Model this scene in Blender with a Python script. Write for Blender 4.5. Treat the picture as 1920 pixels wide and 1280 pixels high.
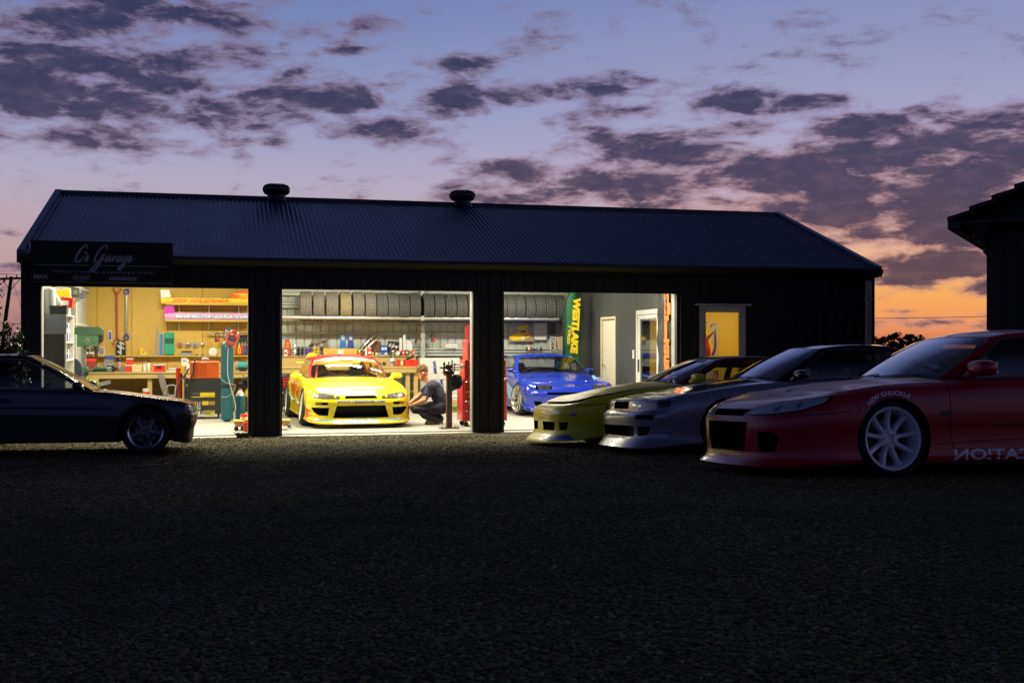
import bpy, bmesh, math, random
import numpy as np
from mathutils import Vector, Matrix
from mathutils.bvhtree import BVHTree
random.seed(7)
rng = np.random.default_rng(7)
PI = math.pi
SC = bpy.context.scene
COL = SC.collection
for o in list(bpy.data.objects):
	bpy.data.objects.remove(o, do_unlink=True)
# ------------------------------------------------------------------ camera
F = 2133.0                 # focal length in pixels of a 1920 px wide frame (40 mm lens)
CX, HY = 960.0, 650.0      # principal column, horizon row
CAMZ = 1.36
cam_d = bpy.data.cameras.new('camera')
cam_d.sensor_width = 36.0
cam_d.lens = F / 1920.0 * 36.0
cam_d.shift_y = (HY - 640.0) / 1920.0
cam_d.clip_start = 0.1
cam_d.clip_end = 3000.0
cam = bpy.data.objects.new('camera', cam_d)
cam.location = (0, 0, CAMZ)
cam.rotation_euler = (PI / 2, 0, 0)
COL.objects.link(cam)
SC.camera = cam
# ------------------------------------------------------------------ world: dusk sky
world = bpy.data.worlds.new('World')
SC.world = world
world.use_nodes = True
WT = world.node_tree
WT.nodes.clear()
class NT:
	"""small helper to write shader maths"""
	def __init__(self, tree):
		self.t = tree
	def node(self, typ, **kw):
		n = self.t.nodes.new(typ)
		for k, v in kw.items():
			setattr(n, k, v)
		return n
	def set(self, sock, v):
		if isinstance(v, bpy.types.NodeSocket):
			self.t.links.new(v, sock)
		else:
			sock.default_value = v
	def m(self, op, a, b=None, c=None, clamp=False):
		n = self.node('ShaderNodeMath', operation=op, use_clamp=clamp)
		self.set(n.inputs[0], a)
		if b is not None:
			self.set(n.inputs[1], b)
		if c is not None:
			self.set(n.inputs[2], c)
		return n.outputs[0]
	def xyz(self, x, y, z):
		n = self.node('ShaderNodeCombineXYZ')
		for i, v in enumerate((x, y, z)):
			self.set(n.inputs[i], v)
		return n.outputs[0]
	def sep(self, v):
		n = self.node('ShaderNodeSeparateXYZ')
		self.set(n.inputs[0], v)
		return n.outputs
	def noise(self, vec, scale, detail=2, rough=.5, dist=0, out=0):
		n = self.node('ShaderNodeTexNoise')
		if vec is not None:
			self.set(n.inputs['Vector'], vec)
		n.inputs['Scale'].default_value = scale
		n.inputs['Detail'].default_value = detail
		n.inputs['Roughness'].default_value = rough
		n.inputs['Distortion'].default_value = dist
		return n.outputs[out]
	def ramp(self, fac, stops, interp='LINEAR'):
		n = self.node('ShaderNodeValToRGB')
		n.color_ramp.interpolation = interp
		e = n.color_ramp.elements
		while len(e) < len(stops):
			e.new(0.5)
		for i, (p, c) in enumerate(stops):
			e[i].position = p
			e[i].color = tuple(c) + (1,) if len(c) == 3 else c
		self.set(n.inputs[0], fac)
		return n.outputs[0]
	def mix(self, fac, a, b, blend='MIX'):
		n = self.node('ShaderNodeMix', data_type='RGBA', blend_type=blend)
		self.set(n.inputs[0], fac)
		self.set(n.inputs[6], a)
		self.set(n.inputs[7], b)
		return n.outputs[2]
	def smooth(self, x, a, b):
		n = self.node('ShaderNodeMapRange', interpolation_type='SMOOTHSTEP')
		self.set(n.inputs[0], x)
		n.inputs[1].default_value = a
		n.inputs[2].default_value = b
		return n.outputs[0]
def lin(r, g, b, a=None):
	"""sRGB 0..255 to linear"""
	f = lambda v: (v / 255 / 12.92) if v <= 10.3 else ((v / 255 + .055) / 1.055) ** 2.4
	c = (f(r), f(g), f(b))
	return c if a is None else c + (a,)
def build_sky():
	N = NT(WT)
	tc = N.node('ShaderNodeTexCoord')
	d = N.sep(tc.outputs['Generated'])
	az = N.m('ARCTAN2', d[0], d[1])                 # 0 straight ahead, + to the west
	el = N.m('ARCSINE', d[2])
	# clear sky: twilight ramps by elevation, warm side and cool side
	e01 = N.m('MULTIPLY', N.m('MAXIMUM', el, 0.0), 1 / 1.5708)
	k = 1 / 90.0
	high = [(28 * k, lin(98, 110, 166)), (38 * k, lin(38, 44, 74)), (52 * k, lin(18, 21, 36)), (1, lin(11, 13, 22))]
	cool = N.ramp(e01, [(0, lin(158, 110, 106)), (2.2 * k, lin(188, 140, 134)), (4.5 * k, lin(192, 162, 164)),
						(8 * k, lin(178, 170, 192)), (11.5 * k, lin(150, 156, 197)), (16 * k, lin(118, 132, 184))] + high)
	warm = N.ramp(e01, [(0, lin(196, 112, 84)), (1.0 * k, lin(240, 150, 96)), (2.6 * k, lin(250, 176, 98)),
						(3.4 * k, lin(250, 186, 116)), (5.0 * k, lin(226, 178, 156)), (7.5 * k, lin(192, 174, 194)), (10.5 * k, lin(168, 166, 200)),
						(17 * k, lin(130, 140, 188))] + high)
	dark = N.ramp(e01, [(0, lin(38, 42, 64)), (5 * k, lin(60, 74, 122)), (15 * k, lin(60, 78, 132)), (27 * k, lin(30, 39, 72)),
						(42 * k, lin(14, 17, 30)), (1, lin(9, 11, 19))])
	sun_az = 0.36
	da = N.m('ABSOLUTE', N.m('SUBTRACT', az, sun_az))
	da = N.m('MINIMUM', da, N.m('SUBTRACT', 2 * PI, da))
	base = N.mix(N.smooth(da, 0.62, 0.06), cool, warm)
	base = N.mix(N.smooth(da, 1.0, 2.4), base, dark)
	# clouds: fractal noise, gathered where the photograph's banks lie
	v = N.xyz(N.m('MULTIPLY', az, 1.0), N.m('MULTIPLY', el, 2.3), 0.0)
	n1 = N.noise(v, 13.0, 9, .60, .35)
	v2 = N.xyz(N.m('ADD', az, 3.1), N.m('MULTIPLY', el, 3.2), 1.7)
	n2 = N.noise(v2, 34.0, 6, .62, .25)
	dens = N.m('ADD', N.m('MULTIPLY', N.m('SUBTRACT', n1, .5), 1.45), N.m('MULTIPLY', N.m('SUBTRACT', n2, .5), .72))
	blobs = [(120, 50, 230, 48, 0.46), (320, 30, 240, 34, 0.44), (180, 110, 300, 40, 0.46), (330, 140, 110, 42, 0.44), (120, 190, 230, 40, 0.54),
			 (330, 215, 190, 36, 0.48), (130, 255, 200, 24, 0.40), (430, 215, 110, 36, 0.34), (80, 130, 90, 20, -.05),
			 (470, 262, 70, 14, .30), (620, 185, 110, 22, .50), (650, 98, 44, 10, .36), (700, 245, 105, 24, .46), (740, 160, 70, 24, .34),
			 (850, 118, 62, 17, .44), (860, 190, 62, 26, .52), (960, 178, 80, 18, .44), (1150, 168, 90, 22, .50),
			 (1190, 206, 95, 17, .44), (1385, 192, 88, 24, .52), (1420, 238, 66, 16, .44), (1130, 262, 36, 14, .44),
			 (1500, 190, 90, 14, .40), (960, 322, 100, 20, .46), (1220, 285, 130, 34, .56), (1160, 350, 270, 36, .48),
			 (1480, 335, 170, 40, .58), (1590, 245, 110, 30, .50), (1700, 285, 150, 46, .62), (1860, 320, 150, 70, .62),
			 (1650, 385, 280, 44, .60), (1420, 390, 210, 32, .55), (1840, 430, 170, 44, .62), (1780, 492, 170, 30, .66),
			 (1720, 526, 100, 18, .52), (1640, 440, 120, 30, .52), (1860, 535, 110, 18, .5), (1640, 470, 80, 12, .26), (1750, 608, 180, 9, .32), (1690, 582, 30, 4, .3),
			 (30, 500, 80, 7, .33), (30, 545, 70, 10, .34), (40, 440, 70, 6, .26), (1060, 375, 170, 18, .4), (905, 375, 60, 16, .4)]
	acc = None
	for (px, py, rx, ry, amp) in blobs:
		a0, e0 = math.atan((px - CX) / F), math.atan((HY - py) / F * math.cos(math.atan((px - CX) / F)))
		x = N.m('MULTIPLY', N.m('SUBTRACT', az, a0), F / rx)
		y = N.m('MULTIPLY', N.m('SUBTRACT', el, e0), F / ry)
		r2 = N.m('ADD', N.m('MULTIPLY', x, x), N.m('MULTIPLY', y, y))
		g = N.m('MULTIPLY', N.m('EXPONENT', N.m('MULTIPLY', r2, -.6)), amp)
		acc = g if acc is None else N.m('SMOOTH_MAX', acc, g, .08)
	dens = N.m('ADD', dens, acc)
	dens = N.m('SUBTRACT', dens, N.m('MULTIPLY', N.smooth(el, .31, .46), .26))
	mask = N.smooth(dens, .06, .42)
	thick = N.smooth(dens, .14, .80)
	hi = N.smooth(el, .02, .26)
	edge = N.mix(hi, lin(214, 150, 128, 1), lin(128, 118, 152, 1))
	edge = N.mix(N.smooth(da, .05, .55), edge, lin(134, 112, 134, 1))
	core_low = lin(72, 58, 82, 1)
	core = N.mix(hi, core_low, lin(46, 48, 78, 1))
	cl = N.mix(N.smooth(thick, .0, .55), edge, core)
	mott = N.noise(v, 42.0, 5, .6, .2)
	cl = N.mix(N.m('MULTIPLY', N.smooth(mott, .40, .72), .42), cl, N.mix(hi, lin(124, 92, 98, 1), lin(88, 80, 106, 1)))
	sky = N.mix(N.m('MULTIPLY', mask, .93), base, cl)
	# below the horizon: dark land colour
	sky = N.mix(N.smooth(el, .0, -.01), sky, lin(30, 27, 30, 1))
	bg = N.node('ShaderNodeBackground')
	N.set(bg.inputs[0], sky)
	bg.inputs[1].default_value = 1.0
	out = N.node('ShaderNodeOutputWorld')
	WT.links.new(bg.outputs[0], out.inputs[0])
build_sky()
# the set sun: only a trace of warm light low in the west, behind the shed
sun_d = bpy.data.lights.new('sun', 'SUN')
sun_d.energy = 0.04
sun_d.angle = math.radians(12)
sun_d.color = (1.0, .62, .36)
sun = bpy.data.objects.new('sun', sun_d)
sv = Vector((math.sin(.36), math.cos(.36), math.tan(math.radians(2))))
sun.rotation_euler = sv.to_track_quat('Z', 'Y').to_euler()
sun.location = (20, 50, 20)
COL.objects.link(sun)
SC.render.engine = 'CYCLES'
SC.view_settings.view_transform = 'Standard'
SC.view_settings.look = 'None'
SC.view_settings.exposure = 0.0
SC.view_settings.gamma = 1.0
SC.view_settings.use_curve_mapping = False
SC.cycles.use_denoising = True
SC.cycles.max_bounces = 8
SC.cycles.diffuse_bounces = 4
SC.cycles.glossy_bounces = 4
SC.cycles.transparent_max_bounces = 16
SC.cycles.sample_clamp_indirect = 6.0
SC.cycles.caustics_reflective = False
SC.cycles.caustics_refractive = False
# ------------------------------------------------------------------ materials
MATS = {}
def M(name, col=(.5, .5, .5), rough=.5, metal=0.0, var=.12, scale=18.0, bump=0.0, coat=0.0, emit=0.0, spec=.5, stretch=None, bscale=None, dirt=0.0):
	"""procedural Principled material: colour with fine noise variation, uneven roughness, optional bump and dirt"""
	if name in MATS:
		return MATS[name]
	m = bpy.data.materials.new(name)
	m.use_nodes = True
	t = m.node_tree
	N = NT(t)
	b = t.nodes['Principled BSDF']
	tc = N.node('ShaderNodeTexCoord')
	vec = tc.outputs['Object']
	if stretch:
		mp = N.node('ShaderNodeMapping')
		N.set(mp.inputs[0], vec)
		mp.inputs['Scale'].default_value = stretch
		vec = mp.outputs[0]
	nz = N.noise(vec, scale, 5, .6)
	c0 = tuple(max(0, c * (1 - var)) for c in col[:3])
	c1 = tuple(min(1, c * (1 + var)) for c in col[:3])
	cc = N.ramp(nz, [(.25, c0), (.75, c1)])
	if dirt:
		dn = N.noise(vec, scale * .23, 6, .65)
		cc = N.mix(N.m('MULTIPLY', N.smooth(dn, .52, .72), dirt), cc, tuple(c * .35 for c in col[:3]) + (1,))
	N.set(b.inputs['Base Color'], cc)
	rr = N.m('ADD', N.m('MULTIPLY', N.m('SUBTRACT', nz, .5), .18), rough, clamp=True)
	N.set(b.inputs['Roughness'], rr)
	b.inputs['Metallic'].default_value = metal
	b.inputs['Specular IOR Level'].default_value = spec
	b.inputs['Coat Weight'].default_value = coat
	b.inputs['Coat Roughness'].default_value = .04
	if bump:
		bn = N.node('ShaderNodeBump')
		bn.inputs['Strength'].default_value = bump
		bn.inputs['Distance'].default_value = .01
		N.set(bn.inputs['Height'], N.noise(vec, bscale or scale * 4, 5, .6))
		N.set(b.inputs['Normal'], bn.outputs[0])
	if emit:
		N.set(b.inputs['Emission Color'], cc)
		b.inputs['Emission Strength'].default_value = emit
	MATS[name] = m
	return m
def glass_mat(name, tint=(1, 1, 1), refl=.0, rough=.01):
	"""thin pane: see-through with fresnel reflection"""
	if name in MATS:
		return MATS[name]
	m = bpy.data.materials.new(name)
	m.use_nodes = True
	t = m.node_tree
	t.nodes.clear()
	N = NT(t)
	tr = N.node('ShaderNodeBsdfTransparent')
	tr.inputs[0].default_value = tint + (1,)
	gl = N.node('ShaderNodeBsdfGlossy')
	gl.inputs['Roughness'].default_value = rough
	ge = N.node('ShaderNodeNewGeometry')
	dp = N.node('ShaderNodeVectorMath', operation='DOT_PRODUCT')
	N.set(dp.inputs[0], ge.outputs['Normal'])
	N.set(dp.inputs[1], ge.outputs['Incoming'])
	cs = N.m('SUBTRACT', 1.0, N.m('ABSOLUTE', dp.outputs['Value']), clamp=True)
	fac = N.m('ADD', N.m('MULTIPLY', N.m('POWER', cs, 4.2), 1.1), .045 + refl, clamp=True)
	mx = N.node('ShaderNodeMixShader')
	N.set(mx.inputs[0], fac)
	t.links.new(tr.outputs[0], mx.inputs[1])
	t.links.new(gl.outputs[0], mx.inputs[2])
	out = N.node('ShaderNodeOutputMaterial')
	t.links.new(mx.outputs[0], out.inputs[0])
	MATS[name] = m
	return m
# ------------------------------------------------------------------ mesh builder
class MB:
	def __init__(self):
		self.v, self.f, self.mi = [], [], []
	def add(self, vs, fs, mi=0, mat=None):
		o = len(self.v)
		if mat is not None:
			vs = [tuple(mat @ Vector(p)) for p in vs]
		self.v += [tuple(p) for p in vs]
		self.f += [tuple(o + i for i in f) for f in fs]
		self.mi += [mi] * len(fs)
		return self
	def box(self, x0, x1, y0, y1, z0, z1, mi=0, bev=0.0, mat=None):
		if x1 < x0: x0, x1 = x1, x0
		if y1 < y0: y0, y1 = y1, y0
		if z1 < z0: z0, z1 = z1, z0
		b = min(bev, .45 * min(x1 - x0, y1 - y0, z1 - z0))
		if b <= 0:
			vs = [(x0, y0, z0), (x1, y0, z0), (x1, y1, z0), (x0, y1, z0), (x0, y0, z1), (x1, y0, z1), (x1, y1, z1), (x0, y1, z1)]
			fs = [(3, 2, 1, 0), (4, 5, 6, 7), (0, 1, 5, 4), (1, 2, 6, 5), (2, 3, 7, 6), (3, 0, 4, 7)]
			return self.add(vs, fs, mi, mat)
		vs, idx = [], {}
		X, Y, Z = (x0, x1), (y0, y1), (z0, z1)
		for i in (0, 1):
			for j in (0, 1):
				for k in (0, 1):
					sx, sy, sz = (1, -1)[i], (1, -1)[j], (1, -1)[k]
					for a in range(3):
						p = [X[i] + sx * b, Y[j] + sy * b, Z[k] + sz * b]
						p[a] = (X[i], Y[j], Z[k])[a]
						idx[(i, j, k, a)] = len(vs)
						vs.append(tuple(p))
		fs = []
		g = lambda i, j, k, a: idx[(i, j, k, a)]
		for i in (0, 1):
			q = [g(i, 0, 0, 0), g(i, 1, 0, 0), g(i, 1, 1, 0), g(i, 0, 1, 0)]
			fs.append(q if i else q[::-1])
			q = [g(0, i, 0, 1), g(0, i, 1, 1), g(1, i, 1, 1), g(1, i, 0, 1)]
			fs.append(q if i else q[::-1])
			q = [g(0, 0, i, 2), g(1, 0, i, 2), g(1, 1, i, 2), g(0, 1, i, 2)]
			fs.append(q if i else q[::-1])
		for i in (0, 1):
			for j in (0, 1):
				q = [g(i, j, 0, 0), g(i, j, 0, 1), g(i, j, 1, 1), g(i, j, 1, 0)]
				fs.append(q if (i + j) % 2 == 0 else q[::-1])
				q = [g(i, 0, j, 0), g(i, 0, j, 2), g(i, 1, j, 2), g(i, 1, j, 0)]
				fs.append(q[::-1] if (i + j) % 2 == 0 else q)
				q = [g(0, i, j, 1), g(0, i, j, 2), g(1, i, j, 2), g(1, i, j, 1)]
				fs.append(q if (i + j) % 2 == 0 else q[::-1])
		for i in (0, 1):
			for j in (0, 1):
				for k in (0, 1):
					q = [g(i, j, k, 0), g(i, j, k, 1), g(i, j, k, 2)]
					fs.append(q if (i + j + k) % 2 else q[::-1])
		return self.add(vs, fs, mi, mat)
	def tube(self, pts, r, seg=8, mi=0, cap=True, closed=False, mat=None):
		pts = [Vector(p) for p in pts]
		n = len(pts)
		rs = r if isinstance(r, (list, tuple)) else [r] * n
		vs, fs = [], []
		prev = None
		for i, p in enumerate(pts):
			if closed:
				t = pts[(i + 1) % n] - pts[i - 1]
			else:
				t = pts[min(i + 1, n - 1)] - pts[max(i - 1, 0)]
			t.normalize()
			if prev is None:
				u = t.orthogonal().normalized()
			else:
				u = (prev - t * prev.dot(t))
				u = u.normalized() if u.length > 1e-6 else t.orthogonal().normalized()
			prev = u
			w = t.cross(u)
			for j in range(seg):
				a = 2 * PI * j / seg
				vs.append(p + (u * math.cos(a) + w * math.sin(a)) * rs[i])
		m = n if closed else n - 1
		for i in range(m):
			for j in range(seg):
				a, b = i * seg + j, i * seg + (j + 1) % seg
				c, d = ((i + 1) % n) * seg + (j + 1) % seg, ((i + 1) % n) * seg + j
				fs.append((a, b, c, d))
		if cap and not closed:
			fs.append(tuple(range(seg))[::-1])
			fs.append(tuple((n - 1) * seg + j for j in range(seg)))
		return self.add(vs, fs, mi, mat)
	def cyl(self, p0, p1, r, seg=16, mi=0, r2=None, mat=None):
		return self.tube([p0, p1], [r, r if r2 is None else r2], seg, mi, mat=mat)
	def lathe(self, prof, seg=24, mi=0, axis='Z', o=(0, 0, 0), mat=None, capped=True):
		"""prof: (r, h) pairs along the axis"""
		vs, fs = [], []
		n = len(prof)
		for (r, h) in prof:
			for j in range(seg):
				a = 2 * PI * j / seg
				c, s = r * math.cos(a), r * math.sin(a)
				p = {'Z': (c, s, h), 'Y': (c, h, -s), 'X': (h, c, s)}[axis]
				vs.append((p[0] + o[0], p[1] + o[1], p[2] + o[2]))
		for i in range(n - 1):
			for j in range(seg):
				fs.append((i * seg + j, i * seg + (j + 1) % seg, (i + 1) * seg + (j + 1) % seg, (i + 1) * seg + j))
		if capped:
			if prof[0][0] > 1e-5:
				fs.append(tuple(range(seg))[::-1])
			if prof[-1][0] > 1e-5:
				fs.append(tuple((n - 1) * seg + j for j in range(seg)))
		return self.add(vs, fs, mi, mat)
	def prism(self, poly, h0, h1, plane='xz', mi=0, mat=None):
		"""extrude a 2-D polygon: plane 'xz' along y, 'xy' along z, 'yz' along x"""
		def P(a, b, h):
			return {'xz': (a, h, b), 'xy': (a, b, h), 'yz': (h, a, b)}[plane]
		n = len(poly)
		area = sum(poly[i][0] * poly[(i + 1) % n][1] - poly[(i + 1) % n][0] * poly[i][1] for i in range(n))
		if (area < 0):
			poly = poly[::-1]
		vs = [P(a, b, h0) for a, b in poly] + [P(a, b, h1) for a, b in poly]
		flip = (plane == 'xz') != (h1 < h0)
		fs = [tuple(range(n))[::-1], tuple(range(n, 2 * n))] + [(i, (i + 1) % n, n + (i + 1) % n, n + i) for i in range(n)]
		if flip:
			fs = [f[::-1] for f in fs]
		return self.add(vs, fs, mi, mat)
	def ell(self, c, r, seg=16, rings=10, mi=0, pw=1.0, mat=None):
		"""(super)ellipsoid"""
		vs, fs = [], []
		sp = lambda v: math.copysign(abs(v) ** pw, v)
		for i in range(rings + 1):
			th = PI * i / rings
			for j in range(seg):
				ph = 2 * PI * j / seg
				vs.append((c[0] + r[0] * sp(math.sin(th)) * sp(math.cos(ph)), c[1] + r[1] * sp(math.sin(th)) * sp(math.sin(ph)), c[2] + r[2] * sp(math.cos(th))))
		for i in range(rings):
			for j in range(seg):
				fs.append((i * seg + j, (i + 1) * seg + j, (i + 1) * seg + (j + 1) % seg, i * seg + (j + 1) % seg))
		return self.add(vs, fs, mi, mat)
	def quad(self, a, b, c, d, mi=0, mat=None):
		return self.add([a, b, c, d], [(0, 1, 2, 3)], mi, mat)
	def mesh(self, me, mi=None, mat=None):
		vs = [v.co.copy() for v in me.vertices]
		o = len(self.v)
		self.v += [tuple(mat @ p) if mat is not None else tuple(p) for p in vs]
		for p in me.polygons:
			self.f.append(tuple(o + i for i in p.vertices))
			self.mi.append(p.material_index if mi is None else mi)
		return self
	def data(self, name, mats, smooth=None):
		me = bpy.data.meshes.new(name)
		me.from_pydata(self.v, [], self.f)
		for m in (mats if isinstance(mats, (list, tuple)) else [mats]):
			me.materials.append(m)
		me.polygons.foreach_set('material_index', self.mi)
		if smooth is not None:
			me.polygons.foreach_set('use_smooth', [True] * len(me.polygons))
			me.set_sharp_from_angle(angle=math.radians(smooth))
		me.update()
		return me
	def build(self, name, mats, parent=None, smooth=None, loc=None, rot=None):
		return obj(name, self.data(name, mats, smooth), parent, loc, rot)
def obj(name, data, parent=None, loc=None, rot=None):
	o = bpy.data.objects.new(name, data)
	COL.objects.link(o)
	if parent is not None:
		o.parent = parent
	if loc is not None:
		o.location = loc
	if rot is not None:
		o.rotation_euler = rot
	return o
def tag(o, label, cat=None, group=None, kind=None):
	if label: o['label'] = label
	if cat: o['category'] = cat
	if group: o['group'] = group
	if kind: o['kind'] = kind
	return o
def copy_tree(o, parent=None):
	c = o.copy()
	COL.objects.link(c)
	if parent is not None:
		c.parent = parent
	for ch in list(o.children):
		copy_tree(ch, c)
	return c
def text_data(body, size=.1, shear=0.0, bold=0.0, extrude=0.0, space=1.0, width=None, align='CENTER', mat=None, res=3):
	"""flat lettering mesh in the XY plane, centred; width scales it to a total width"""
	cu = bpy.data.curves.new('lettering', 'FONT')
	cu.body = body
	cu.size = size
	cu.shear = shear
	cu.offset = bold
	cu.extrude = extrude
	cu.space_character = space
	cu.align_x = align
	cu.align_y = 'CENTER'
	cu.resolution_u = res
	o = bpy.data.objects.new('lettering', cu)
	me = bpy.data.meshes.new_from_object(o)
	bpy.data.objects.remove(o)
	bpy.data.curves.remove(cu)
	if len(me.vertices):
		co = np.empty(len(me.vertices) * 3)
		me.vertices.foreach_get('co', co)
		co = co.reshape(-1, 3)
		mid = (co.max(0) + co.min(0)) / 2
		if align == 'CENTER':
			co[:, :2] -= mid[:2]
		if width:
			co[:, 0] *= width / max(1e-6, co[:, 0].max() - co[:, 0].min())
		me.vertices.foreach_set('co', co.ravel())
	me.materials.clear()
	if mat is not None:
		me.materials.append(mat)
	return me
def fit_text(me, w, h):
	co = np.empty(len(me.vertices) * 3)
	me.vertices.foreach_get('co', co)
	co = co.reshape(-1, 3)
	d = co.max(0) - co.min(0)
	co[:, 0] = (co[:, 0] - (co[:, 0].max() + co[:, 0].min()) / 2) * (w / d[0])
	co[:, 1] = (co[:, 1] - (co[:, 1].max() + co[:, 1].min()) / 2) * (h / d[1])
	me.vertices.foreach_set('co', co.ravel())
	return me
def pchip(pts):
	"""monotone cubic through (x, y) points"""
	pts = sorted(pts)
	x = np.array([p[0] for p in pts], float)
	y = np.array([p[1] for p in pts], float)
	h = np.diff(x)
	s = np.diff(y) / h
	n = len(x)
	d = np.zeros(n)
	if n > 2:
		for i in range(1, n - 1):
			if s[i - 1] * s[i] > 0:
				w1, w2 = 2 * h[i] + h[i - 1], h[i] + 2 * h[i - 1]
				d[i] = (w1 + w2) / (w1 / s[i - 1] + w2 / s[i])
	d[0], d[-1] = s[0], s[-1]
	def f(t):
		t = np.clip(np.asarray(t, float), x[0], x[-1])
		i = np.clip(np.searchsorted(x, t) - 1, 0, n - 2)
		u = (t - x[i]) / h[i]
		r = (y[i] * (1 + 2 * u) * (1 - u) ** 2 + d[i] * h[i] * u * (1 - u) ** 2 + y[i + 1] * u * u * (3 - 2 * u) + d[i + 1] * h[i] * u * u * (u - 1))
		return float(r) if r.ndim == 0 else r
	return f
def catmull(pts, n):
	"""resample a polyline of tuples with a centripetal-ish Catmull-Rom, n samples"""
	P = np.array(pts, float)
	k = len(P)
	out = []
	seglen = np.linalg.norm(np.diff(P, axis=0), axis=1)
	cum = np.concatenate([[0], np.cumsum(seglen + 1e-9)])
	for t in np.linspace(0, cum[-1], n):
		i = min(max(int(np.searchsorted(cum, t) - 1), 0), k - 2)
		u = (t - cum[i]) / (cum[i + 1] - cum[i])
		p0, p1, p2, p3 = P[max(i - 1, 0)], P[i], P[i + 1], P[min(i + 2, k - 1)]
		m1 = (p2 - p0) * .5 * .8
		m2 = (p3 - p1) * .5 * .8
		out.append(p1 * (2 * u ** 3 - 3 * u * u + 1) + m1 * (u ** 3 - 2 * u * u + u) + p2 * (-2 * u ** 3 + 3 * u * u) + m2 * (u ** 3 - u * u))
	return np.array(out)
# ------------------------------------------------------------------ the shed's own axes: s along its front, d into it
TH = math.atan(F / 8540.0)
CT, ST = math.cos(TH), math.sin(TH)
SCL0 = 169.0 / CAMZ
OX, OY = (497 - CX) / SCL0, F / SCL0
def W(s, d, z=0.0):
	return Vector((OX + s * CT - d * ST, OY + s * ST + d * CT, z))
def px_plane(x, y, d):
	"""where the line of sight of a picture point meets the plane at depth d of the shed: (s, z)"""
	rx = (x - CX) / F
	no = -ST * OX + CT * OY
	Y = (d + no) / (CT - ST * rx)
	s = (Y * rx - OX) * CT + (Y - OY) * ST
	return s, CAMZ + Y * (HY - y) / F
def S(x, d):
	return px_plane(x, 650, d)[0]
def Zat(x, y, d):
	return px_plane(x, y, d)[1]
def px_floor(x, y, z=0.02):
	Y = (CAMZ - z) * F / (y - HY)
	X = Y * (x - CX) / F
	return (X - OX) * CT + (Y - OY) * ST, -(X - OX) * ST + (Y - OY) * CT
def scale_at(s, d):
	return F / W(s, d).y
def thing(name, label, cat, s, d, z=0.0, rot=0.0, group=None):
	o = bpy.data.objects.new(name, None)
	o.empty_display_size = .1
	COL.objects.link(o)
	o.location = W(s, d, z)
	o.rotation_euler = (0, 0, TH + rot)
	return tag(o, label, cat, group)
def wthing(name, label, cat, loc, rz=0.0, group=None):
	o = bpy.data.objects.new(name, None)
	o.empty_display_size = .1
	COL.objects.link(o)
	o.location = loc
	o.rotation_euler = (0, 0, rz)
	return tag(o, label, cat, group)
def ground_z(x, y):
	k = .55 + .45 * min(1, max(0, (x + 4) / 5.0))
	t = max(0.0, 16.9 - max(y, 6.5))
	t = t * t / (t + .4) if t > 0 else 0
	return .045 * t * k
# ------------------------------------------------------------------ shared materials
m_black = M('black_cladding', (.008, .008, .009), .62, var=.3, scale=3, dirt=.3)
m_blackside = M('near_black_trim', (.01, .01, .011), .5, var=.2)
m_roof = M('blue_grey_roof_steel', (.095, .115, .17), .40, metal=.35, var=.10, scale=2.2, dirt=.25)
m_ridge = M('dark_ridge_steel', (.03, .035, .05), .45, metal=.3)
m_gutter = M('dark_gutter_paint', (.015, .014, .012), .4)
m_galv = M('galvanised_steel', (.5, .52, .5), .38, metal=.55, var=.1, scale=9)
m_steelin = M('pale_wall_steel', (.46, .49, .46), .5, metal=.1, var=.06, scale=5)
m_board = M('particle_board', (.52, .335, .065), .7, var=.10, scale=34, dirt=.06, bump=.06)
m_pine = M('pine_timber', (.50, .36, .13), .6, var=.16, scale=12, stretch=(.6, 6, 6), bump=.05)
m_ply = M('worn_plywood', (.46, .33, .13), .62, var=.18, scale=9, stretch=(1, 4, 8), dirt=.25)
m_conc = M('concrete_slab', (.31, .305, .265), .6, var=.12, scale=2.4, dirt=.35, bump=.03)
m_darkwall = M('charcoal_lining', (.052, .058, .058), .5, var=.16, scale=6, stretch=(1, 1, .2))
m_white = M('white_paint', (.66, .66, .64), .4, var=.04)
m_cream = M('cream_paint', (.64, .62, .50), .45, var=.05)
m_yellowwall = M('yellow_office_wall', (.80, .50, .02), .6, var=.03)
m_dark = M('dark_plastic', (.02, .02, .022), .45)
m_rubber = M('black_rubber', (.024, .024, .026), .75, var=.25, bump=.05)
m_red = M('red_enamel', (.52, .022, .02), .3, coat=.5)
m_redp = M('red_plastic', (.72, .035, .02), .4)
m_orange = M('orange_enamel', (.78, .13, .02), .38, dirt=.15)
m_blue = M('blue_paint', (.03, .10, .42), .35)
m_yellow = M('yellow_paint', (.80, .58, .02), .4)
m_green = M('machine_green', (.05, .115, .06), .42, dirt=.2)
m_teal = M('teal_cylinder_paint', (.01, .105, .14), .38, var=.12, dirt=.2)
m_chrome = M('bright_metal', (.75, .75, .74), .16, metal=1.0, var=.05)
m_steel = M('plain_steel', (.38, .38, .37), .35, metal=.9, var=.15)
m_rust = M('rusty_steel', (.20, .10, .055), .65, metal=.4, var=.3)
m_brownsteel = M('brown_steel_post', (.10, .055, .045), .45, metal=.3, var=.2)
m_card = M('cardboard', (.52, .36, .16), .8, var=.08)
m_paper = M('white_paper', (.66, .66, .63), .7, var=.04)
m_ink = M('blue_ink', (.02, .04, .35), .5)
m_blackink = M('black_ink', (.012, .012, .012), .5)
m_grey = M('grey_plastic', (.25, .25, .26), .5)
m_dkblue = M('navy_plastic', (.03, .04, .07), .5)
m_pane = glass_mat('window_glass')
m_panedoor = glass_mat('door_glass', (.8, .82, .8), .10)
m_leaf = M('dark_leaf', (.035, .06, .02), .5, var=.5, scale=3)
m_leaf2 = M('grass_blade', (.05, .10, .02), .6, var=.4)
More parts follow.
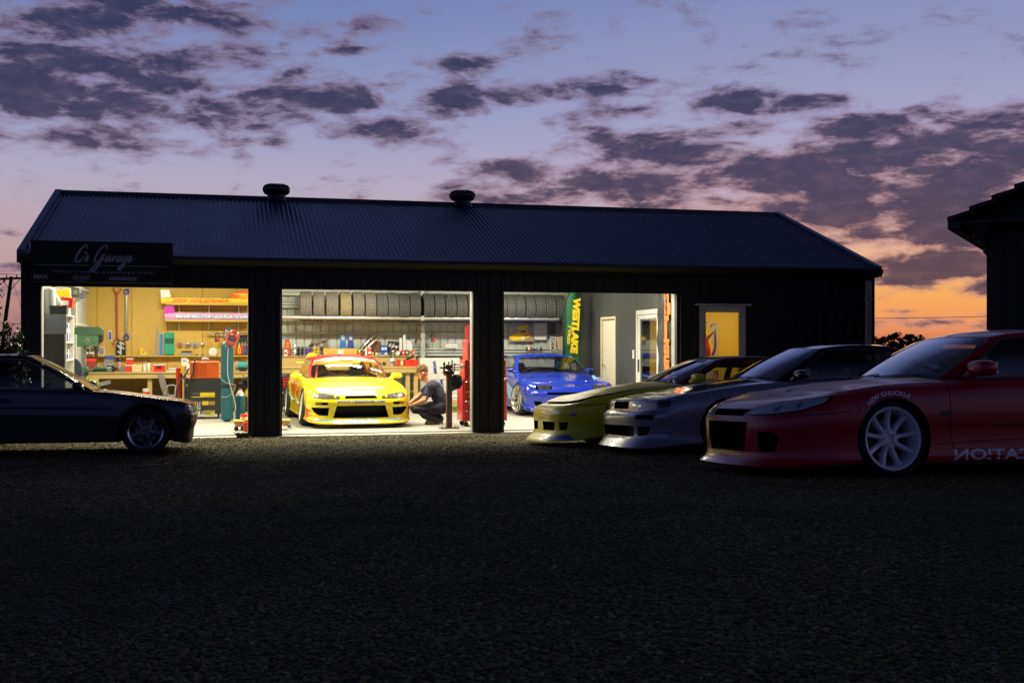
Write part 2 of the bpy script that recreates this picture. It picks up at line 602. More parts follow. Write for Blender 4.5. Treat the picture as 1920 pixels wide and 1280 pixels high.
m_bark = M('bark', (.06, .045, .03), .8, var=.3)
m_far = M('far_foliage', (.018, .018, .012), .8, var=.5, scale=1.5)
# ------------------------------------------------------------------ ground
def build_ground():
	xs = np.unique(np.concatenate([np.linspace(-400, -30, 12), np.linspace(-30, 30, 121), np.linspace(30, 400, 12)]))
	ys = np.unique(np.concatenate([np.linspace(-60, 0, 10), np.linspace(0, 30, 91), np.linspace(30, 900, 24)]))
	vs, fs = [], []
	for y in ys:
		for x in xs:
			vs.append((x, y, ground_z(x, y)))
	nx = len(xs)
	for j in range(len(ys) - 1):
		for i in range(nx - 1):
			a = j * nx + i
			fs.append((a, a + 1, a + nx + 1, a + nx))
	m = bpy.data.materials.new('gravel_bed')
	m.use_nodes = True
	t = m.node_tree
	N = NT(t)
	b = t.nodes['Principled BSDF']
	tc = N.node('ShaderNodeTexCoord').outputs['Object']
	vo = N.node('ShaderNodeTexVoronoi')
	N.set(vo.inputs['Vector'], tc)
	vo.inputs['Scale'].default_value = 42
	col = N.ramp(N.sep(vo.outputs['Color'])[0], [(0, (.04, .034, .026)), (.6, (.10, .085, .06)), (1, (.18, .15, .10))])
	big = N.noise(tc, .7, 5, .6)
	col = N.mix(N.m('MULTIPLY', N.smooth(big, .45, .7), .45), col, (.09, .078, .058, 1))
	N.set(b.inputs['Base Color'], col)
	b.inputs['Roughness'].default_value = .85
	b.inputs['Specular IOR Level'].default_value = .08
	bn = N.node('ShaderNodeBump')
	bn.inputs['Strength'].default_value = .9
	bn.inputs['Distance'].default_value = .02
	N.set(bn.inputs['Height'], N.m('SUBTRACT', 1.0, vo.outputs['Distance']))
	N.set(b.inputs['Normal'], bn.outputs[0])
	mb = MB().add(vs, fs)
	g = mb.build('ground', m, smooth=60)
	tag(g, 'dark gravel yard in front of the shed', kind='structure')
	return g
ground = build_ground()
def stone_mesh(name, seed, mat):
	r = np.random.default_rng(seed)
	bm = bmesh.new()
	bmesh.ops.create_icosphere(bm, subdivisions=1, radius=1.0)
	for v in bm.verts:
		v.co *= 1 + r.uniform(-.32, .32)
		v.co.z *= .55
		v.co.x *= 1.15
	me = bpy.data.meshes.new(name)
	bm.to_mesh(me)
	bm.free()
	me.materials.append(mat)
	me.polygons.foreach_set('use_smooth', [False] * len(me.polygons))
	return me
def build_gravel():
	m = bpy.data.materials.new('gravel_stone')
	m.use_nodes = True
	t = m.node_tree
	N = NT(t)
	b = t.nodes['Principled BSDF']
	oi = N.node('ShaderNodeObjectInfo')
	col = N.ramp(oi.outputs['Random'], [(0, (.05, .041, .021)), (.35, (.11, .09, .042)), (.6, (.155, .128, .058)), (.88, (.20, .165, .075)), (.98, (.25, .21, .11)), (1, (.36, .31, .18))])
	pn = N.noise(oi.outputs['Location'], .55, 4, .6)
	col = N.mix(N.smooth(pn, .42, .66), col, N.mix(.55, col, (.045, .036, .024, 1)))
	pn2 = N.noise(oi.outputs['Location'], 2.1, 3, .5)
	col = N.mix(N.m('MULTIPLY', N.smooth(pn2, .55, .72), .5), col, (.17, .145, .09, 1))
	N.set(b.inputs['Base Color'], col)
	b.inputs['Roughness'].default_value = .7
	b.inputs['Specular IOR Level'].default_value = .1
	variants = [stone_mesh('gravel_stone', s, m) for s in (3, 5, 8)]
	coll = bpy.data.collections.new('gravel_stones')
	for k, me in enumerate(variants):
		o = bpy.data.objects.new('gravel_stone', me)
		coll.objects.link(o)
	# scattered points: dense inside the camera's reach, sparse beyond
	pts, sc = [], []
	def fill(y0, y1, n, smin, smax):
		y = np.sqrt(rng.uniform(y0 * y0, y1 * y1, n))
		x = rng.uniform(-.5, .5, n) * y
		# continue outside the frame
		return x, y, rng.uniform(0, 1, n) ** 2.2 * (smax - smin) + smin
	for a in (fill(2.6, 7.0, 110000, .004, .014), fill(7.0, 11.0, 80000, .006, .017), fill(11.0, 17.4, 80000, .009, .024)):
		for x, y, s in zip(*a):
			rel_s = (x - OX) * CT + (y - OY) * ST
			rel_d = -(x - OX) * ST + (y - OY) * CT
			if rel_d > -.07 and rel_s < 12:
				continue
			pts.append((x, y, ground_z(x, y) + s * .18))
			sc.append(s)
	n = 12000
	for x, y, s in zip(rng.uniform(-14, 14, n), rng.uniform(-2, 16.5, n), rng.uniform(.01, .028, n)):
		if abs(x) < .5 * y and y > 2.6:
			continue
		if -(x - OX) * ST + (y - OY) * CT > -.08:
			continue
		pts.append((x, y, ground_z(x, y) + s * .18))
		sc.append(s)
	me = bpy.data.meshes.new('gravel')
	me.from_pydata(pts, [], [])
	at = me.attributes.new('stone_size', 'FLOAT', 'POINT')
	at.data.foreach_set('value', sc)
	me.materials.append(m)
	o = obj('gravel', me)
	tag(o, 'loose grey gravel stones covering the yard', kind='stuff')
	ng = bpy.data.node_groups.new('gravel_scatter', 'GeometryNodeTree')
	ng.interface.new_socket('Geometry', in_out='INPUT', socket_type='NodeSocketGeometry')
	ng.interface.new_socket('Geometry', in_out='OUTPUT', socket_type='NodeSocketGeometry')
	nd = ng.nodes
	gi, go = nd.new('NodeGroupInput'), nd.new('NodeGroupOutput')
	ci = nd.new('GeometryNodeCollectionInfo')
	ci.inputs['Collection'].default_value = coll
	ci.inputs['Separate Children'].default_value = True
	ci.inputs['Reset Children'].default_value = True
	mp = nd.new('GeometryNodeMeshToPoints')
	ip = nd.new('GeometryNodeInstanceOnPoints')
	ip.inputs['Pick Instance'].default_value = True
	na = nd.new('GeometryNodeInputNamedAttribute')
	na.data_type = 'FLOAT'
	na.inputs['Name'].default_value = 'stone_size'
	rv = nd.new('FunctionNodeRandomValue')
	rv.data_type = 'FLOAT_VECTOR'
	rv.inputs[0].default_value = (-.35, -.35, 0)
	rv.inputs[1].default_value = (.35, .35, 6.283)
	L = ng.links.new
	L(gi.outputs[0], mp.inputs['Mesh'])
	L(mp.outputs[0], ip.inputs['Points'])
	L(ci.outputs[0], ip.inputs['Instance'])
	L(rv.outputs[0], ip.inputs['Rotation'])
	L(na.outputs['Attribute'], ip.inputs['Scale'])
	L(ip.outputs[0], go.inputs[0])
	md = o.modifiers.new('scatter', 'NODES')
	md.node_group = ng
	return o
build_gravel()
# ------------------------------------------------------------------ the shed
D = 7.2
DB = 7.0                                   # inner face of the back wall
sA, sB, sC, sD_, sE, sG = (S(x, 0) for x in (77, 465, 529, 887, 945, 1269))
sL, sR = S(39, 0), S(1640, 0)
ZO = Zat(465, 541, 0)                      # head of the openings
ZE = Zat(36, 478, -.12)                    # eave
ZR = 4.02                                  # ridge
PITCH = (ZR - ZE) / (D / 2 + .12)
sRL, sRR = S(36, -.12), S(1649, -.12)
SLAB = 0.02
sW = S(1313, .1)                           # office partition
shed = thing('garage_shed', 'long black steel shed with three lit open bays and a blue grey corrugated roof', 'garage', 0, 0, 0)
def ribface(mb, s0, s1, z0, z1, d, pitch=.19, h=.022, w=.035, sgn=-1, mi=0):
	"""cladding sheet with trapezoid ribs in the plane d, ribs towards sgn"""
	vs, fs = [], []
	xs = [s0]
	s = s0 + .05
	prof = [(s0, 0)]
	while s + w + .03 < s1:
		prof += [(s, 0), (s + .012, h), (s + .012 + w, h), (s + .024 + w, 0)]
		s += pitch
	prof.append((s1, 0))
	for a, b in prof:
		vs += [(a, d + sgn * b, z0), (a, d + sgn * b, z1)]
	for i in range(len(prof) - 1):
		q = (2 * i, 2 * i + 2, 2 * i + 3, 2 * i + 1)
		fs.append(q if sgn < 0 else q[::-1])
	return mb.add(vs, fs, mi)
def build_shed():
	# front wall piers and header, ribbed black cladding on a frame
	zt = ZE - .02
	sdo0, sdo1 = S(1311, 0), S(1396, 0)     # glazed office door
	zdo = Zat(1350, 573, 0)
	for nm, a, b, z0, z1 in (('wall_pier', sL, sA, 0, ZO), ('wall_pier', sB, sC, 0, ZO), ('wall_pier', sD_, sE, 0, ZO),
							 ('front_wall', sG, sdo0, 0, ZO), ('front_wall', sdo1, sR, 0, ZO), ('wall_header', sL, sR, ZO, zt)):
		mb = MB()
		mb.box(a, b, 0, .09, z0, z1)
		ribface(mb, a, b, z0, z1, -.003)
		mb.build(nm, m_black, shed)
	MB().box(sdo0, sdo1, .002, .088, zdo, ZO).build('front_wall', m_black, shed)
	# inner steel posts beside the openings (pale strips in the reveals)
	for s in (sA - .06, sB - .0, sC - .06, sD_ - .0, sE - .06, sG - .0):
		mb = MB()
		mb.box(s, s + .06, .095, .24, SLAB, ZO + .3, bev=.006)
		mb.build('door_post', m_galv, shed)
	# floor
	mb = MB()
	mb.box(sL + .1, sR - .1, .30, DB, -.2, SLAB)
	mb.box(sL + .1, sR - .1, -.06, .27, -.2, SLAB - .012)
	mb.box(sL + .1, sR - .1, .26, .31, -.2, SLAB - .05)
	mb.build('floor_slab', m_conc, shed)
	# gable and back walls
	pent = [(.0, 0), (D, 0), (D, ZE - .04), (D / 2, ZR - .05), (.0, ZE - .04)]
	for s0, s1 in ((sL, sL + .08), (sR - .08, sR)):
		mb = MB()
		mb.prism(pent, s0 + .003, s1 - .003, 'yz')
		mb.build('gable_wall', m_black, shed)
	MB().box(sL, sR, D - .08, D, 0, ZE - .03).build('back_wall', m_black, shed)
	# inner linings
	sws = S(503, DB)
	mb = MB()
	ribface(mb, sws, sW - .004, SLAB, ZE - .04, DB + .03, .172, .02, .012, 1)
	mb.build('back_lining', m_steelin, shed)
	mb = MB()   # unlined steel left end wall
	mb.box(sL + .085, sL + .10, .1, DB - .03, SLAB, ZE + .2)
	for z in (.9, 1.75, 2.45):
		mb.box(sL + .10, sL + .17, .1, DB - .06, z, z + .055, bev=.01)
	for d in (2.3, 4.6):
		mb.box(sL + .10, sL + .19, d, d + .09, SLAB, ZE + .4, bev=.01)
	mb.build('end_lining', m_steelin, shed)
	# particle boards of the workbench wall
	seams = [S(x, 6.96) for x in (150, 182, 247, 314, 380, 445, 508)]
	for a, b in zip(seams[:-1], seams[1:]):
		dz = random.uniform(0, .004)
		MB().box(a + .003, b - .003, 6.955 + dz, 6.985, SLAB, ZE - .05, bev=.003).build('board', m_board, shed)
	# girts of the back wall (horizontal C sections)
	s0, s1 = sws, sW - .02
	for y in (549, 572, 625, 661):
		z = Zat(700, y, 6.93)
		mb = MB()
		if y in (549, 572, 661):
			for k in (-.075, -.005, .06):
				mb.box(s0, s1, 6.93, 7.0, z + k, z + k + .028, bev=.006)
			mb.box(s0, s1, 6.965, 7.0, z - .075, z + .088)
		else:
			mb.box(s0, s1, 6.95, 7.0, z - .02, z + .02, bev=.008)
		mb.build('girt', m_steelin, shed)
	for x in (793, ):
		s = S(x, 6.85)
		MB().box(s - .05, s + .05, 6.83, 6.92, SLAB, ZE, bev=.012).build('steel_column', m_galv, shed)
	# office partition with two openings
	def dw(x):
		rx = (x - CX) / F
		Y = (sW + OX * CT + OY * ST) / (rx * CT + ST)
		return -(Y * rx - OX) * ST + (Y - OY) * CT
	d1a, d1b = dw(1155), dw(1127)           # plain door: near edge, far edge
	d2b, d2a = dw(1194), dw(1194) - 2.25    # sliding door: far edge, near edge
	zt1 = 1.98
	zt2 = 2.06
	mb = MB()
	zw = 2.62
	mb.box(sW, sW + .08, d2b, d1a, SLAB, zw)
	mb.box(sW, sW + .08, d1b, DB, SLAB, zw)
	mb.box(sW + .001, sW + .079, d1a, d1b, zt1, zw)
	mb.box(sW + .001, sW + .079, d2a, d2b, zt2, zw)
	mb.box(sW, sW + .08, .1, d2a, SLAB, zw)
	mb.prism([(.1, zw + .001), (DB, zw + .001), (D / 2, ZR - .12)], sW + .002, sW + .078, 'yz')
	mb.build('partition_wall', m_darkwall, shed)
	# plain cream door in its jamb
	fr = MB()
	fr.box(sW - .015, sW + .095, d1b - .05, d1b, SLAB, zt1, bev=.005)
	fr.box(sW - .015, sW + .095, d1a, d1a + .05, SLAB, zt1, bev=.005)
	fr.box(sW - .012, sW + .092, d1a + .052, d1b - .052, zt1 - .05, zt1, bev=.005)
	fr.build('door_frame', M('door_jamb', (.62, .54, .36), .5), shed)
	dr = MB()
	dr.box(sW + .03, sW + .07, d1a + .055, d1b - .055, SLAB + .01, zt1 - .055, bev=.004)
	door = dr.build('door', m_cream, shed)
	h = MB()
	h.cyl((sW + .03, d1b - .14, .98), (sW - .03, d1b - .14, .98), .012, 10)
	h.cyl((sW - .03, d1b - .145, .98), (sW - .03, d1b - .26, .98), .011, 10)
	h.lathe([(.028, 0), (.028, .01), (.0, .012)], 14, axis='X', o=(sW + .018, d1b - .14, .98))
	h.build('handle', m_chrome, door, smooth=40)
	# white sliding glass door
	fr = MB()
	fr.box(sW - .02, sW + .1, d2b - .07, d2b, SLAB, zt2, bev=.006)
	fr.box(sW - .02, sW + .1, d2a, d2a + .07, SLAB, zt2, bev=.006)
	fr.box(sW - .018, sW + .098, d2a + .072, d2b - .072, zt2 - .09, zt2 - .002, bev=.006)
	fr.box(sW - .018, sW + .098, d2a + .072, d2b - .072, SLAB, SLAB + .05, bev=.006)
	fr.build('sliding_frame', m_white, shed)
	dm = (d2a + d2b) / 2
	for a, b, off in ((dm + .0, d2b - .075, .0), (d2a + .075, dm + .06, .045)):
		st = MB()
		st.box(sW + off, sW + off + .04, a, a + .08, SLAB + .055, zt2 - .095, bev=.004)
		st.box(sW + off, sW + off + .04, b - .08, b, SLAB + .055, zt2 - .095, bev=.004)
		st.box(sW + off + .002, sW + off + .038, a + .081, b - .081, zt2 - .17, zt2 - .097, bev=.004)
		st.box(sW + off + .002, sW + off + .038, a + .081, b - .081, SLAB + .057, SLAB + .2, bev=.004)
		if off > 0:
			st.box(sW + off + .002, sW + off + .038, a + .081, b - .081, 1.22, 1.3, bev=.004)
		sash = st.build('sliding_sash', m_white, shed)
		g = MB()
		g.box(sW + off + .017, sW + off + .023, a + .079, b - .079, SLAB + .19, zt2 - .165)
		g.build('pane', m_panedoor, sash)
		if off == 0:
			MB().box(sW - .025, sW - .002, b - .055, b - .025, .88, 1.12, bev=.006).build('handle', m_dark, sash)
	# stickers on the glass of the second sash
	for z0, z1, mt in ((1.72, 1.86, m_redp), (1.50, 1.58, m_blue), (1.40, 1.47, m_paper)):
		MB().box(sW + .058, sW + .0605, dm - .22, dm - .05, z0, z1).build('sticker', mt, shed)
	# switch plate
	ds = dw(1193) + .1
	sp = MB()
	sp.box(sW - .012, sW, ds, ds + .09, 1.13, 1.3, bev=.004)
	sp.box(sW - .018, sW - .012, ds + .03, ds + .06, 1.19, 1.24, bev=.003)
	sp.build('switch_plate', m_white, shed)
	# office beyond: yellow back wall, ceiling
	dy = 2.6
	mb = MB()
	mb.box(sW + .082, sR - .082, dy, dy + .05, SLAB, 2.55)
	mb.box(sW + .081, sW + .10, .1, dy - .001, SLAB, 2.55)
	mb.box(sR - .11, sR - .081, .1, dy - .001, SLAB, 2.55)
	mb.build('office_wall', m_yellowwall, shed)
	MB().box(sW + .082, sR - .082, .1, dy + .05, 2.552, 2.58).build('office_ceiling', m_white, shed)
	# glazed office door: frame, head flashing, sash, pane
	fw = sdo1 - sdo0
	mb = MB()
	mb.box(sdo0 - .003, sdo0 + .07, -.05, .1, SLAB, zdo - .001, bev=.006)
	mb.box(sdo1 - .07, sdo1 + .003, -.05, .1, SLAB, zdo - .001, bev=.006)
	mb.box(sdo0 + .072, sdo1 - .072, -.048, .098, zdo - .075, zdo - .002, bev=.006)
	mb.box(sdo0 + .072, sdo1 - .072, -.048, .098, SLAB, SLAB + .06, bev=.006)
	m_wf = M('grey_lilac_frame', (.48, .48, .55), .4)
	fr = mb.build('window_frame', m_wf, shed)
	mb = MB()
	mb.box(sdo0 - .09, sdo1 + .09, -.09, -.003, zdo + .002, zdo + .03, bev=.006)
	mb.build('head_flashing', m_wf, shed)
	mb = MB()
	for a, b in ((sdo0 + .073, sdo0 + .1), (sdo1 - .1, sdo1 - .073)):
		mb.box(a, b, -.02, .03, SLAB + .065, zdo - .08, bev=.006)
	mb.box(sdo0 + .102, sdo1 - .102, -.018, .028, zdo - .11, zdo - .078, bev=.006)
	mb.box(sdo0 + .102, sdo1 - .102, -.018, .028, SLAB + .067, SLAB + .25, bev=.006)
	sash = mb.build('glazed_sash', m_wf, shed)
	MB().box(sdo0 + .095, sdo1 - .095, .003, .009, SLAB + .24, zdo - .105).build('pane', m_pane, sash)
	MB().box(sdo0 + .078, sdo0 + .096, -.06, -.02, .95, 1.08, bev=.008).build('handle', m_chrome, sash)
	# roof: corrugated sheets, one object each
	nsheet = 20
	ws = (sRR - sRL) / nsheet
	per = 8
	for k in range(nsheet):
		a = sRL + k * ws
		nc = int(round(ws / .076))
		vs, fs = [], []
		cols = nc * per
		tilt = random.uniform(-.0025, .0025)
		for i in range(cols + 1):
			u = i / cols
			h = .0095 * math.cos(2 * PI * nc * u) + tilt * u
			for d, z in ((-.12, ZE), (1.2, ZE + 1.32 * PITCH), (2.4, ZE + 2.52 * PITCH), (D / 2 - .02, ZR - .02 * PITCH)):
				vs.append((a + u * ws, d, z + h + .03))
		for i in range(cols):
			for j in range(3):
				q = (i * 4 + j, i * 4 + 4 + j, i * 4 + 5 + j, i * 4 + 1 + j)
				fs.append(q)
		# thickness: a lower skin at the eave edge
		o = len(vs)
		for i in range(cols + 1):
			p = vs[i * 4]
			vs.append((p[0], p[1], p[2] - .012))
		for i in range(cols):
			fs.append((o + i, o + i + 1, (i + 1) * 4, i * 4))
		sh = MB().add(vs, fs).build('roof_sheet', m_roof, shed, smooth=70)
	mb = MB()
	mb.quad((sRR, D / 2 + .02, ZR - .02 * PITCH + .02), (sRL, D / 2 + .02, ZR - .02 * PITCH + .02), (sRL, D + .12, ZE + .02), (sRR, D + .12, ZE + .02))
	mb.build('rear_roof', m_roof, shed)
	mb = MB()
	e = .05
	mb.add([(sRL + .02, -.0, ZE - .0), (sRR - .02, -.0, ZE - .0), (sRR - .02, D / 2, ZR - .04), (sRL + .02, D / 2, ZR - .04), (sRL + .02, D, ZE - .0), (sRR - .02, D, ZE)],
		   [(0, 1, 2, 3)[::-1], (3, 2, 5, 4)[::-1]])
	mb.build('roof_lining', m_steelin, shed)
	# screws
	mb = MB()
	for k in range(int((sRR - sRL) / .304)):
		s = sRL + .076 * 2 + k * .304
		for d in (.25, 1.35, 2.45, 3.3):
			z = ZE + (d + .12) * PITCH + .041
			mb.box(s - .007, s + .007, d - .007, d + .007, z, z + .008)
	sc = mb.build('roof_screws', m_dark, shed)
	sc['kind'] = 'stuff'
	# ridge cap, barge flashings, gutter, fascia
	mb = MB()
	mb.prism([(D / 2 - .2, ZR - .2 * PITCH + .035), (D / 2, ZR + .075), (D / 2 + .2, ZR - .2 * PITCH + .035), (D / 2, ZR + .045)], sRL - .02, sRR + .02, 'yz')
	mb.build('ridge_cap', m_ridge, shed)
	for s0 in (sRL - .03, sRR - .07):
		mb = MB()
		mb.prism([(-.15, ZE - .11), (-.15, ZE + .07), (D / 2, ZR + .085), (D + .15, ZE + .07), (D + .15, ZE - .11), (D / 2, ZR - .07)], s0, s0 + .1, 'yz')
		mb.build('barge_flashing', m_roof, shed)
	mb = MB()
	mb.prism([(-.13, ZE + .01), (-.24, ZE + .01), (-.24, ZE - .03), (-.2, ZE - .1), (-.13, ZE - .1)], sRL - .0, sRR + .0, 'yz')
	mb.build('gutter', m_gutter, shed)
	mb = MB()
	mb.box(sL, sR, -.128, -.03, ZE - .12, ZE - .02)
	mb.build('fascia', m_black, shed)
	# downpipe at the far corner
	sx = S(1627, -.06)
	mb = MB()
	mb.box(sx - .045, sx + .045, -.11, -.028, .05, ZE - .16, bev=.015)
	mb.box(sx - .065, sx + .065, -.12, -.026, ZE - .5, ZE - .47, bev=.005)
	mb.box(sx - .065, sx + .065, -.12, -.026, .9, .93, bev=.005)
	mb.build('downpipe', M('pale_downpipe', (.40, .41, .46), .4), shed)
	# unseen roller door drums above the openings, sized to set how far light spills
	for a, b in ((sA, sB), (sC, sD_), (sE, sG)):
		mb = MB()
		mb.cyl((a + .02, .46, ZO + .31), (b - .02, .46, ZO + .31), .16, 24)
		mb.box(a + .01, b - .01, .255, .29, ZO + .14, ZO + .26, bev=.01)
		mb.build('roller_door', m_galv, shed, smooth=40)
	return dw
DW = build_shed()
# whirlybird vents on the ridge
def roof_vent(x, label, group='turbine vents on the roof ridge'):
	s = S(x, D / 2)
	t = thing('roof_vent', label, 'vent', s, D / 2 - .05, ZR + .03, group=group)
	b = MB()
	b.lathe([(.20, -.05), (.17, .02), (.16, .06), (.165, .08)], 24)
	b.build('vent_base', m_ridge, t, smooth=40)
	mv = M('turbine_metal', (.06, .075, .05), .3, metal=.7)
	nv = 18
	mb = MB()
	prof = [(.165, .07), (.21, .095), (.235, .14), (.235, .19), (.21, .23), (.14, .255), (.0, .262)]
	mb.lathe([(r - .012, h) for r, h in prof], 36)
	mb.build('turbine_head', mv, t, smooth=50)
	for k in range(nv):
		a = 2 * PI * k / nv
		v = MB()
		pts = [(r * math.cos(a + .9 * (h - .08)), r * math.sin(a + .9 * (h - .08)), h) for r, h in prof[:-1]]
		v.tube(pts, .011, 6)
		v.build('vane', mv, t, smooth=50)
	return t
roof_vent(518, 'round turbine vent on the roof ridge above the first pier')
roof_vent(866, 'round turbine vent on the roof ridge above the red tool cabinet')
# ------------------------------------------------------------------ lamps in the shed
m_tube = M('lit_tube', (1, .93, .75), .5, var=.0, emit=6.0)
def batten(s, d, z, energy, label, group='fluorescent lights under the shed roof', col=(1.0, .92, .70), ln=1.3, tilt=0.0):
	t = thing('fluorescent_light', label, 'light', s, d, z, group=group)
	MB().box(-ln / 2, ln / 2, -.04, .04, .02, .09, bev=.008).build('housing', m_white, t)
	for y in (-.035, .035):
		MB().cyl((-ln / 2 + .03, y, -.005), (ln / 2 - .03, y, -.005), .014, 10).build('tube', m_tube, t)
	ld = bpy.data.lights.new('tube_light', 'AREA')
	ld.shape = 'RECTANGLE'
	ld.size, ld.size_y = ln, (.55 if tilt else .15)
	ld.energy = energy
	ld.color = col
	lo = obj('tube_light', ld, t, (0, 0, -.03), (-tilt, 0, 0))
	return t
smid = [(sA + sB) / 2, (sC + sD_) / 2, (sE + sG) / 2]
LAMP = 250.0
for k, (s, bay) in enumerate(zip(smid, ('workbench bay', 'middle bay', 'blue car bay'))):
	batten(s, 1.5, 3.0, LAMP, 'twin tube light hung near the door of the ' + bay, tilt=math.radians(26))
	batten(s, 4.6, 3.15, LAMP * .6, 'twin tube light hung deep in the ' + bay)
batten((sW + sR) / 2, 1.3, 2.50, 26, 'twin tube light on the yellow office ceiling', None, (1, .86, .6), 1.0)
# ------------------------------------------------------------------ cars
m_carblack = M('car_black_trim', (.012, .012, .013), .5)
m_tyre = M('tyre_rubber', (.02, .02, .021), .7, var=.3, bump=.04)
m_headglass = M('headlamp_glass', (.30, .31, .32), .06, metal=.55, var=.25, scale=40, coat=1)
m_lens = glass_mat('headlamp_lens', (.92, .93, .95), .06)
m_refl = M('headlamp_reflector', (.85, .85, .84), .12, metal=1.0, var=.02)
m_amber = M('amber_lens', (.75, .22, .02), .2, coat=1)
m_redlens = M('red_lens', (.45, .02, .02), .2, coat=1)
m_screen = glass_mat('windscreen_glass', (.58, .64, .67), .40)
m_side = glass_mat('side_glass', (.62, .66, .66), .025)
m_seat = M('black_seat_cloth', (.018, .018, .02), .8, var=.3)
m_redseat = M('red_seat_cloth', (.42, .03, .02), .75)
m_inter = M('dark_car_interior', (.02, .02, .022), .7)
m_gap = M('panel_gap_shadow', (.004, .004, .004), .9)
m_cage = M('red_roll_cage', (.45, .03, .03), .4)
def boolean_cut(me, cutter):
	a = bpy.data.objects.new('cut_a', me)
	b = bpy.data.objects.new('cut_b', cutter)
	COL.objects.link(a)
	COL.objects.link(b)
	md = a.modifiers.new('b', 'BOOLEAN')
	md.object = b
	md.operation = 'DIFFERENCE'
	md.solver = 'EXACT'
	md.material_mode = 'INDEX'
	md.use_self = True
	dg = bpy.context.evaluated_depsgraph_get()
	dg.update()
	out = bpy.data.meshes.new_from_object(a.evaluated_get(dg))
	bpy.data.objects.remove(a)
	bpy.data.objects.remove(b)
	return out
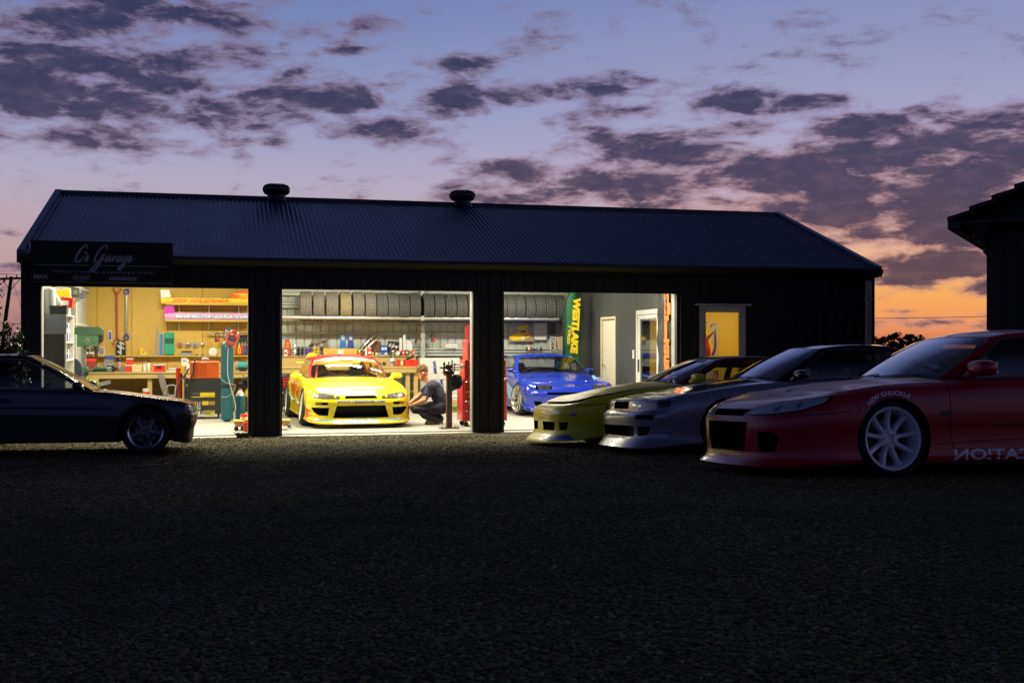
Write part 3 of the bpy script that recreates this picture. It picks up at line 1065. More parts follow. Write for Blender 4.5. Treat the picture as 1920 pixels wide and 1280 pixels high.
class Body:
	"""lofted car body: horizontal rings from sill to shoulder, capped by bonnet and deck; car axes: +x forward, origin under the front axle"""
	NF, NS, NR, NL, MC = 16, 66, 12, 24, 12
	def __init__(s, P):
		s.P = P
		s.zb, s.zs = pchip(P['zb']), pchip(P['zs'])
		s.plan, s.crown = pchip(P['plan']), pchip(P['crown'])
		s.f = catmull([(x, z) for x, z in P['front']], s.NL) if P.get('smooth', True) else s.lin(P['front'])
		k = len(P['front'])
		s.sd = s.res(P['side'], P['front'])
		s.r = s.res(P['rear'], P['front'])
		s.build()
	def lin(s, pts):
		P = np.array(pts, float)
		d = np.concatenate([[0], np.cumsum(np.linalg.norm(np.diff(P, axis=0), axis=1))])
		t = np.linspace(0, d[-1], s.NL)
		return np.stack([np.interp(t, d, P[:, 0]), np.interp(t, d, P[:, 1])], 1)
	def res(s, pts, ref):
		"""resample pts with the same parameter as the front profile"""
		R = np.array(ref, float)
		d = np.concatenate([[0], np.cumsum(np.linalg.norm(np.diff(R, axis=0), axis=1))])
		t = np.linspace(0, d[-1], s.NL)
		P = np.array(pts, float)
		return np.stack([pchip(list(zip(d, P[:, i])))(t) for i in (0, 1)], 1)
	def half(s, x, k):
		"""half width at station x, level k"""
		P = s.P
		w = s.sd[k][0] * s.plan(x)
		z = s.zb(x) + s.sd[k][1] * (s.zs(x) - s.zb(x))
		for (xw, amt, sp) in P['flare']:
			zz = math.exp(-((z - P.get('flare_z', .48)) / .24) ** 2)
			w += amt * math.exp(-((x - xw) / sp) ** 2) * zz
		return w, z
	def ring(s, k):
		P = s.P
		XA, XB = P['XA'], P['XB']
		nx, ny = P.get('nose_n', (2.0, 2.6))
		pts = []
		xf, zf = s.f[k]
		xr, zr = s.r[k]
		wA, zA = s.half(XA, k)
		for i in range(s.NF):
			a = PI / 2 * i / s.NF
			x = XA + (xf - XA) * math.cos(a) ** (2 / nx)
			y = wA * math.sin(a) ** (2 / ny)
			u = (x - XA) / (xf - XA)
			b = u * u * (3 - 2 * u)
			pts.append((x, y, zA + (zf - zA) * b))
		for x in s.stations:
			w, z = s.half(x, k)
			pts.append((x, w, z))
		wB, zB = s.half(XB, k)
		for i in range(1, s.NR + 1):
			a = PI / 2 * (1 - i / s.NR)
			x = XB + (xr - XB) * math.cos(a) ** (2 / 2.2)
			y = wB * math.sin(a) ** (2 / 3.2)
			u = (XB - x) / (XB - xr)
			b = u * u * (3 - 2 * u)
			pts.append((x, y if i < s.NR else 0.0, zB + (zr - zB) * b))
		pts[0] = (pts[0][0], 0.0, pts[0][2])
		return pts
	def build(s):
		P = s.P
		XA, XB = P['XA'], P['XB']
		st = list(np.linspace(XA, XB, s.NS))
		for xd in list(P['door']) + [P['hood_end']]:
			i = int(np.argmin([abs(v - xd) for v in st]))
			st[i] = xd
		s.stations = st
		rings = [s.ring(k) for k in range(s.NL)]
		n = len(rings[0])
		V, Fc, Mi = [], [], []
		idL, idR = {}, {}
		for k in range(s.NL):
			for i, (x, y, z) in enumerate(rings[k]):
				idL[k, i] = len(V)
				V.append((x, y, z))
				if 0 < i < n - 1:
					idR[k, i] = len(V)
					V.append((x, -y, z))
				else:
					idR[k, i] = idL[k, i]
		xd1, xd0 = P['door']
		hz = P.get('bumper_z', .52)
		for k in range(s.NL - 1):
			for i in range(n - 1):
				cx = (rings[k][i][0] + rings[k][i + 1][0]) / 2
				cz = (rings[k][i][2] + rings[k + 1][i][2]) / 2
				fk = s.sd[k][1]
				mi = 0
				if xd0 < cx < xd1 and fk > P.get('door_sill', .16):
					mi = 2
				elif cx > P['bumper_x'] and cz < hz:
					mi = 3
				elif cx < P['rbumper_x'] and cz < hz + .05:
					mi = 4
				Fc.append((idL[k, i], idL[k, i + 1], idL[k + 1, i + 1], idL[k + 1, i]))
				Mi.append(mi)
				Fc.append((idR[k, i + 1], idR[k, i], idR[k + 1, i], idR[k + 1, i + 1]))
				Mi.append(mi)
		# caps
		for k, top in ((s.NL - 1, True), (0, False)):
			rows = {}
			for i in range(n):
				x, y, z = rings[k][i]
				if i in (0, n - 1):
					rows[i] = [idL[k, i]] * (s.MC + 1)
					continue
				row = [idL[k, i]]
				cr = s.crown(x) if top else 0.0
				for j in range(1, s.MC):
					t = math.cos(PI * j / s.MC)
					yy = y * t
					e = P.get('crown_n', 2.2)
					V.append((x, yy, z + cr * (1 - abs(t) ** e)))
					row.append(len(V) - 1)
				row.append(idR[k, i])
				rows[i] = row
			for i in range(n - 1):
				cx = (rings[k][i][0] + rings[k][i + 1][0]) / 2
				mi = 1 if (top and cx > P['hood_end']) else 0
				for j in range(s.MC):
					q = [rows[i][j], rows[i + 1][j], rows[i + 1][j + 1], rows[i][j + 1]]
					q2 = []
					for a in q:
						if a not in q2:
							q2.append(a)
					if len(q2) < 3:
						continue
					jm = 1 if mi == 1 and P.get('hood_in', 1) <= j < s.MC - P.get('hood_in', 1) else 0
					Fc.append(tuple(q2) if top else tuple(q2[::-1]))
					Mi.append(jm)
		s.V, s.F, s.Mi = V, Fc, Mi
		s.bvh = BVHTree.FromPolygons([Vector(v) for v in V], Fc)
	def ztop(s, x, y):
		h = s.bvh.ray_cast(Vector((x, y, 3)), Vector((0, 0, -1)))
		return h[0].z if h[0] is not None else s.zs(x)
PROJ = {'front': lambda a, b: (Vector((5, a, b)), Vector((-1, 0, 0))),
		'rear': lambda a, b: (Vector((-8, a, b)), Vector((1, 0, 0))),
		'left': lambda a, b: (Vector((a, 4, b)), Vector((0, -1, 0))),
		'right': lambda a, b: (Vector((a, -4, b)), Vector((0, 1, 0))),
		'top': lambda a, b: (Vector((a, b, 4)), Vector((0, 0, -1)))}
def project(bvh, pts, plane, off=.003):
	out = []
	for a, b in pts:
		o, d = PROJ[plane](a, b)
		h = bvh.ray_cast(o, d)
		if h[0] is None:
			h = bvh.find_nearest(o + d * 5)
			if h[0] is None:
				out.append(Vector(o))
				continue
		nn = h[1]
		if nn.dot(d) > 0:
			nn = -nn
		out.append(h[0] + nn * off)
	return out
def patch(bvh, poly, plane, off=.003, cuts=3, mi=0, mb=None):
	"""filled 2-D polygon laid onto the body"""
	bm = bmesh.new()
	vs = [bm.verts.new((a, b, 0)) for a, b in poly]
	bm.faces.new(vs)
	bmesh.ops.triangulate(bm, faces=bm.faces[:])
	bmesh.ops.subdivide_edges(bm, edges=bm.edges[:], cuts=cuts, use_grid_fill=True)
	bmesh.ops.triangulate(bm, faces=bm.faces[:])
	bm.verts.ensure_lookup_table()
	P = project(bvh, [(v.co.x, v.co.y) for v in bm.verts], plane, off)
	d = PROJ[plane](0, 0)[1]
	fs = []
	for f in bm.faces:
		i = [v.index for v in f.verts]
		nrm = (P[i[1]] - P[i[0]]).cross(P[i[2]] - P[i[0]])
		fs.append(tuple(i) if nrm.dot(d) < 0 else tuple(i[::-1]))
	bm.free()
	mb = mb or MB()
	return mb.add(P, fs, mi)
def ptext(bvh, body, plane, at, w, h, flip=False, off=.0022, mb=None, mi=0, shear=.0, bold=.0, rot=0, arc=None, mirror=False, space=1.0):
	"""lettering laid onto the body: at = centre in the projection plane; w, h its size; arc = (cx, cz, r) runs it round a wheel arch"""
	me = text_data(body, .1, shear, bold, space=space)
	if not len(me.vertices):
		return mb or MB()
	fit_text(me, w, h)
	bm = bmesh.new()
	bm.from_mesh(me)
	bmesh.ops.triangulate(bm, faces=bm.faces[:])
	for _k in range(3):
		lg = [e for e in bm.edges if e.calc_length() > max(.03, h * .6)]
		if not lg: break
		bmesh.ops.subdivide_edges(bm, edges=lg, cuts=1)
		bmesh.ops.triangulate(bm, faces=bm.faces[:])
	pts = []
	c, s_ = math.cos(rot), math.sin(rot)
	bm.verts.index_update()
	for v in bm.verts:
		x, y = v.co.x, v.co.y
		if mirror: x = -x
		if arc:
			ang = PI / 2 + arc[3] - x / arc[2] * (1 if not flip else -1) * 1
			if flip:
				ang = PI / 2 + arc[3] + x / arc[2] * -1
			r = arc[2] + y
			a, b = arc[0] + (-1 if flip else 1) * r * math.cos(ang), arc[1] + r * math.sin(ang)
		else:
			x, y = x * c - y * s_, x * s_ + y * c
			a, b = at[0] + (-x if flip else x), at[1] + y
		pts.append((a, b))
	P = project(bvh, pts, plane, off)
	d = PROJ[plane](0, 0)[1]
	fs = []
	for f in bm.faces:
		i = [v.index for v in f.verts]
		nrm = (P[i[1]] - P[i[0]]).cross(P[i[2]] - P[i[0]])
		fs.append(tuple(i) if nrm.dot(d) < 0 else tuple(i[::-1]))
	bm.verts.index_update()
	bm.free()
	bpy.data.meshes.remove(me)
	mb = mb or MB()
	return mb.add(P, fs, mi)
def seam(bvh, pts, plane, w=.006, off=.0015, mb=None, mi=0, n=24):
	"""thin dark gap line laid on the body along a 2-D polyline"""
	P2 = catmull(pts, n) if len(pts) > 2 else np.array([np.array(pts[0]) * (1 - t) + np.array(pts[1]) * t for t in np.linspace(0, 1, n)])
	A, B = [], []
	for i in range(len(P2)):
		t = P2[min(i + 1, len(P2) - 1)] - P2[max(i - 1, 0)]
		t = t / (np.linalg.norm(t) + 1e-9)
		nn = np.array([-t[1], t[0]]) * w / 2
		A.append(tuple(P2[i] + nn))
		B.append(tuple(P2[i] - nn))
	PA, PB = project(bvh, A, plane, off), project(bvh, B, plane, off)
	mb = mb or MB()
	k = len(PA)
	d = PROJ[plane](0, 0)[1]
	fs = []
	for i in range(k - 1):
		q = (i, i + 1, k + i + 1, k + i)
		V = PA + PB
		nrm = (V[q[1]] - V[q[0]]).cross(V[q[2]] - V[q[0]])
		fs.append(q if nrm.dot(d) < 0 else q[::-1])
	return mb.add(PA + PB, fs, mi)
def rounded(cx, cy, w, h, r, n=4, skew=0.0):
	pts = []
	for (sx, sy, a0) in ((1, 1, 0), (-1, 1, PI / 2), (-1, -1, PI), (1, -1, 1.5 * PI)):
		for i in range(n + 1):
			a = a0 + PI / 2 * i / n
			y = cy + sy * (h / 2 - r) + r * math.sin(a)
			pts.append((cx + sx * (w / 2 - r) + r * math.cos(a) + skew * (y - cy), y))
	return pts
WHEELS = {}
def wheel_meshes(style, R, rim, width, mrim, msp=None):
	key = (style, R, rim, width, mrim.name)
	if key in WHEELS:
		return WHEELS[key]
	w = width / 2
	t = MB()
	t.lathe([(rim + .004, -w + .02), (rim + .02, -w - .004), (R - .05, -w - .012), (R - .018, -w + .004), (R - .004, -w + .03), (R, -w * .5),
			 (R - .006, -w * .42), (R - .006, -w * .36), (R, -w * .3), (R, w * .3), (R - .006, w * .36), (R - .006, w * .42), (R, w * .5), (R - .004, w - .03),
			 (R - .018, w - .004), (R - .05, w + .012), (rim + .02, w + .004), (rim + .004, w - .02)], 48, 0, 'Y', capped=False)
	tyre = t.data('tyre', m_tyre, 45)
	m = MB()
	# barrel, lips
	m.lathe([(rim + .006, -w - .002), (rim - .012, -w + .004), (rim - .022, -w + .03), (rim - .03, 0), (rim - .022, w - .03), (rim - .010, w - .004), (rim + .008, w + .003), (rim + .012, w - .004), (rim + .004, w - .02)], 48, 0, 'Y', capped=False)
	yf = {'deep5': .25, 'nine': .55, 'mesh': .5, 'dish': .1}.get(style, .4) * w
	# hub
	m.lathe([(.075, yf - .05), (.075, yf - .005), (.068, yf + .004), (.035, yf + .006), (.03, yf - .012), (.0, yf - .014)], 24, 1, 'Y')
	for k in range(5):
		a = 2 * PI * k / 5
		m.cyl((.052 * math.cos(a), yf, .052 * math.sin(a)), (.052 * math.cos(a), yf + .015, .052 * math.sin(a)), .009, 6, 2)
	def spoke(a, r0, w0, y0, r1, w1, y1, th=.03, curve=0.0):
		ca, sa = math.cos(a), math.sin(a)
		vs = []
		N_ = 5
		for i in range(N_ + 1):
			u = i / N_
			r = r0 + (r1 - r0) * u
			ww = w0 + (w1 - w0) * u
			if style == 'deep5':
				ww = w0 + (w1 - w0) * u - .012 * math.sin(PI * u)
			y = y0 + (y1 - y0) * u + curve * math.sin(PI * u)
			for (sx, sy) in ((-1, 0), (-.7, .008), (.7, .008), (1, 0), (1, -th), (-1, -th)):
				lx, lz = r, sx * ww / 2
				vs.append((lx * ca - lz * sa, y + sy, lx * sa + lz * ca))
		fs = []
		for i in range(N_):
			for j in range(6):
				fs.append((i * 6 + j, i * 6 + (j + 1) % 6, (i + 1) * 6 + (j + 1) % 6, (i + 1) * 6 + j))
		fs += [tuple(range(6))[::-1], tuple(N_ * 6 + j for j in range(6))]
		m.add(vs, fs, 1)
	r1 = rim - .018
	if style == 'deep5':
		for k in range(5):
			spoke(2 * PI * k / 5 + .3, .05, .085, yf, r1, .088, yf - .02, .035)
		m.lathe([(r1 - .012, yf - .07), (r1 - .012, yf - .01), (r1 + .004, yf)], 40, 1, 'Y', capped=False)
	elif style == 'nine':
		for k in range(9):
			spoke(2 * PI * k / 9 + .16, .055, .032, yf - .004, r1, .036, yf + .02, .04, -.018)
	elif style == 'mesh':
		for k in range(10):
			a = 2 * PI * k / 10
			spoke(a, .05, .03, yf, r1, .02, yf + .01, .03)
			for sg in (-1, 1):
				a2 = a + sg * .16
				p0 = ((rim * .55) * math.cos(a), yf + .006, (rim * .55) * math.sin(a))
				p1 = (r1 * math.cos(a2), yf + .01, r1 * math.sin(a2))
				m.tube([p0, p1], .009, 6, 1)
	elif style == 'dish':
		for k in range(8):
			spoke(2 * PI * k / 8, .05, .05, yf, r1, .05, yf - .0, .03)
	# brake disc behind
	m.lathe([(.0, -.03), (.14, -.03), (.14, -.05), (.0, -.05)], 32, 3, 'Y')
	rimd = m.data('wheel', [mrim, msp or mrim, m_steel, M('brake_disc', (.12, .12, .12), .4, metal=.8)], 40)
	WHEELS[key] = (rimd, tyre)
	return WHEELS[key]
def add_wheels(root, P):
	for (x, yt, R, rim, width, camber, steer) in P['wheels']:
		rd, td = wheel_meshes(P['wheel_style'], R, rim, width, P['m_rim'], P.get('m_spoke'))
		for sg in (1, -1):
			o = obj('wheel', rd, root, (x, sg * yt, R * math.cos(camber) + .5 * width * math.sin(camber) * .2))
			o.rotation_euler = (camber, random.uniform(0, 1) if P['wheel_style'] != 'nine' else .0, (0 if sg > 0 else PI) + steer)
			obj('tyre', td, o)
def seat(root, x, y, z, mat, rake=.35, name='seat'):
	t = MB()
	t.box(x - .25, x + .25, y - .23, y + .23, z, z + .14, 0, .05)
	mt = Matrix.Translation((x - .25, y, z + .08)) @ Matrix.Rotation(-rake, 4, 'Y')
	t.box(-.06, .06, -.22, .22, 0, .50, 0, .05, mt)
	t.box(-.05, .07, -.25, -.17, .02, .42, 0, .03, mt)
	t.box(-.05, .07, .17, .25, .02, .42, 0, .03, mt)
	t.box(-.045, .05, -.14, .14, .49, .70, 0, .05, mt)
	return t.build(name, mat, root, smooth=40)
def make_car(name, label, P, loc, rz, group=None):
	root = wthing(name, label, 'car', loc, rz, group)
	B = Body(P)
	paint = P['paint']
	hoodm, black = P.get('hoodpaint', paint), m_carblack
	me = bpy.data.meshes.new('body')
	me.from_pydata(B.V, [], B.F)
	slots = [paint, hoodm, P.get('doorpaint', paint), P.get('bumperpaint', paint), P.get('bumperpaint', paint), black]
	for m in slots:
		me.materials.append(m)
	me.polygons.foreach_set('material_index', B.Mi)
	me.update()
	# cutters: arches, cabin tub, intakes, lamp pockets
	c = MB()
	for (x, yt, R, rim, width, cam_, st_) in P['wheels']:
		ra = R + P.get('arch_gap', .035)
		for sg in (1, -1):
			c.cyl((x, sg * .44, R + P.get('drop', 0)), (x, sg * 1.3, R + P.get('drop', 0)), ra, 40, 5)
	cb, xr_ = P['cab_base'], P['tub']
	c.prism([(xr_[0], -xr_[2]), (xr_[0], xr_[2]), (xr_[1], xr_[2] * .92), (xr_[1], -xr_[2] * .92)], .28, 1.4, 'xy', 5)
	for (poly, x0, x1) in P.get('intakes', []):
		c.prism(poly, x0, x1, 'yz', 5)
		if min(p[0] for p in poly) > 0.02:
			c.prism([(-a, b) for a, b in poly], x0, x1, 'yz', 5)
	for (poly, y0) in P.get('side_cuts', []):
		for sg in (1, -1):
			c.prism(poly, sg * y0, sg * 1.3, 'xz', 5)
	cm = c.data('cutter', slots)
	# recalc normals of cutter
	bm = bmesh.new()
	bm.from_mesh(cm)
	bmesh.ops.recalc_face_normals(bm, faces=bm.faces[:])
	bm.to_mesh(cm)
	bm.free()
	bm = bmesh.new()
	bm.from_mesh(me)
	bmesh.ops.remove_doubles(bm, verts=bm.verts[:], dist=1e-5)
	bmesh.ops.recalc_face_normals(bm, faces=bm.faces[:])
	bm.to_mesh(me)
	bm.free()
	cut = boolean_cut(me, cm)
	# split into body, bonnet, doors, bumpers
	groups = {0: ('body',), 1: ('bonnet',), 2: ('door',), 3: ('front_bumper',), 4: ('rear_bumper',)}
	co = np.empty(len(cut.vertices) * 3)
	cut.vertices.foreach_get('co', co)
	co = co.reshape(-1, 3)
	parts = {}
	cut.set_sharp_from_angle(angle=math.radians(P.get('sharp', 38)))
	for p in cut.polygons:
		k = p.material_index
		if k == 5:
			k = 3 if (p.center.x > P['bumper_x'] and p.center.z < P.get('bumper_z', .52)) else 0
		if k == 2:
			k = (2, 1 if p.center.y > 0 else -1)
		parts.setdefault(k, []).append(p.index)
	made = {}
	bm0 = bmesh.new()
	bm0.from_mesh(cut)
	for k, idx in parts.items():
		bm = bm0.copy()
		bm.faces.ensure_lookup_table()
		keep = set(idx)
		bmesh.ops.delete(bm, geom=[f for f in bm.faces if f.index not in keep], context='FACES')
		nm = groups[k[0] if isinstance(k, tuple) else k][0]
		d = bpy.data.meshes.new(nm)
		bm.to_mesh(d)
		bm.free()
		for m in slots:
			d.materials.append(m)
		d.polygons.foreach_set('use_smooth', [True] * len(d.polygons))
		d.set_sharp_from_angle(angle=math.radians(P.get('sharp', 38)))
		made[k] = obj(nm, d, root)
	bm0.free()
	# greenhouse
	cab_b, cab_t = P['cab_base'], P['cab_top']
	zr, crn = pchip(P['zroof']), P.get('roof_crown', .045)
	counts = [10, 2, 12, 2, 8, 3, 10]
	def key_ring(K, zf):
		pts = []
		for sgm in range(7):
			a, b = K[sgm], K[sgm + 1]
			n = counts[sgm]
			for i in range(n):
				u = i / n
				y = a[1] + (b[1] - a[1]) * u
				if sgm == 0:
					x = a[0] + (b[0] - a[0]) * u ** 2
				elif sgm == 6:
					x = b[0] + (a[0] - b[0]) * (1 - u) ** 2
				else:
					x = a[0] + (b[0] - a[0]) * u
				pts.append((x, y))
		pts.append(K[7])
		return [(x, y, zf(x, y)) for x, y in pts]
	wref = pchip(P['roof_w'])
	ztr = lambda x, y: zr(x) + crn * (1 - min(1, abs(y) / wref(x)) ** 2)
	base = key_ring(cab_b, lambda x, y: B.ztop(x, y) - .012)
	top = key_ring(cab_t, ztr)
	n = len(base)
	lv = [0, .035, .1, .2, .3, .4, .5, .6, .7, .8, .88, .93, .965, 1.0]
	bow = P.get('bulge', .03)
	def pt(i, t):
		b, q = Vector(base[i]), Vector(top[i])
		p = b.lerp(q, t)
		segm = 0
		k = 0
		for a_, cnt in enumerate(counts):
			if i < k + cnt:
				segm = a_
				break
			k += cnt
		e = math.sin(PI * t) * bow
		nrm = Vector((0, 1, 0)) if 1 <= segm <= 5 else Vector((.35, 0, .5)) if segm == 0 else Vector((-.35, 0, .5))
		yw = min(1, p.y / .3) if 1 <= segm <= 5 else 1
		return p + nrm * e * (yw if segm not in (0, 6) else 1.0) * (1 if segm not in (0, 6) else P.get('screen_bow', 1.0))
	seg_of = []
	for a_, cnt in enumerate(counts):
		seg_of += [a_] * cnt
	V, idx = [], {}
	for k, t in enumerate(lv):
		for i in range(n):
			p = pt(i, t)
			for sg in (1, -1):
				if sg < 0 and (i == 0 or i == n - 1):
					idx[k, i, -1] = idx[k, i, 1]
					continue
				idx[k, i, sg] = len(V)
				V.append((p.x, p.y * sg if i not in (0, n - 1) else 0.0, p.z))
	skin, glass = [], {}
	side_t0, side_t1 = 1, 10
	for k in range(len(lv) - 1):
		for i in range(n - 1):
			sg_ = seg_of[i]
			for sg in (1, -1):
				q = (idx[k, i, sg], idx[k, i + 1, sg], idx[k + 1, i + 1, sg], idx[k + 1, i, sg])
				q = q if sg > 0 else q[::-1]
				key = None
				if sg_ == 0 and 1 <= k <= 11: key = ('windscreen', 0)
				elif sg_ == 6 and 1 <= k <= 10: key = ('rear_window', 0)
				elif sg_ == 2 and side_t0 <= k < side_t1: key = ('side_window', sg)
				elif sg_ == 4 and side_t0 <= k < side_t1 and P.get('quarter', True): key = ('quarter_window', sg)
				if key:
					glass.setdefault(key, []).append(q)
				else:
					skin.append(q)
	kt = len(lv) - 1
	rows = {}
	for i in range(n):
		if i in (0, n - 1):
			rows[i] = [idx[kt, i, 1]] * 9
			continue
		x, y, z = top[i]
		row = [idx[kt, i, 1]]
		for j in range(1, 8):
			yy = y * math.cos(PI * j / 8)
			V.append((x, yy, ztr(x, yy)))
			row.append(len(V) - 1)
		row.append(idx[kt, i, -1])
		rows[i] = row
	for i in range(n - 1):
		for j in range(8):
			q = []
			for a in (rows[i][j], rows[i + 1][j], rows[i + 1][j + 1], rows[i][j + 1]):
				if a not in q: q.append(a)
			if len(q) > 2: skin.append(tuple(q))
	mb = MB()
	mb.add(V, skin)
	def compact(faces):
		used = sorted({i for f in faces for i in f})
		mp = {a: b for b, a in enumerate(used)}
		return [V[i] for i in used], [tuple(mp[i] for i in f) for f in faces]
	v_, f_ = compact(skin)
	roof = MB().add(v_, f_).build('roof', P.get('roofpaint', paint), root, smooth=50)
	for (nm, sg), fs in glass.items():
		v_, f_ = compact(fs)
		MB().add(v_, f_).build(nm, P.get('screen', m_screen) if nm == 'windscreen' else P.get('sideglass', m_side), root, smooth=60)
	allf = [f for fs in glass.values() for f in fs] + skin
	cbvh = BVHTree.FromPolygons([Vector(v) for v in V], allf)
	# weather strips: dark line round the side windows and at the screen foot
	for sg in (1, -1):
		mbs = MB()
		i0 = counts[0] + counts[1]
		i1 = i0 + counts[2] + counts[3] + counts[4]
		mbs.tube([Vector(V[idx[1, i, sg]]) + Vector((0, .004 * sg, 0)) for i in range(i0, i1 + 1)], .009, 6)
		mbs.tube([Vector(V[idx[10, i, sg]]) + Vector((0, .004 * sg, 0)) for i in range(i0, i1 + 1)], .008, 6)
		mbs.tube([Vector(V[idx[k, i0, sg]]) + Vector((0, .004 * sg, 0)) for k in range(1, 11)], .008, 6)
		mbs.build('weather_strip', P.get('stripmat', m_carblack), root)
	# interior
	zc = B.zs(P['hood_end'])
	dash = MB()
	xd = P['tub'][0]
	dash.box(xd - .38, xd - .02, -.60, .60, .5, zc - .02, 0, .06)
	dash.build('dashboard', m_inter, root, smooth=40)
	sy = P.get('driver', -1) * .36
	xs_ = xd - 1.05
	seat(root, xs_, sy, .26, P.get('seatmat', m_seat))
	if P.get('passenger', True):
		seat(root, xs_, -sy, .26, P.get('seatmat2', P.get('seatmat', m_seat)))
	sw = MB()
	c0 = Vector((xd - .45, sy, zc - .04))
	ax = Matrix.Translation(c0) @ Matrix.Rotation(math.radians(-65), 4, 'Y')
	sw.tube([(ax @ Vector((.17 * math.cos(a), .17 * math.sin(a), 0))) for a in np.linspace(0, 2 * PI, 24, endpoint=False)], .014, 6, closed=True)
	for a in (0.5, 2.6, -PI / 2):
		sw.tube([ax @ Vector((0, 0, -.02)), ax @ Vector((.17 * math.cos(a), .17 * math.sin(a), 0))], .012, 6)
	sw.build('steering_wheel', m_inter, root, smooth=40)
	if P.get('cage'):
		cg = MB()
		xb = xs_ - .45
		zz = zr(xb) - .05
		yy = .52
		cg.tube([(xb, yy, .35), (xb, yy, zz - .12), (xb, yy - .1, zz), (xb, -yy + .1, zz), (xb, -yy, zz - .12), (xb, -yy, .35)], .02, 8)
		cg.tube([(xb, yy, .5), (xb, -yy + .06, zz - .06)], .018, 8)
		cg.tube([(xb, -yy, .5), (xb, yy - .06, zz - .06)], .018, 8)
		cg.tube([(xb, yy, .72), (xb, -yy, .72)], .018, 8)
		for sg in (1, -1):
			cg.tube([(xb, sg * (yy - .06), zz - .03), (cab_t[1][0] - .05, sg * (cab_t[1][1] - .06), zr(cab_t[1][0]) - .05), (xd - .06, sg * .58, zc - .05), (xd - .06, sg * .6, .35)], .02, 8)
			cg.tube([(xb, sg * (yy - .05), zz - .05), (xb - .75, sg * .42, .75)], .018, 8)
		cg.build('roll_cage', P['cage'], root, smooth=40)
	add_wheels(root, P)
	# mirrors
	for sg in P.get('mirror_sides', (1, -1)):
		mx, my, mz = P['mirror']
		msc = P.get('mirror_scale', .9)
		mm = MB()
		mm.ell((mx - .02, sg * (my + .10), mz + .07), (.078 * msc, .118 * msc, .058 * msc), 20, 14, 0, .68)
		mm.tube([(mx + .02, sg * (my - .03), mz + .01), (mx, sg * (my + .07), mz + .05)], [.035, .03], 10, 0)
		mo = mm.build('door_mirror', P.get('mirrorpaint', paint), root, smooth=50)
		mg = MB()
		mg.box(mx - .02 - .078 * msc, mx - .02 - .074 * msc, sg * (my + .10 - .07 * msc), sg * (my + .10 + .07 * msc), mz + .07 - .045 * msc, mz + .07 + .045 * msc)
		mg.build('mirror_glass', m_chrome, mo)
	# wipers
	wp = MB()
	for y0, y1 in ((.05, .55), (-.5, .0)):
		a = Vector((cab_b[0][0] + .02, y0, B.ztop(cab_b[0][0] + .02, y0) + .012))
		hx = []
		for u in np.linspace(0, 1, 6):
			y = y0 + (y1 - y0) * u
			t_ = .03 + .16 * (1 - u)
			i = min(range(counts[0] + 1), key=lambda q: abs(base[q][1] - abs(y)))
			p = pt(i, .05 + .05 * u)
			hx.append(Vector((p.x + .006, y, p.z + .006)))
		wp.tube([a] + hx, .006, 5)
	wp.build('wiper', m_carblack, root)
	# gaps
	x1, x0 = P['door']
	for pl in ('left', 'right'):
		g = MB()
		zt1, zt0 = B.zs(x1) - .02, B.zs(x0) - .02
		zl = B.zb(x1) + P.get('door_sill', .16) * (zt1 - B.zb(x1))
		seam(B.bvh, [(x1, zt1), (x1 + .01, (zt1 + zl) / 2), (x1 - .01, zl + .03), (x1 - .05, zl)], pl, mb=g)
		seam(B.bvh, [(x1 - .05, zl), (x0 + .12, zl)], pl, mb=g)
		seam(B.bvh, [(x0 + .12, zl), (x0 + .03, zl + .08), (x0, (zt0 + zl) / 2 + .05), (x0 - .01, zt0)], pl, mb=g)
		g.build('door_gap', m_gap, root)
	hw = P.get('hood_w', .62)
	g = MB()
	xn = P['hood_front']
	for sg in (1, -1):
		seam(B.bvh, [(P['hood_end'] + .02, sg * hw), ((P['hood_end'] + xn) / 2, sg * hw * .97), (xn, sg * hw * .86)], 'top', mb=g)
	seam(B.bvh, [(xn, hw * .86), (xn + .03, 0), (xn, -hw * .86)], 'top', mb=g)
	g.build('bonnet_gap', m_gap, root)
	# door handles
	for pl, sg in (('left', 1), ('right', -1)):
		hp = rounded(x0 + .2, B.zs(x0 + .2) - .13, .16, .05, .02)
		dk = made.get((2, sg))
		patch(B.bvh, hp, pl, .004, 1).build('handle', m_carblack, dk if dk is not None else root)
	return root, B, cbvh, made
def ipatch(B, poly, off=.004, cuts=3, mi=0, mb=None, side=1):
	"""patch given in body-grid terms: (ring index, height) pairs; follows the bodywork round the corner"""
	rings = np.array([B.ring(k) for k in range(B.NL)])       # k, i, 3
	def at(i, z):
		i = min(max(i, 0), rings.shape[1] - 1.001)
		i0 = int(i)
		u = i - i0
		colm = rings[:, i0] * (1 - u) + rings[:, i0 + 1] * u
		zz = colm[:, 2]
		k0 = int(np.argmin(zz))
		zz2, c2 = zz[k0:], colm[k0:]
		return Vector((np.interp(z, zz2, c2[:, 0]), np.interp(z, zz2, c2[:, 1]) * side, z))
	bm = bmesh.new()
	vs = [bm.verts.new((a, b * 20, 0)) for a, b in poly]
	bm.faces.new(vs)
	bmesh.ops.triangulate(bm, faces=bm.faces[:])
	bmesh.ops.subdivide_edges(bm, edges=bm.edges[:], cuts=cuts, use_grid_fill=True)
	bmesh.ops.triangulate(bm, faces=bm.faces[:])
	P = []
	for v in bm.verts:
		p = at(v.co.x, v.co.y / 20)
		h = B.bvh.find_nearest(p)
		nn = h[1]
		if nn.dot(Vector((1.2, side * .6, .3))) < 0: nn = -nn
		P.append(h[0] + nn * off)
	fs = []
	bm.verts.index_update()
	for f in bm.faces:
		i = [v.index for v in f.verts]
		nrm = (P[i[1]] - P[i[0]]).cross(P[i[2]] - P[i[0]])
		fs.append(tuple(i) if nrm.dot(Vector((1, side * .5, .2))) > 0 else tuple(i[::-1]))
	bm.free()
	mb = mb or MB()
	return mb.add(P, fs, mi)
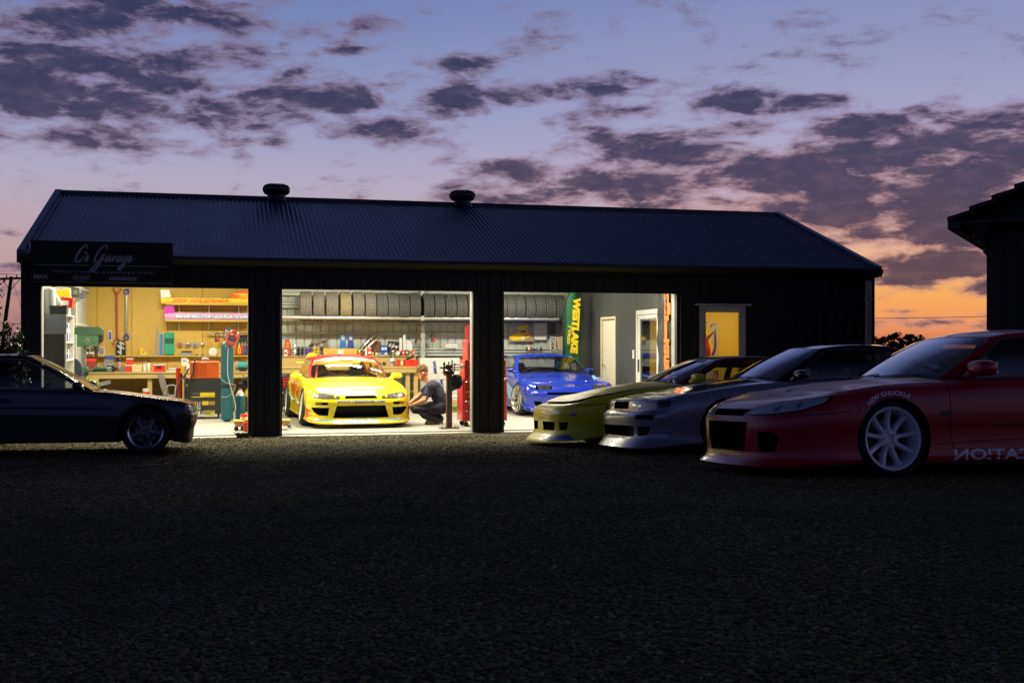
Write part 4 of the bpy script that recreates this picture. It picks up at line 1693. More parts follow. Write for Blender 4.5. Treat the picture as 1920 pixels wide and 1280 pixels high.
def lamp(root, B, poly, bulbs, side, mat=None, name='headlight', cut=4):
	"""headlight: dark housing laid into the corner, bright reflectors, clear cover"""
	hd = ipatch(B, poly, .003, cut, side=side).build(name, mat or m_headglass, root, smooth=60)
	for (i, z, r, mt) in bulbs:
		c = ipatch(B, [(i + .9 * r * 12 * math.cos(a), z + r * math.sin(a)) for a in np.linspace(0, 2 * PI, 14, endpoint=False)], .006, 1, side=side)
		c.build('reflector', mt, hd, smooth=60)
	return hd
def park(root):
	"""stand the car along the slope of the yard"""
	x, y, z = root.location
	sy = (ground_z(x, y + .6) - ground_z(x, y - .6)) / 1.2
	sx = (ground_z(x + .6, y) - ground_z(x - .6, y)) / 1.2
	rz = root.rotation_euler.z
	m = Matrix.Rotation(math.atan(sy), 4, 'X') @ Matrix.Rotation(-math.atan(sx), 4, 'Y') @ Matrix.Rotation(rz, 4, 'Z')
	root.rotation_euler = m.to_euler()
def car_loc(px, Y, local, rz, z=None):
	"""car origin so that its local point (x, y) is seen in column px at distance Y"""
	X = (px - CX) / F * Y
	c, s = math.cos(rz), math.sin(rz)
	ox = X - (local[0] * c - local[1] * s)
	oy = Y - (local[0] * s + local[1] * c)
	return Vector((ox, oy, ground_z(ox, oy) if z is None else z))
def settle(root, drop):
	"""lower the bodywork over its wheels"""
	for ch in root.children:
		if not ch.name.startswith('wheel'):
			ch.location.z -= drop
m_clear = glass_mat('clear_car_glass', (.90, .92, .90), .015)
# ------------------------------------------------------------------ the six cars
def paint(name, col, rough=.22, metal=0.0, coat=.8, var=.03):
	return M(name, col, rough, metal=metal, var=var, scale=60, coat=coat, spec=.5)
pt_red = paint('red_car_paint', (.40, .004, .016), .32, coat=.28)
pt_silver = paint('silver_blue_car_paint', (.30, .31, .36), .28, metal=.35)
pt_blackhood = paint('gloss_black_bonnet', (.012, .012, .014), .12)
pt_lime = paint('acid_yellow_car_paint', (.90, .80, .008), .38, coat=.3)
pt_maroon = paint('maroon_roof_paint', (.16, .01, .025), .25)
pt_yellow = paint('bright_yellow_car_paint', (.88, .70, .008), .22)
pt_redroof = paint('red_roof_paint', (.62, .02, .02), .25)
pt_blue = paint('royal_blue_car_paint', (.006, .030, .42), .2)
pt_dark = paint('dark_grey_car_paint', (.022, .023, .028), .2, coat=.35)
pt_white_rim = M('white_wheel_paint', (.74, .75, .78), .35, coat=.4, var=.03)
pt_dark_rim = M('dark_wheel_paint', (.13, .13, .14), .3, metal=.7)
pt_polish = M('polished_rim_lip', (.72, .72, .74), .15, metal=1.0, var=.03)
SIDE = [(.74, 0), (.845, .01), (.862, .06), (.853, .13), (.850, .36), (.862, .57), (.858, .76), (.825, .92), (.745, 1.0)]
def coupe(**kw):
	P = dict(
		front=[(.74, .13), (.97, .075), (1.01, .10), (.945, .16), (.96, .31), (.955, .45), (.90, .53), (.79, .59), (.58, .64)],
		side=SIDE,
		rear=[(-3.22, .2), (-3.34, .2), (-3.38, .25), (-3.41, .34), (-3.43, .47), (-3.42, .60), (-3.38, .73), (-3.32, .83), (-3.15, .86)],
		zb=[(.9, .10), (0, .12), (-2.5, .13), (-3.4, .2)],
		zs=[(.65, .63), (.3, .68), (0, .72), (-.5, .75), (-1.5, .79), (-2.5, .83), (-3.2, .84)],
		plan=[(.9, .965), (.35, .985), (-.2, 1.0), (-2.4, 1.0), (-3.0, .97), (-3.4, .93)],
		crown=[(.65, .0), (.5, .008), (0, .03), (-.5, .04), (-1.0, .03), (-2.6, .03), (-3.2, .0)],
		flare=[(0, .018, .34), (-2.525, .03, .36)], XA=.36, XB=-2.95, nose_n=(2.0, 2.5),
		door=(-.56, -1.96), hood_end=-.52, hood_front=.50, bumper_x=.34, rbumper_x=-2.9, bumper_z=.52,
		cab_base=[(-.50, 0), (-.64, .655), (-.76, .70), (-1.93, .725), (-2.03, .72), (-2.42, .69), (-2.86, .60), (-2.98, 0)],
		cab_top=[(-1.20, 0), (-1.28, .53), (-1.38, .565), (-1.98, .575), (-2.06, .57), (-2.2, .56), (-2.40, .50), (-2.46, 0)],
		zroof=[(-1.18, 1.07), (-1.45, 1.115), (-1.8, 1.13), (-2.1, 1.12), (-2.46, 1.07)],
		roof_w=[(-2.5, .52), (-2.0, .58), (-1.45, .57), (-1.2, .54)],
		tub=(-.66, -2.62, .62), mirror=(-.86, .74, .80),
		wheels=[(0, .725, .302, .235, .22, math.radians(2), 0), (-2.525, .73, .302, .235, .23, math.radians(1.5), 0)], arch_gap=.014,
		wheel_style='nine', m_rim=pt_white_rim)
	P.update(kw)
	return P
# ---- red coupe, nearest
RZ_RED = PI + math.radians(15)
P = coupe(paint=pt_red, mirror_sides=(1,), mirror_scale=1.08,
		  front=[(.78, .13), (1.02, .07), (1.07, .09), (1.0, .15), (1.01, .32), (1.005, .44), (.95, .52), (.82, .59), (.58, .64)], nose_n=(2.3, 3.0), hood_end=-.40, hood_front=.58, door=(-.50, -1.86), tub=(-.52, -2.5, .62), mirror=(-.78, .74, .78),
		  cab_base=[(-.36, 0), (-.50, .655), (-.62, .70), (-1.83, .725), (-1.93, .72), (-2.32, .69), (-2.76, .60), (-2.9, 0)],
		  cab_top=[(-1.05, 0), (-1.13, .53), (-1.23, .565), (-1.85, .575), (-1.95, .57), (-2.1, .56), (-2.32, .50), (-2.38, 0)],
		  zroof=[(-1.05, 1.095), (-1.3, 1.145), (-1.65, 1.165), (-2.0, 1.155), (-2.4, 1.10)], roof_w=[(-2.5, .52), (-2.0, .58), (-1.3, .57), (-1.05, .54)],
		  intakes=[([(-.30, .20), (-.36, .43), (.36, .43), (.30, .20)], .70, 1.3), ([(.47, .20), (.47, .35), (.60, .36), (.64, .32), (.61, .21)], .62, 1.3),
				   ([(-.27, .475), (-.32, .53), (.32, .53), (.27, .475)], .70, 1.3)])
red, Br, Cr, Mr = make_car('sports_car', 'glossy red coupe with white multi spoke wheels parked nearest on the gravel', P,
						   car_loc(1677, 8.7, (0, .84), RZ_RED), RZ_RED, 'cars parked side by side on the gravel')
for sg in (1, -1):
	ipatch(Br, [(2.2, .478), (2.9, .535), (5.3, .587), (9, .612), (13.8, .636), (13.0, .578), (9.8, .513), (6, .482)], .0015, 4, side=sg).build('headlight_rim', m_carblack, red)
	lamp(red, Br, [(2.5, .49), (3.2, .53), (5.5, .575), (9, .60), (13, .622), (12.4, .58), (9.6, .525), (6, .495)],
		 [(6.2, .535, .030, m_refl), (9.0, .56, .022, m_refl)], sg, M('dark_headlamp', (.50, .58, .66), .1, metal=.1, coat=1))
mb = ptext(Br.bvh, 'NSW KNUCKLE', 'left', None, .40, .036, flip=True, arc=(0, .302, .352, .16), bold=.004, shear=.25)
mb.build('lettering', M('white_vinyl', (.78, .78, .80), .4), red)
tx = ptext(Br.bvh, 'ICATION', 'left', (-.90, .18), .76, .085, flip=True, mirror=True, bold=.0025, off=.0025)
tx.build('lettering', MATS['white_vinyl'], red)
tx = ptext(Cr, 'Tune Traveller', 'top', (-.62, .36), .40, .06, rot=PI / 2, shear=.35, off=.006)
tx.build('screen_lettering', MATS['white_vinyl'], red)
eb = MB()
for pts in ([(.40, .04), (.46, .01)], [(.47, .03), (.40, -.02)], [(.44, -.01), (.38, -.03)]):
	seam(Br.bvh, pts, 'top', w=.022, off=.006, mb=eb, n=6)
eb.build('emblem', m_carblack, red)
sm = MB()
seam(Br.bvh, [(-.36, .40), (-1.2, .405), (-2.1, .42)], 'left', .008, mb=sm)
seam(Br.bvh, [(-.36, .26), (-1.2, .30), (-2.15, .31)], 'left', .006, mb=sm)
seam(Br.bvh, [(.345, .50), (.30, .52), (.33, .60)], 'left', .006, mb=sm)
seam(Br.bvh, [(.36, .52), (.6, .495), (.85, .475)], 'left', .006, mb=sm)
sm.build('side_crease', m_gap, red)
patch(Br.bvh, rounded(-.45, .50, .10, .035, .015), 'left', .004, 1).build('side_marker', m_carblack, red)
park(red)
# ---- silver coupe with black bonnet, second
RZ_SIL = PI + math.radians(14)
P = coupe(paint=pt_silver, mirror_sides=(1,), hoodpaint=pt_blackhood, roofpaint=pt_blackhood, mirrorpaint=pt_blackhood, seatmat2=m_redseat,
		  front=[(.76, .16), (.97, .08), (1.04, .075), (.96, .19), (.965, .30), (.975, .43), (.91, .475), (.885, .585), (.74, .62)],
		  side=[(.74, 0), (.84, .01), (.865, .05), (.845, .16), (.845, .36), (.858, .58), (.855, .74), (.83, .92), (.755, 1.0)],
		  zs=[(.8, .62), (.3, .68), (0, .725), (-.6, .785), (-1.5, .82), (-2.5, .86), (-3.2, .87)],
		  crown=[(.8, .0), (.55, .012), (0, .045), (-.6, .06), (-1.0, .03), (-2.6, .03), (-3.2, .0)],
		  nose_n=(3.0, 3.8), sharp=32, bumper_z=.485,
		  zroof=[(-1.18, 1.145), (-1.45, 1.195), (-1.8, 1.215), (-2.1, 1.205), (-2.46, 1.14)],
		  intakes=[([(-.48, .20), (-.50, .315), (.50, .315), (.48, .20)], .72, 1.3), ([(.56, .21), (.56, .31), (.71, .31), (.68, .22)], .6, 1.3),
				   ([(-.24, .495), (-.24, .575), (.24, .575), (.24, .495)], .72, 1.3), ([(.54, .385), (.54, .435), (.76, .435), (.74, .385)], .6, 1.3)],
		  m_rim=pt_dark_rim, wheel_style='mesh')
silver, Bs, Cs, Ms = make_car('sports_car', 'silver blue coupe with gloss black bonnet between the red and acid yellow coupes', P,
							  car_loc(1240, 12.05, (.74, .80), RZ_SIL), RZ_SIL, 'cars parked side by side on the gravel')
for sg in (1, -1):
	lamp(silver, Bs, [(3.6, .49), (3.6, .58), (8.9, .58), (8.9, .49)], [], sg, M('brick_headlamp', (.74, .70, .56), .15, metal=.1, coat=1, var=.3, scale=30))
	ipatch(Bs, [(9.4, .50), (9.4, .575), (12.5, .59), (12, .51)], .003, 2, side=sg).build('corner_lamp', M('smoked_lens', (.02, .02, .022), .1, coat=1), silver)
mb = ptext(Bs.bvh, '5PEEDY', 'left', None, .50, .034, flip=True, arc=(0, .302, .372, .35), bold=.002, space=1.8)
mb.build('lettering', M('grey_vinyl', (.40, .41, .46), .4), silver)
park(silver)
# ---- acid yellow coupe with its bonnet ajar, third
RZ_LIM = PI + math.radians(14)
P = coupe(paint=pt_lime, mirror_sides=(1,), roofpaint=pt_maroon, mirrorpaint=pt_lime, cage=m_carblack and m_cage, driver=-1,
		  front=[(.78, .15), (1.0, .075), (1.07, .075), (.96, .18), (.955, .30), (.96, .43), (.94, .485), (.89, .52), (.78, .545)],
		  zs=[(.85, .545), (.3, .645), (0, .70), (-.6, .775), (-1.5, .81), (-2.5, .85), (-3.2, .86)],
		  crown=[(.85, .0), (.5, .012), (0, .05), (-.6, .065), (-1.0, .03), (-2.6, .03), (-3.2, .0)],
		  nose_n=(2.5, 3.2), bumper_z=.50, hood_front=.78,
		  zroof=[(-1.18, 1.085), (-1.45, 1.13), (-1.8, 1.145), (-2.1, 1.135), (-2.46, 1.085)],
		  intakes=[([(-.50, .21), (-.50, .32), (-.10, .32), (-.14, .21)], .72, 1.3), ([(.10, .32), (.14, .21), (.50, .21), (.50, .32)], .72, 1.3),
				   ([(.58, .22), (.58, .32), (.70, .32), (.68, .22)], .6, 1.3)],
		  m_rim=pt_dark_rim, wheel_style='mesh')
P['intakes'] = P['intakes'][1:]
lime, Bl, Cl, Ml = make_car('sports_car', 'acid yellow coupe with maroon roof and bonnet ajar parked nearest the shed', P,
							car_loc(1099, 14.0, (.60, .83), RZ_LIM), RZ_LIM, 'cars parked side by side on the gravel')
if 1 in Ml:
	h = Ml[1]
	a = math.radians(-1.1)
	pv = Vector((-.58, 0, .82))
	h.matrix_local = Matrix.Translation(pv) @ Matrix.Rotation(a, 4, 'Y') @ Matrix.Translation(-pv)
for sg in (1, -1):
	ipatch(Bl, [(9.2, .40), (9.2, .445), (10.6, .445), (10.6, .40)], .004, 1, side=sg).build('indicator', m_headglass, lime)
m_teald = M('teal_decal', (.05, .22, .30), .4)
m_pinkd = M('magenta_decal', (.38, .03, .14), .4)
m_blued = M('blue_decal', (.06, .16, .55), .4)
m_sild = M('silver_decal', (.55, .58, .62), .25, metal=.4)
m_whited = M('white_decal', (.82, .82, .82), .35)
m_red_d = M('red_decal', (.62, .03, .02), .35)
m_orange_d = M('orange_decal', (.80, .20, .02), .35)
ptext(Bl.bvh, 'Earnest', 'left', (.22, .475), .28, .075, flip=True, shear=.3, bold=.006).build('lettering', m_teald, lime)
patch(Bl.bvh, [(-.35, .22), (.42, .155), (.2, .215), (-.3, .275)], 'left', .003, 4).build('stripe_decal', m_blued, lime)
patch(Bl.bvh, [(-.35, .15), (.62, .125), (.3, .155), (-.3, .205)], 'left', .0035, 4).build('stripe_decal', m_pinkd, lime)
patch(Bl.bvh, [(-.35, .29), (.25, .262), (.0, .285), (-.3, .325)], 'left', .003, 4).build('stripe_decal', m_pinkd, lime)
ipatch(Bl, [(3, .095), (5, .15), (9, .16), (12, .10)], .004, 3).build('splash_decal', m_blued, lime)
ipatch(Bl, [(.5, .40), (.8, .455), (6.6, .455), (6.0, .41)], .004, 3).build('emblem_decal', m_sild, lime)
bn = [(-.9, -.5), (-.9, .5)]
sm = MB()
seam(Bl.bvh, [(.34, .54), (.345, .45), (.335, .37)], 'left', .008, mb=sm)
seam(Bl.bvh, [(.34, .54), (.55, .53), (.7, .525)], 'left', .008, mb=sm)
sm.build('bumper_gap', m_gap, lime)
tx = ptext(Cl, 'TOP TUNER', 'top', (-1.17, 0), .85, .10, rot=PI / 2, bold=.004, off=.005)
tx.build('screen_lettering', MATS['grey_vinyl'], lime)
park(lime)
# ---- bright yellow drift car in the middle bay
FW = math.atan2(-CT, ST)       # heading straight out of the shed
RZ_Y = FW + math.radians(2.0)
P = coupe(paint=pt_yellow, screen=m_clear, sideglass=m_clear, roofpaint=pt_redroof, mirrorpaint=pt_yellow, cage=m_cage, seatmat=m_seat,
		  front=[(.68, .14), (.93, .075), (.98, .085), (.88, .17), (.87, .29), (.885, .42), (.85, .475), (.79, .565), (.58, .625)],
		  side=[(.76, 0), (.86, .01), (.90, .04), (.875, .13), (.865, .36), (.87, .57), (.862, .76), (.825, .92), (.745, 1.0)],
		  plan=[(.9, .97), (.35, .99), (-.2, 1.0), (-2.4, 1.0), (-3.0, .97), (-3.4, .93)],
		  nose_n=(2.6, 3.4), flare=[(0, .03, .32), (-2.525, .055, .36)],
		  zs=[(.65, .61), (.3, .675), (0, .73), (-.6, .775), (-1.5, .81), (-2.5, .86), (-3.2, .87)],
		  zroof=[(-1.2, 1.105), (-1.45, 1.145), (-1.8, 1.155), (-2.1, 1.145), (-2.46, 1.09)],
		  intakes=[([(-.46, .175), (-.40, .375), (.40, .375), (.46, .175)], .55, 1.2), ([(.54, .21), (.52, .34), (.80, .345), (.76, .27), (.68, .215)], .5, 1.2),
				   ([(-.27, .487), (-.25, .535), (.25, .535), (.27, .487)], .60, 1.2), ([(.54, .385), (.54, .43), (.72, .43), (.72, .385)], .7, 1.2)],
		  wheels=[(0, .775, .315, .245, .24, math.radians(7), 0), (-2.525, .80, .315, .245, .26, math.radians(4), 0)],
		  mirror=(-.86, .80, .75), wheel_style='dish', m_rim=pt_white_rim, driver=-1)
yellow, By, Cy, My = make_car('drift_car', 'bright yellow drift car with red roof, facing out of the middle bay', P,
							  car_loc(572, 19.35, (0, -.83), RZ_Y, SLAB), RZ_Y)
for sg in (1, -1):
	lamp(yellow, By, [(2.2, .485), (2.35, .53), (4, .56), (6.5, .575), (9.6, .575), (10.6, .555), (9.6, .50), (6, .482)],
		 [(3.2, .522, .026, M('yellow_fog_lens', (.75, .62, .05), .1, coat=1)), (5.4, .527, .030, m_refl), (8.4, .535, .024, m_refl)], sg,
		 M('headlamp_housing', (.26, .26, .24), .08, metal=.6, coat=1))
	patch(By.bvh, rounded(sg * .69, .408, .10, .036, .012), 'front', .004, 1).build('indicator', M('smoked_indicator', (.20, .16, .05), .15, coat=1), yellow)
ptext(By.bvh, 'WWW.CSGARAGE.COM', 'front', (0, .436), .80, .046, bold=.006, shear=.12).build('lettering', m_ink, yellow)
ptext(By.bvh, 'WEST LAKE', 'top', (.50, .10), .66, .13, rot=PI / 2, bold=.004, shear=.1, off=.005).build('lettering', M('salmon_decal', (.85, .42, .30), .35), yellow)
patch(By.bvh, [(.55, .115), (.42, .20), (.42, .245)], 'top', .004) if False else None
# flame emblem on the bonnet
fl = MB()
for pts in ([(.10, .62), (-.10, .50), (.0, .58), (-.06, .53), (.06, .60)], ):
	pass
fl = MB()
for poly in ([(.10, .48), (-.02, .40), (-.16, .41), (-.06, .445), (.02, .50)], [(.11, .52), (.0, .49), (-.18, .50), (-.04, .53), (.06, .55)],
			 [(.10, .56), (.0, .575), (-.14, .62), (-.02, .61), (.07, .59)]):
	patch(By.bvh, poly, 'top', .004, 2, mb=fl)
fl.build('flame_emblem', m_orange_d, yellow)
ptext(By.bvh, 'CUSCO', 'front', (-.56, .135), .34, .045, shear=.4, bold=.006).build('lettering', M('pale_blue_decal', (.20, .42, .55), .4), yellow)
ptext(By.bvh, 'CUSCO', 'front', (.56, .135), .34, .045, shear=.4, bold=.006).build('lettering', MATS['pale_blue_decal'], yellow)
ptext(By.bvh, 'DRIFT', 'front', (-.10, .135), .24, .045, shear=.1, bold=.006).build('lettering', MATS['pale_blue_decal'], yellow)
ptext(By.bvh, 'PLUS', 'front', (.14, .135), .20, .045, shear=.1, bold=.006).build('lettering', M('sea_green_decal', (.02, .33, .36), .4), yellow)
# sun strip on the screen
sb = MB()
V_ = [(-.97, -.62), (-.97, .62), (-1.05, .62), (-1.05, -.62)]
patch(Cy, [(-1.06, -.60), (-1.06, .60), (-1.20, .545), (-1.20, -.545)], 'top', .004, 4).build('sun_strip', m_orange_d, yellow)
patch(Cy, [(-1.145, -.56), (-1.145, .56), (-1.215, .53), (-1.215, -.53)], 'top', .006, 4).build('sun_strip', m_whited, yellow)
ptext(Cy, 'BODYWORX', 'top', (-1.175, -.36), .34, .055, rot=PI / 2, bold=.003, off=.0065).build('screen_lettering', m_blackink, yellow)
ptext(Cy, 'DINMOTORSPORT', 'top', (-1.178, .20), .62, .05, rot=PI / 2, bold=.003, off=.0065).build('screen_lettering', m_red_d, yellow)
ptext(Cy, 'AUTOSALON', 'top', (-1.095, .0), .62, .06, rot=PI / 2, bold=.004, shear=.25, off=.007).build('screen_lettering', m_yellow, yellow)
# flames along the right-hand side (towards the door pier)
r_ = np.random.default_rng(4)
for k in range(16):
	x0 = -.45 - r_.uniform(0, 2.6)
	z0 = r_.uniform(.22, .70)
	L_ = r_.uniform(.35, .75)
	poly = [(x0 + L_ / 2, z0 + .03), (x0, z0 + .06), (x0 - L_ / 2, z0 + .16), (x0 - .05, z0 - .0)]
	patch(By.bvh, poly, 'right', .003 + .0006 * k, 2).build('flame_decal', (m_red_d, m_orange_d, m_red_d, m_whited)[k % 4], yellow)
for poly in ([(.70, .30), (.52, .24), (.36, .33)], [(.74, .22), (.52, .17), (.36, .26)], [(.82, .12), (.6, .10), (.36, .18)]):
	patch(By.bvh, poly, 'right', .004, 2).build('flame_decal', m_red_d, yellow)
lb = MB()
lb.box(-.35, .15, -.01, .01, -.02, .02)
# tax label inside the screen
patch(Cy, [(-.80, .42), (-.80, .62), (-.855, .62), (-.855, .42)], 'top', .004, 1).build('screen_label', m_whited, yellow)
# roof spoiler behind
sp = MB()
sp.box(-3.32, -3.05, -.70, .70, 1.02, 1.045, 0, .01)
for sg in (1, -1):
	sp.box(-3.25, -3.12, sg * .5 - .012, sg * .5 + .012, .84, 1.03)
sp.build('rear_wing', pt_yellow, yellow)
# ---- blue car in the far bay
RZ_B = FW - math.radians(.5)
P = coupe(paint=pt_blue, screen=m_clear, sideglass=m_clear, passenger=False, mirror_scale=.62,
		  cab_base=[(-.50, 0), (-.62, .72), (-.74, .765), (-1.93, .77), (-2.03, .765), (-2.42, .73), (-2.86, .63), (-2.98, 0)],
		  cab_top=[(-1.20, 0), (-1.28, .56), (-1.38, .595), (-1.98, .60), (-2.06, .595), (-2.2, .58), (-2.40, .52), (-2.46, 0)],
		  roof_w=[(-2.5, .54), (-2.0, .60), (-1.45, .60), (-1.2, .57)], tub=(-.66, -2.62, .66),
		  front=[(.66, .15), (.86, .09), (.94, .085), (.84, .20), (.845, .31), (.85, .45), (.80, .51), (.72, .565), (.50, .62)],
		  zs=[(.6, .615), (.3, .68), (0, .73), (-.6, .79), (-1.5, .83), (-2.5, .87), (-3.2, .88)],
		  nose_n=(2.1, 2.7), flare=[(0, .07, .40), (-2.43, .07, .40)], side=[(.76, 0), (.87, .01), (.89, .06), (.88, .13), (.88, .36), (.89, .57), (.885, .76), (.85, .92), (.765, 1.0)],
		  zroof=[(-1.2, 1.11), (-1.45, 1.155), (-1.8, 1.165), (-2.1, 1.15), (-2.46, 1.09)],
		  intakes=[([(-.56, .18), (-.52, .34), (.52, .34), (.56, .18)], .55, 1.2), ([(.62, .2), (.62, .30), (.76, .31), (.72, .2)], .5, 1.2),
				   ([(-.52, .425), (-.52, .475), (.52, .475), (.52, .425)], .65, 1.2), ([(.42, .525), (.39, .59), (.70, .59), (.72, .525)], .45, 1.2)],
		  wheels=[(0, .82, .315, .245, .24, math.radians(5), math.radians(14)), (-2.43, .84, .315, .245, .26, math.radians(3), 0)],
		  wheel_style='mesh', m_rim=M('silver_wheel_paint', (.62, .62, .60), .22, metal=.8))
blue, Bb, Cb, Mb = make_car('sports_car', 'royal blue coupe with silver mesh wheels parked in the far bay of the shed', P,
							car_loc(970, 22.3, (0, -.92), RZ_B, SLAB), RZ_B)
for sg in (1, -1):
	lp = MB()
	for y in (.49, .62):
		lp.lathe([(.0, .60), (.045, .61), (.055, .64), (.058, .655)], 16, axis='X', o=(0, sg * y, .557))
	lp.build('headlight', M('dim_reflector', (.2, .2, .2), .25, metal=.8), blue, smooth=40)
	pn = MB()
	p0 = Vector((.42, sg * .36, Bb.ztop(.42, .36) + .008))
	pn.lathe([(.022, -.004), (.02, .006), (.0, .008)], 12, o=tuple(p0))
	pn.build('bonnet_pin', m_chrome, blue)
	cn = MB()
	cn.prism([(.30, .20), (.62, .16), (.56, .19), (.34, .26)], sg * .80, sg * .90, 'xz')
	cn.build('bumper_canard', pt_blue, blue)
m_flame = M('pale_blue_flame', (.25, .45, .85), .3)
for poly in ([(.35, .55), (.0, .60), (-.3, .74), (.15, .66)], [(.3, .63), (-.1, .68), (-.4, .72), (.1, .70)]):
	for pl in ('top',):
		patch(Bb.bvh, poly, pl, .003, 3).build('flame_decal', m_flame, blue)
patch(Bb.bvh, [(-.40, .2), (-.45, .5), (-1.3, .7), (-.9, .3)], 'right', .003, 3).build('flame_decal', m_flame, blue)
# ---- dark hatch at the other side of the yard
RZ_D = math.radians(14.5)
P = coupe(paint=pt_dark, screen=m_side, hoodpaint=pt_dark, stripmat=M('bright_window_trim', (.35, .35, .38), .3, metal=.6),
		  front=[(.40, .15), (.50, .135), (.52, .17), (.53, .28), (.56, .36), (.575, .47), (.555, .50), (.53, .60), (.47, .625)],
		  side=[(.72, 0), (.785, .02), (.80, .06), (.80, .2), (.805, .36), (.81, .56), (.805, .60), (.785, .965), (.755, 1.0)],
		  rear=[(-2.95, .25), (-3.0, .22), (-3.05, .25), (-3.08, .33), (-3.12, .42), (-3.12, .55), (-3.10, .63), (-3.06, .76), (-2.95, .80)],
		  zb=[(.7, .15), (0, .16), (-2.4, .16), (-3.1, .22)],
		  zs=[(.5, .625), (.3, .65), (0, .69), (-.5, .75), (-.9, .765), (-2.4, .80), (-3.0, .81)],
		  plan=[(.7, .985), (.30, .995), (-.2, 1.0), (-2.4, 1.0), (-2.8, .98), (-3.1, .95)],
		  crown=[(.5, .0), (.42, .004), (0, .008), (-.55, .012), (-1.0, .02), (-2.4, .02), (-3.0, .0)],
		  flare=[(0, .022, .33), (-2.4, .022, .33)], flare_z=.42, XA=.34, XB=-2.75, nose_n=(4.5, 5.5), sharp=28,
		  door=(-.50, -1.75), hood_end=-.60, hood_front=.44, bumper_x=.345, rbumper_x=-2.7, bumper_z=.495, bumperpaint=m_carblack,
		  cab_base=[(-.58, 0), (-.57, .62), (-.63, .665), (-1.72, .69), (-1.82, .69), (-2.35, .67), (-2.75, .60), (-2.85, 0)],
		  cab_top=[(-1.30, 0), (-1.36, .535), (-1.46, .565), (-1.78, .57), (-1.87, .57), (-2.1, .56), (-2.25, .52), (-2.30, 0)],
		  zroof=[(-1.28, 1.155), (-1.5, 1.18), (-1.9, 1.175), (-2.3, 1.14)], roof_crown=.03, roof_w=[(-2.4, .54), (-1.8, .575), (-1.28, .57)],
		  tub=(-.74, -2.5, .60), mirror=(-.74, .70, .76), mirror_scale=.72, bulge=.02,
		  wheels=[(0, .69, .285, .195, .20, math.radians(2), 0), (-2.4, .69, .285, .195, .20, math.radians(1), 0)], arch_gap=.04,
		  wheel_style='deep5', m_rim=pt_polish, m_spoke=pt_dark_rim, hood_w=.66, bumper_k=1)
dark, Bd, Cd, Md = make_car('hatchback_car', 'dark grey boxy hatchback with five spoke wheels parked in front of the workbench bay', P,
							car_loc(273, 13.4, (0, -.79), RZ_D), RZ_D)
for sg in (1, -1):
	ipatch(Bd, [(4.5, .515), (4.5, .60), (12.6, .60), (12.8, .515)], .003, 3, side=sg).build('headlight', m_headglass, dark)
	ipatch(Bd, [(12.9, .505), (12.7, .60), (14.1, .60), (14.6, .505)], .004, 3, side=sg).build('corner_lamp', M('dull_red_lens', (.30, .03, .02), .2, coat=1), dark)
	ipatch(Bd, [(7.5, .40), (7.5, .45), (11, .45), (11, .40)], .006, 2, side=sg).build('indicator', m_amber, dark)
mo = MB()
for pl in ('right', 'left'):
	for (a, b) in ((-.37, -2.0), ):
		seam(Bd.bvh, [(a, .56), (b, .58)], pl, .03, .006, mb=mo, n=30)
mo.build('side_moulding', m_carblack, dark)
mo = MB()
for pl in ('right', 'left'):
	pts = [(.33 * math.cos(a), .285 + .345 * math.sin(a)) for a in np.linspace(.1, PI - .1, 12)]
	seam(Bd.bvh, pts, pl, .03, .008, mb=mo, n=40)
mo.build('arch_lip', m_carblack, dark)
park(dark)
# ------------------------------------------------------------------ things in and on the shed
def item(name, label, cat, x0, y0, x1, y1, d, group=None, rot=0.0, z=None):
	"""thing filling a picture box at depth d: returns its Empty (bottom centre), width and height in metres"""
	s0, zz0 = px_plane(x0, y1, d)
	s1, _ = px_plane(x1, y1, d)
	sm, zt = px_plane((x0 + x1) / 2, y0, d)
	_, zb = px_plane((x0 + x1) / 2, y1, d)
	if z is not None:
		zb = z
	t = thing(name, label, cat, sm, d, zb, rot, group)
	return t, s1 - s0, zt - zb
def ftext(parent, body, w, h, x, y, z, mat, rot=0.0, shear=0.0, bold=0.0, name='lettering', space=1.0):
	"""flat lettering facing the yard"""
	me = fit_text(text_data(body, .1, shear, bold, space=space, mat=mat), w, h)
	o = obj(name, me, parent)
	o.matrix_local = Matrix.Translation((x, y, z)) @ Matrix.Rotation(PI / 2, 4, 'X') @ Matrix.Rotation(rot, 4, 'Z')
	return o
def strokes(lines, width, y=0.0, shear=0.0, sx=1.0, sz=1.0):
	"""pen-written lettering: ribbons in the xz plane"""
	mb = MB()
	for ln in lines:
		P = catmull([(a * sx + b * sz * shear, b * sz) for a, b in ln], max(8, 6 * len(ln)))
		n = len(P)
		vs, fs = [], []
		for i in range(n):
			t = P[min(i + 1, n - 1)] - P[max(i - 1, 0)]
			t /= np.linalg.norm(t) + 1e-9
			w = width * (.35 + .65 * math.sin(PI * (.08 + .84 * i / (n - 1))))
			nx, nz = -t[1] * w / 2, t[0] * w / 2
			vs += [(P[i][0] + nx, y, P[i][1] + nz), (P[i][0] - nx, y, P[i][1] - nz)]
		for i in range(n - 1):
			fs.append((2 * i, 2 * i + 1, 2 * i + 3, 2 * i + 2))
		mb.add(vs, fs)
	return mb
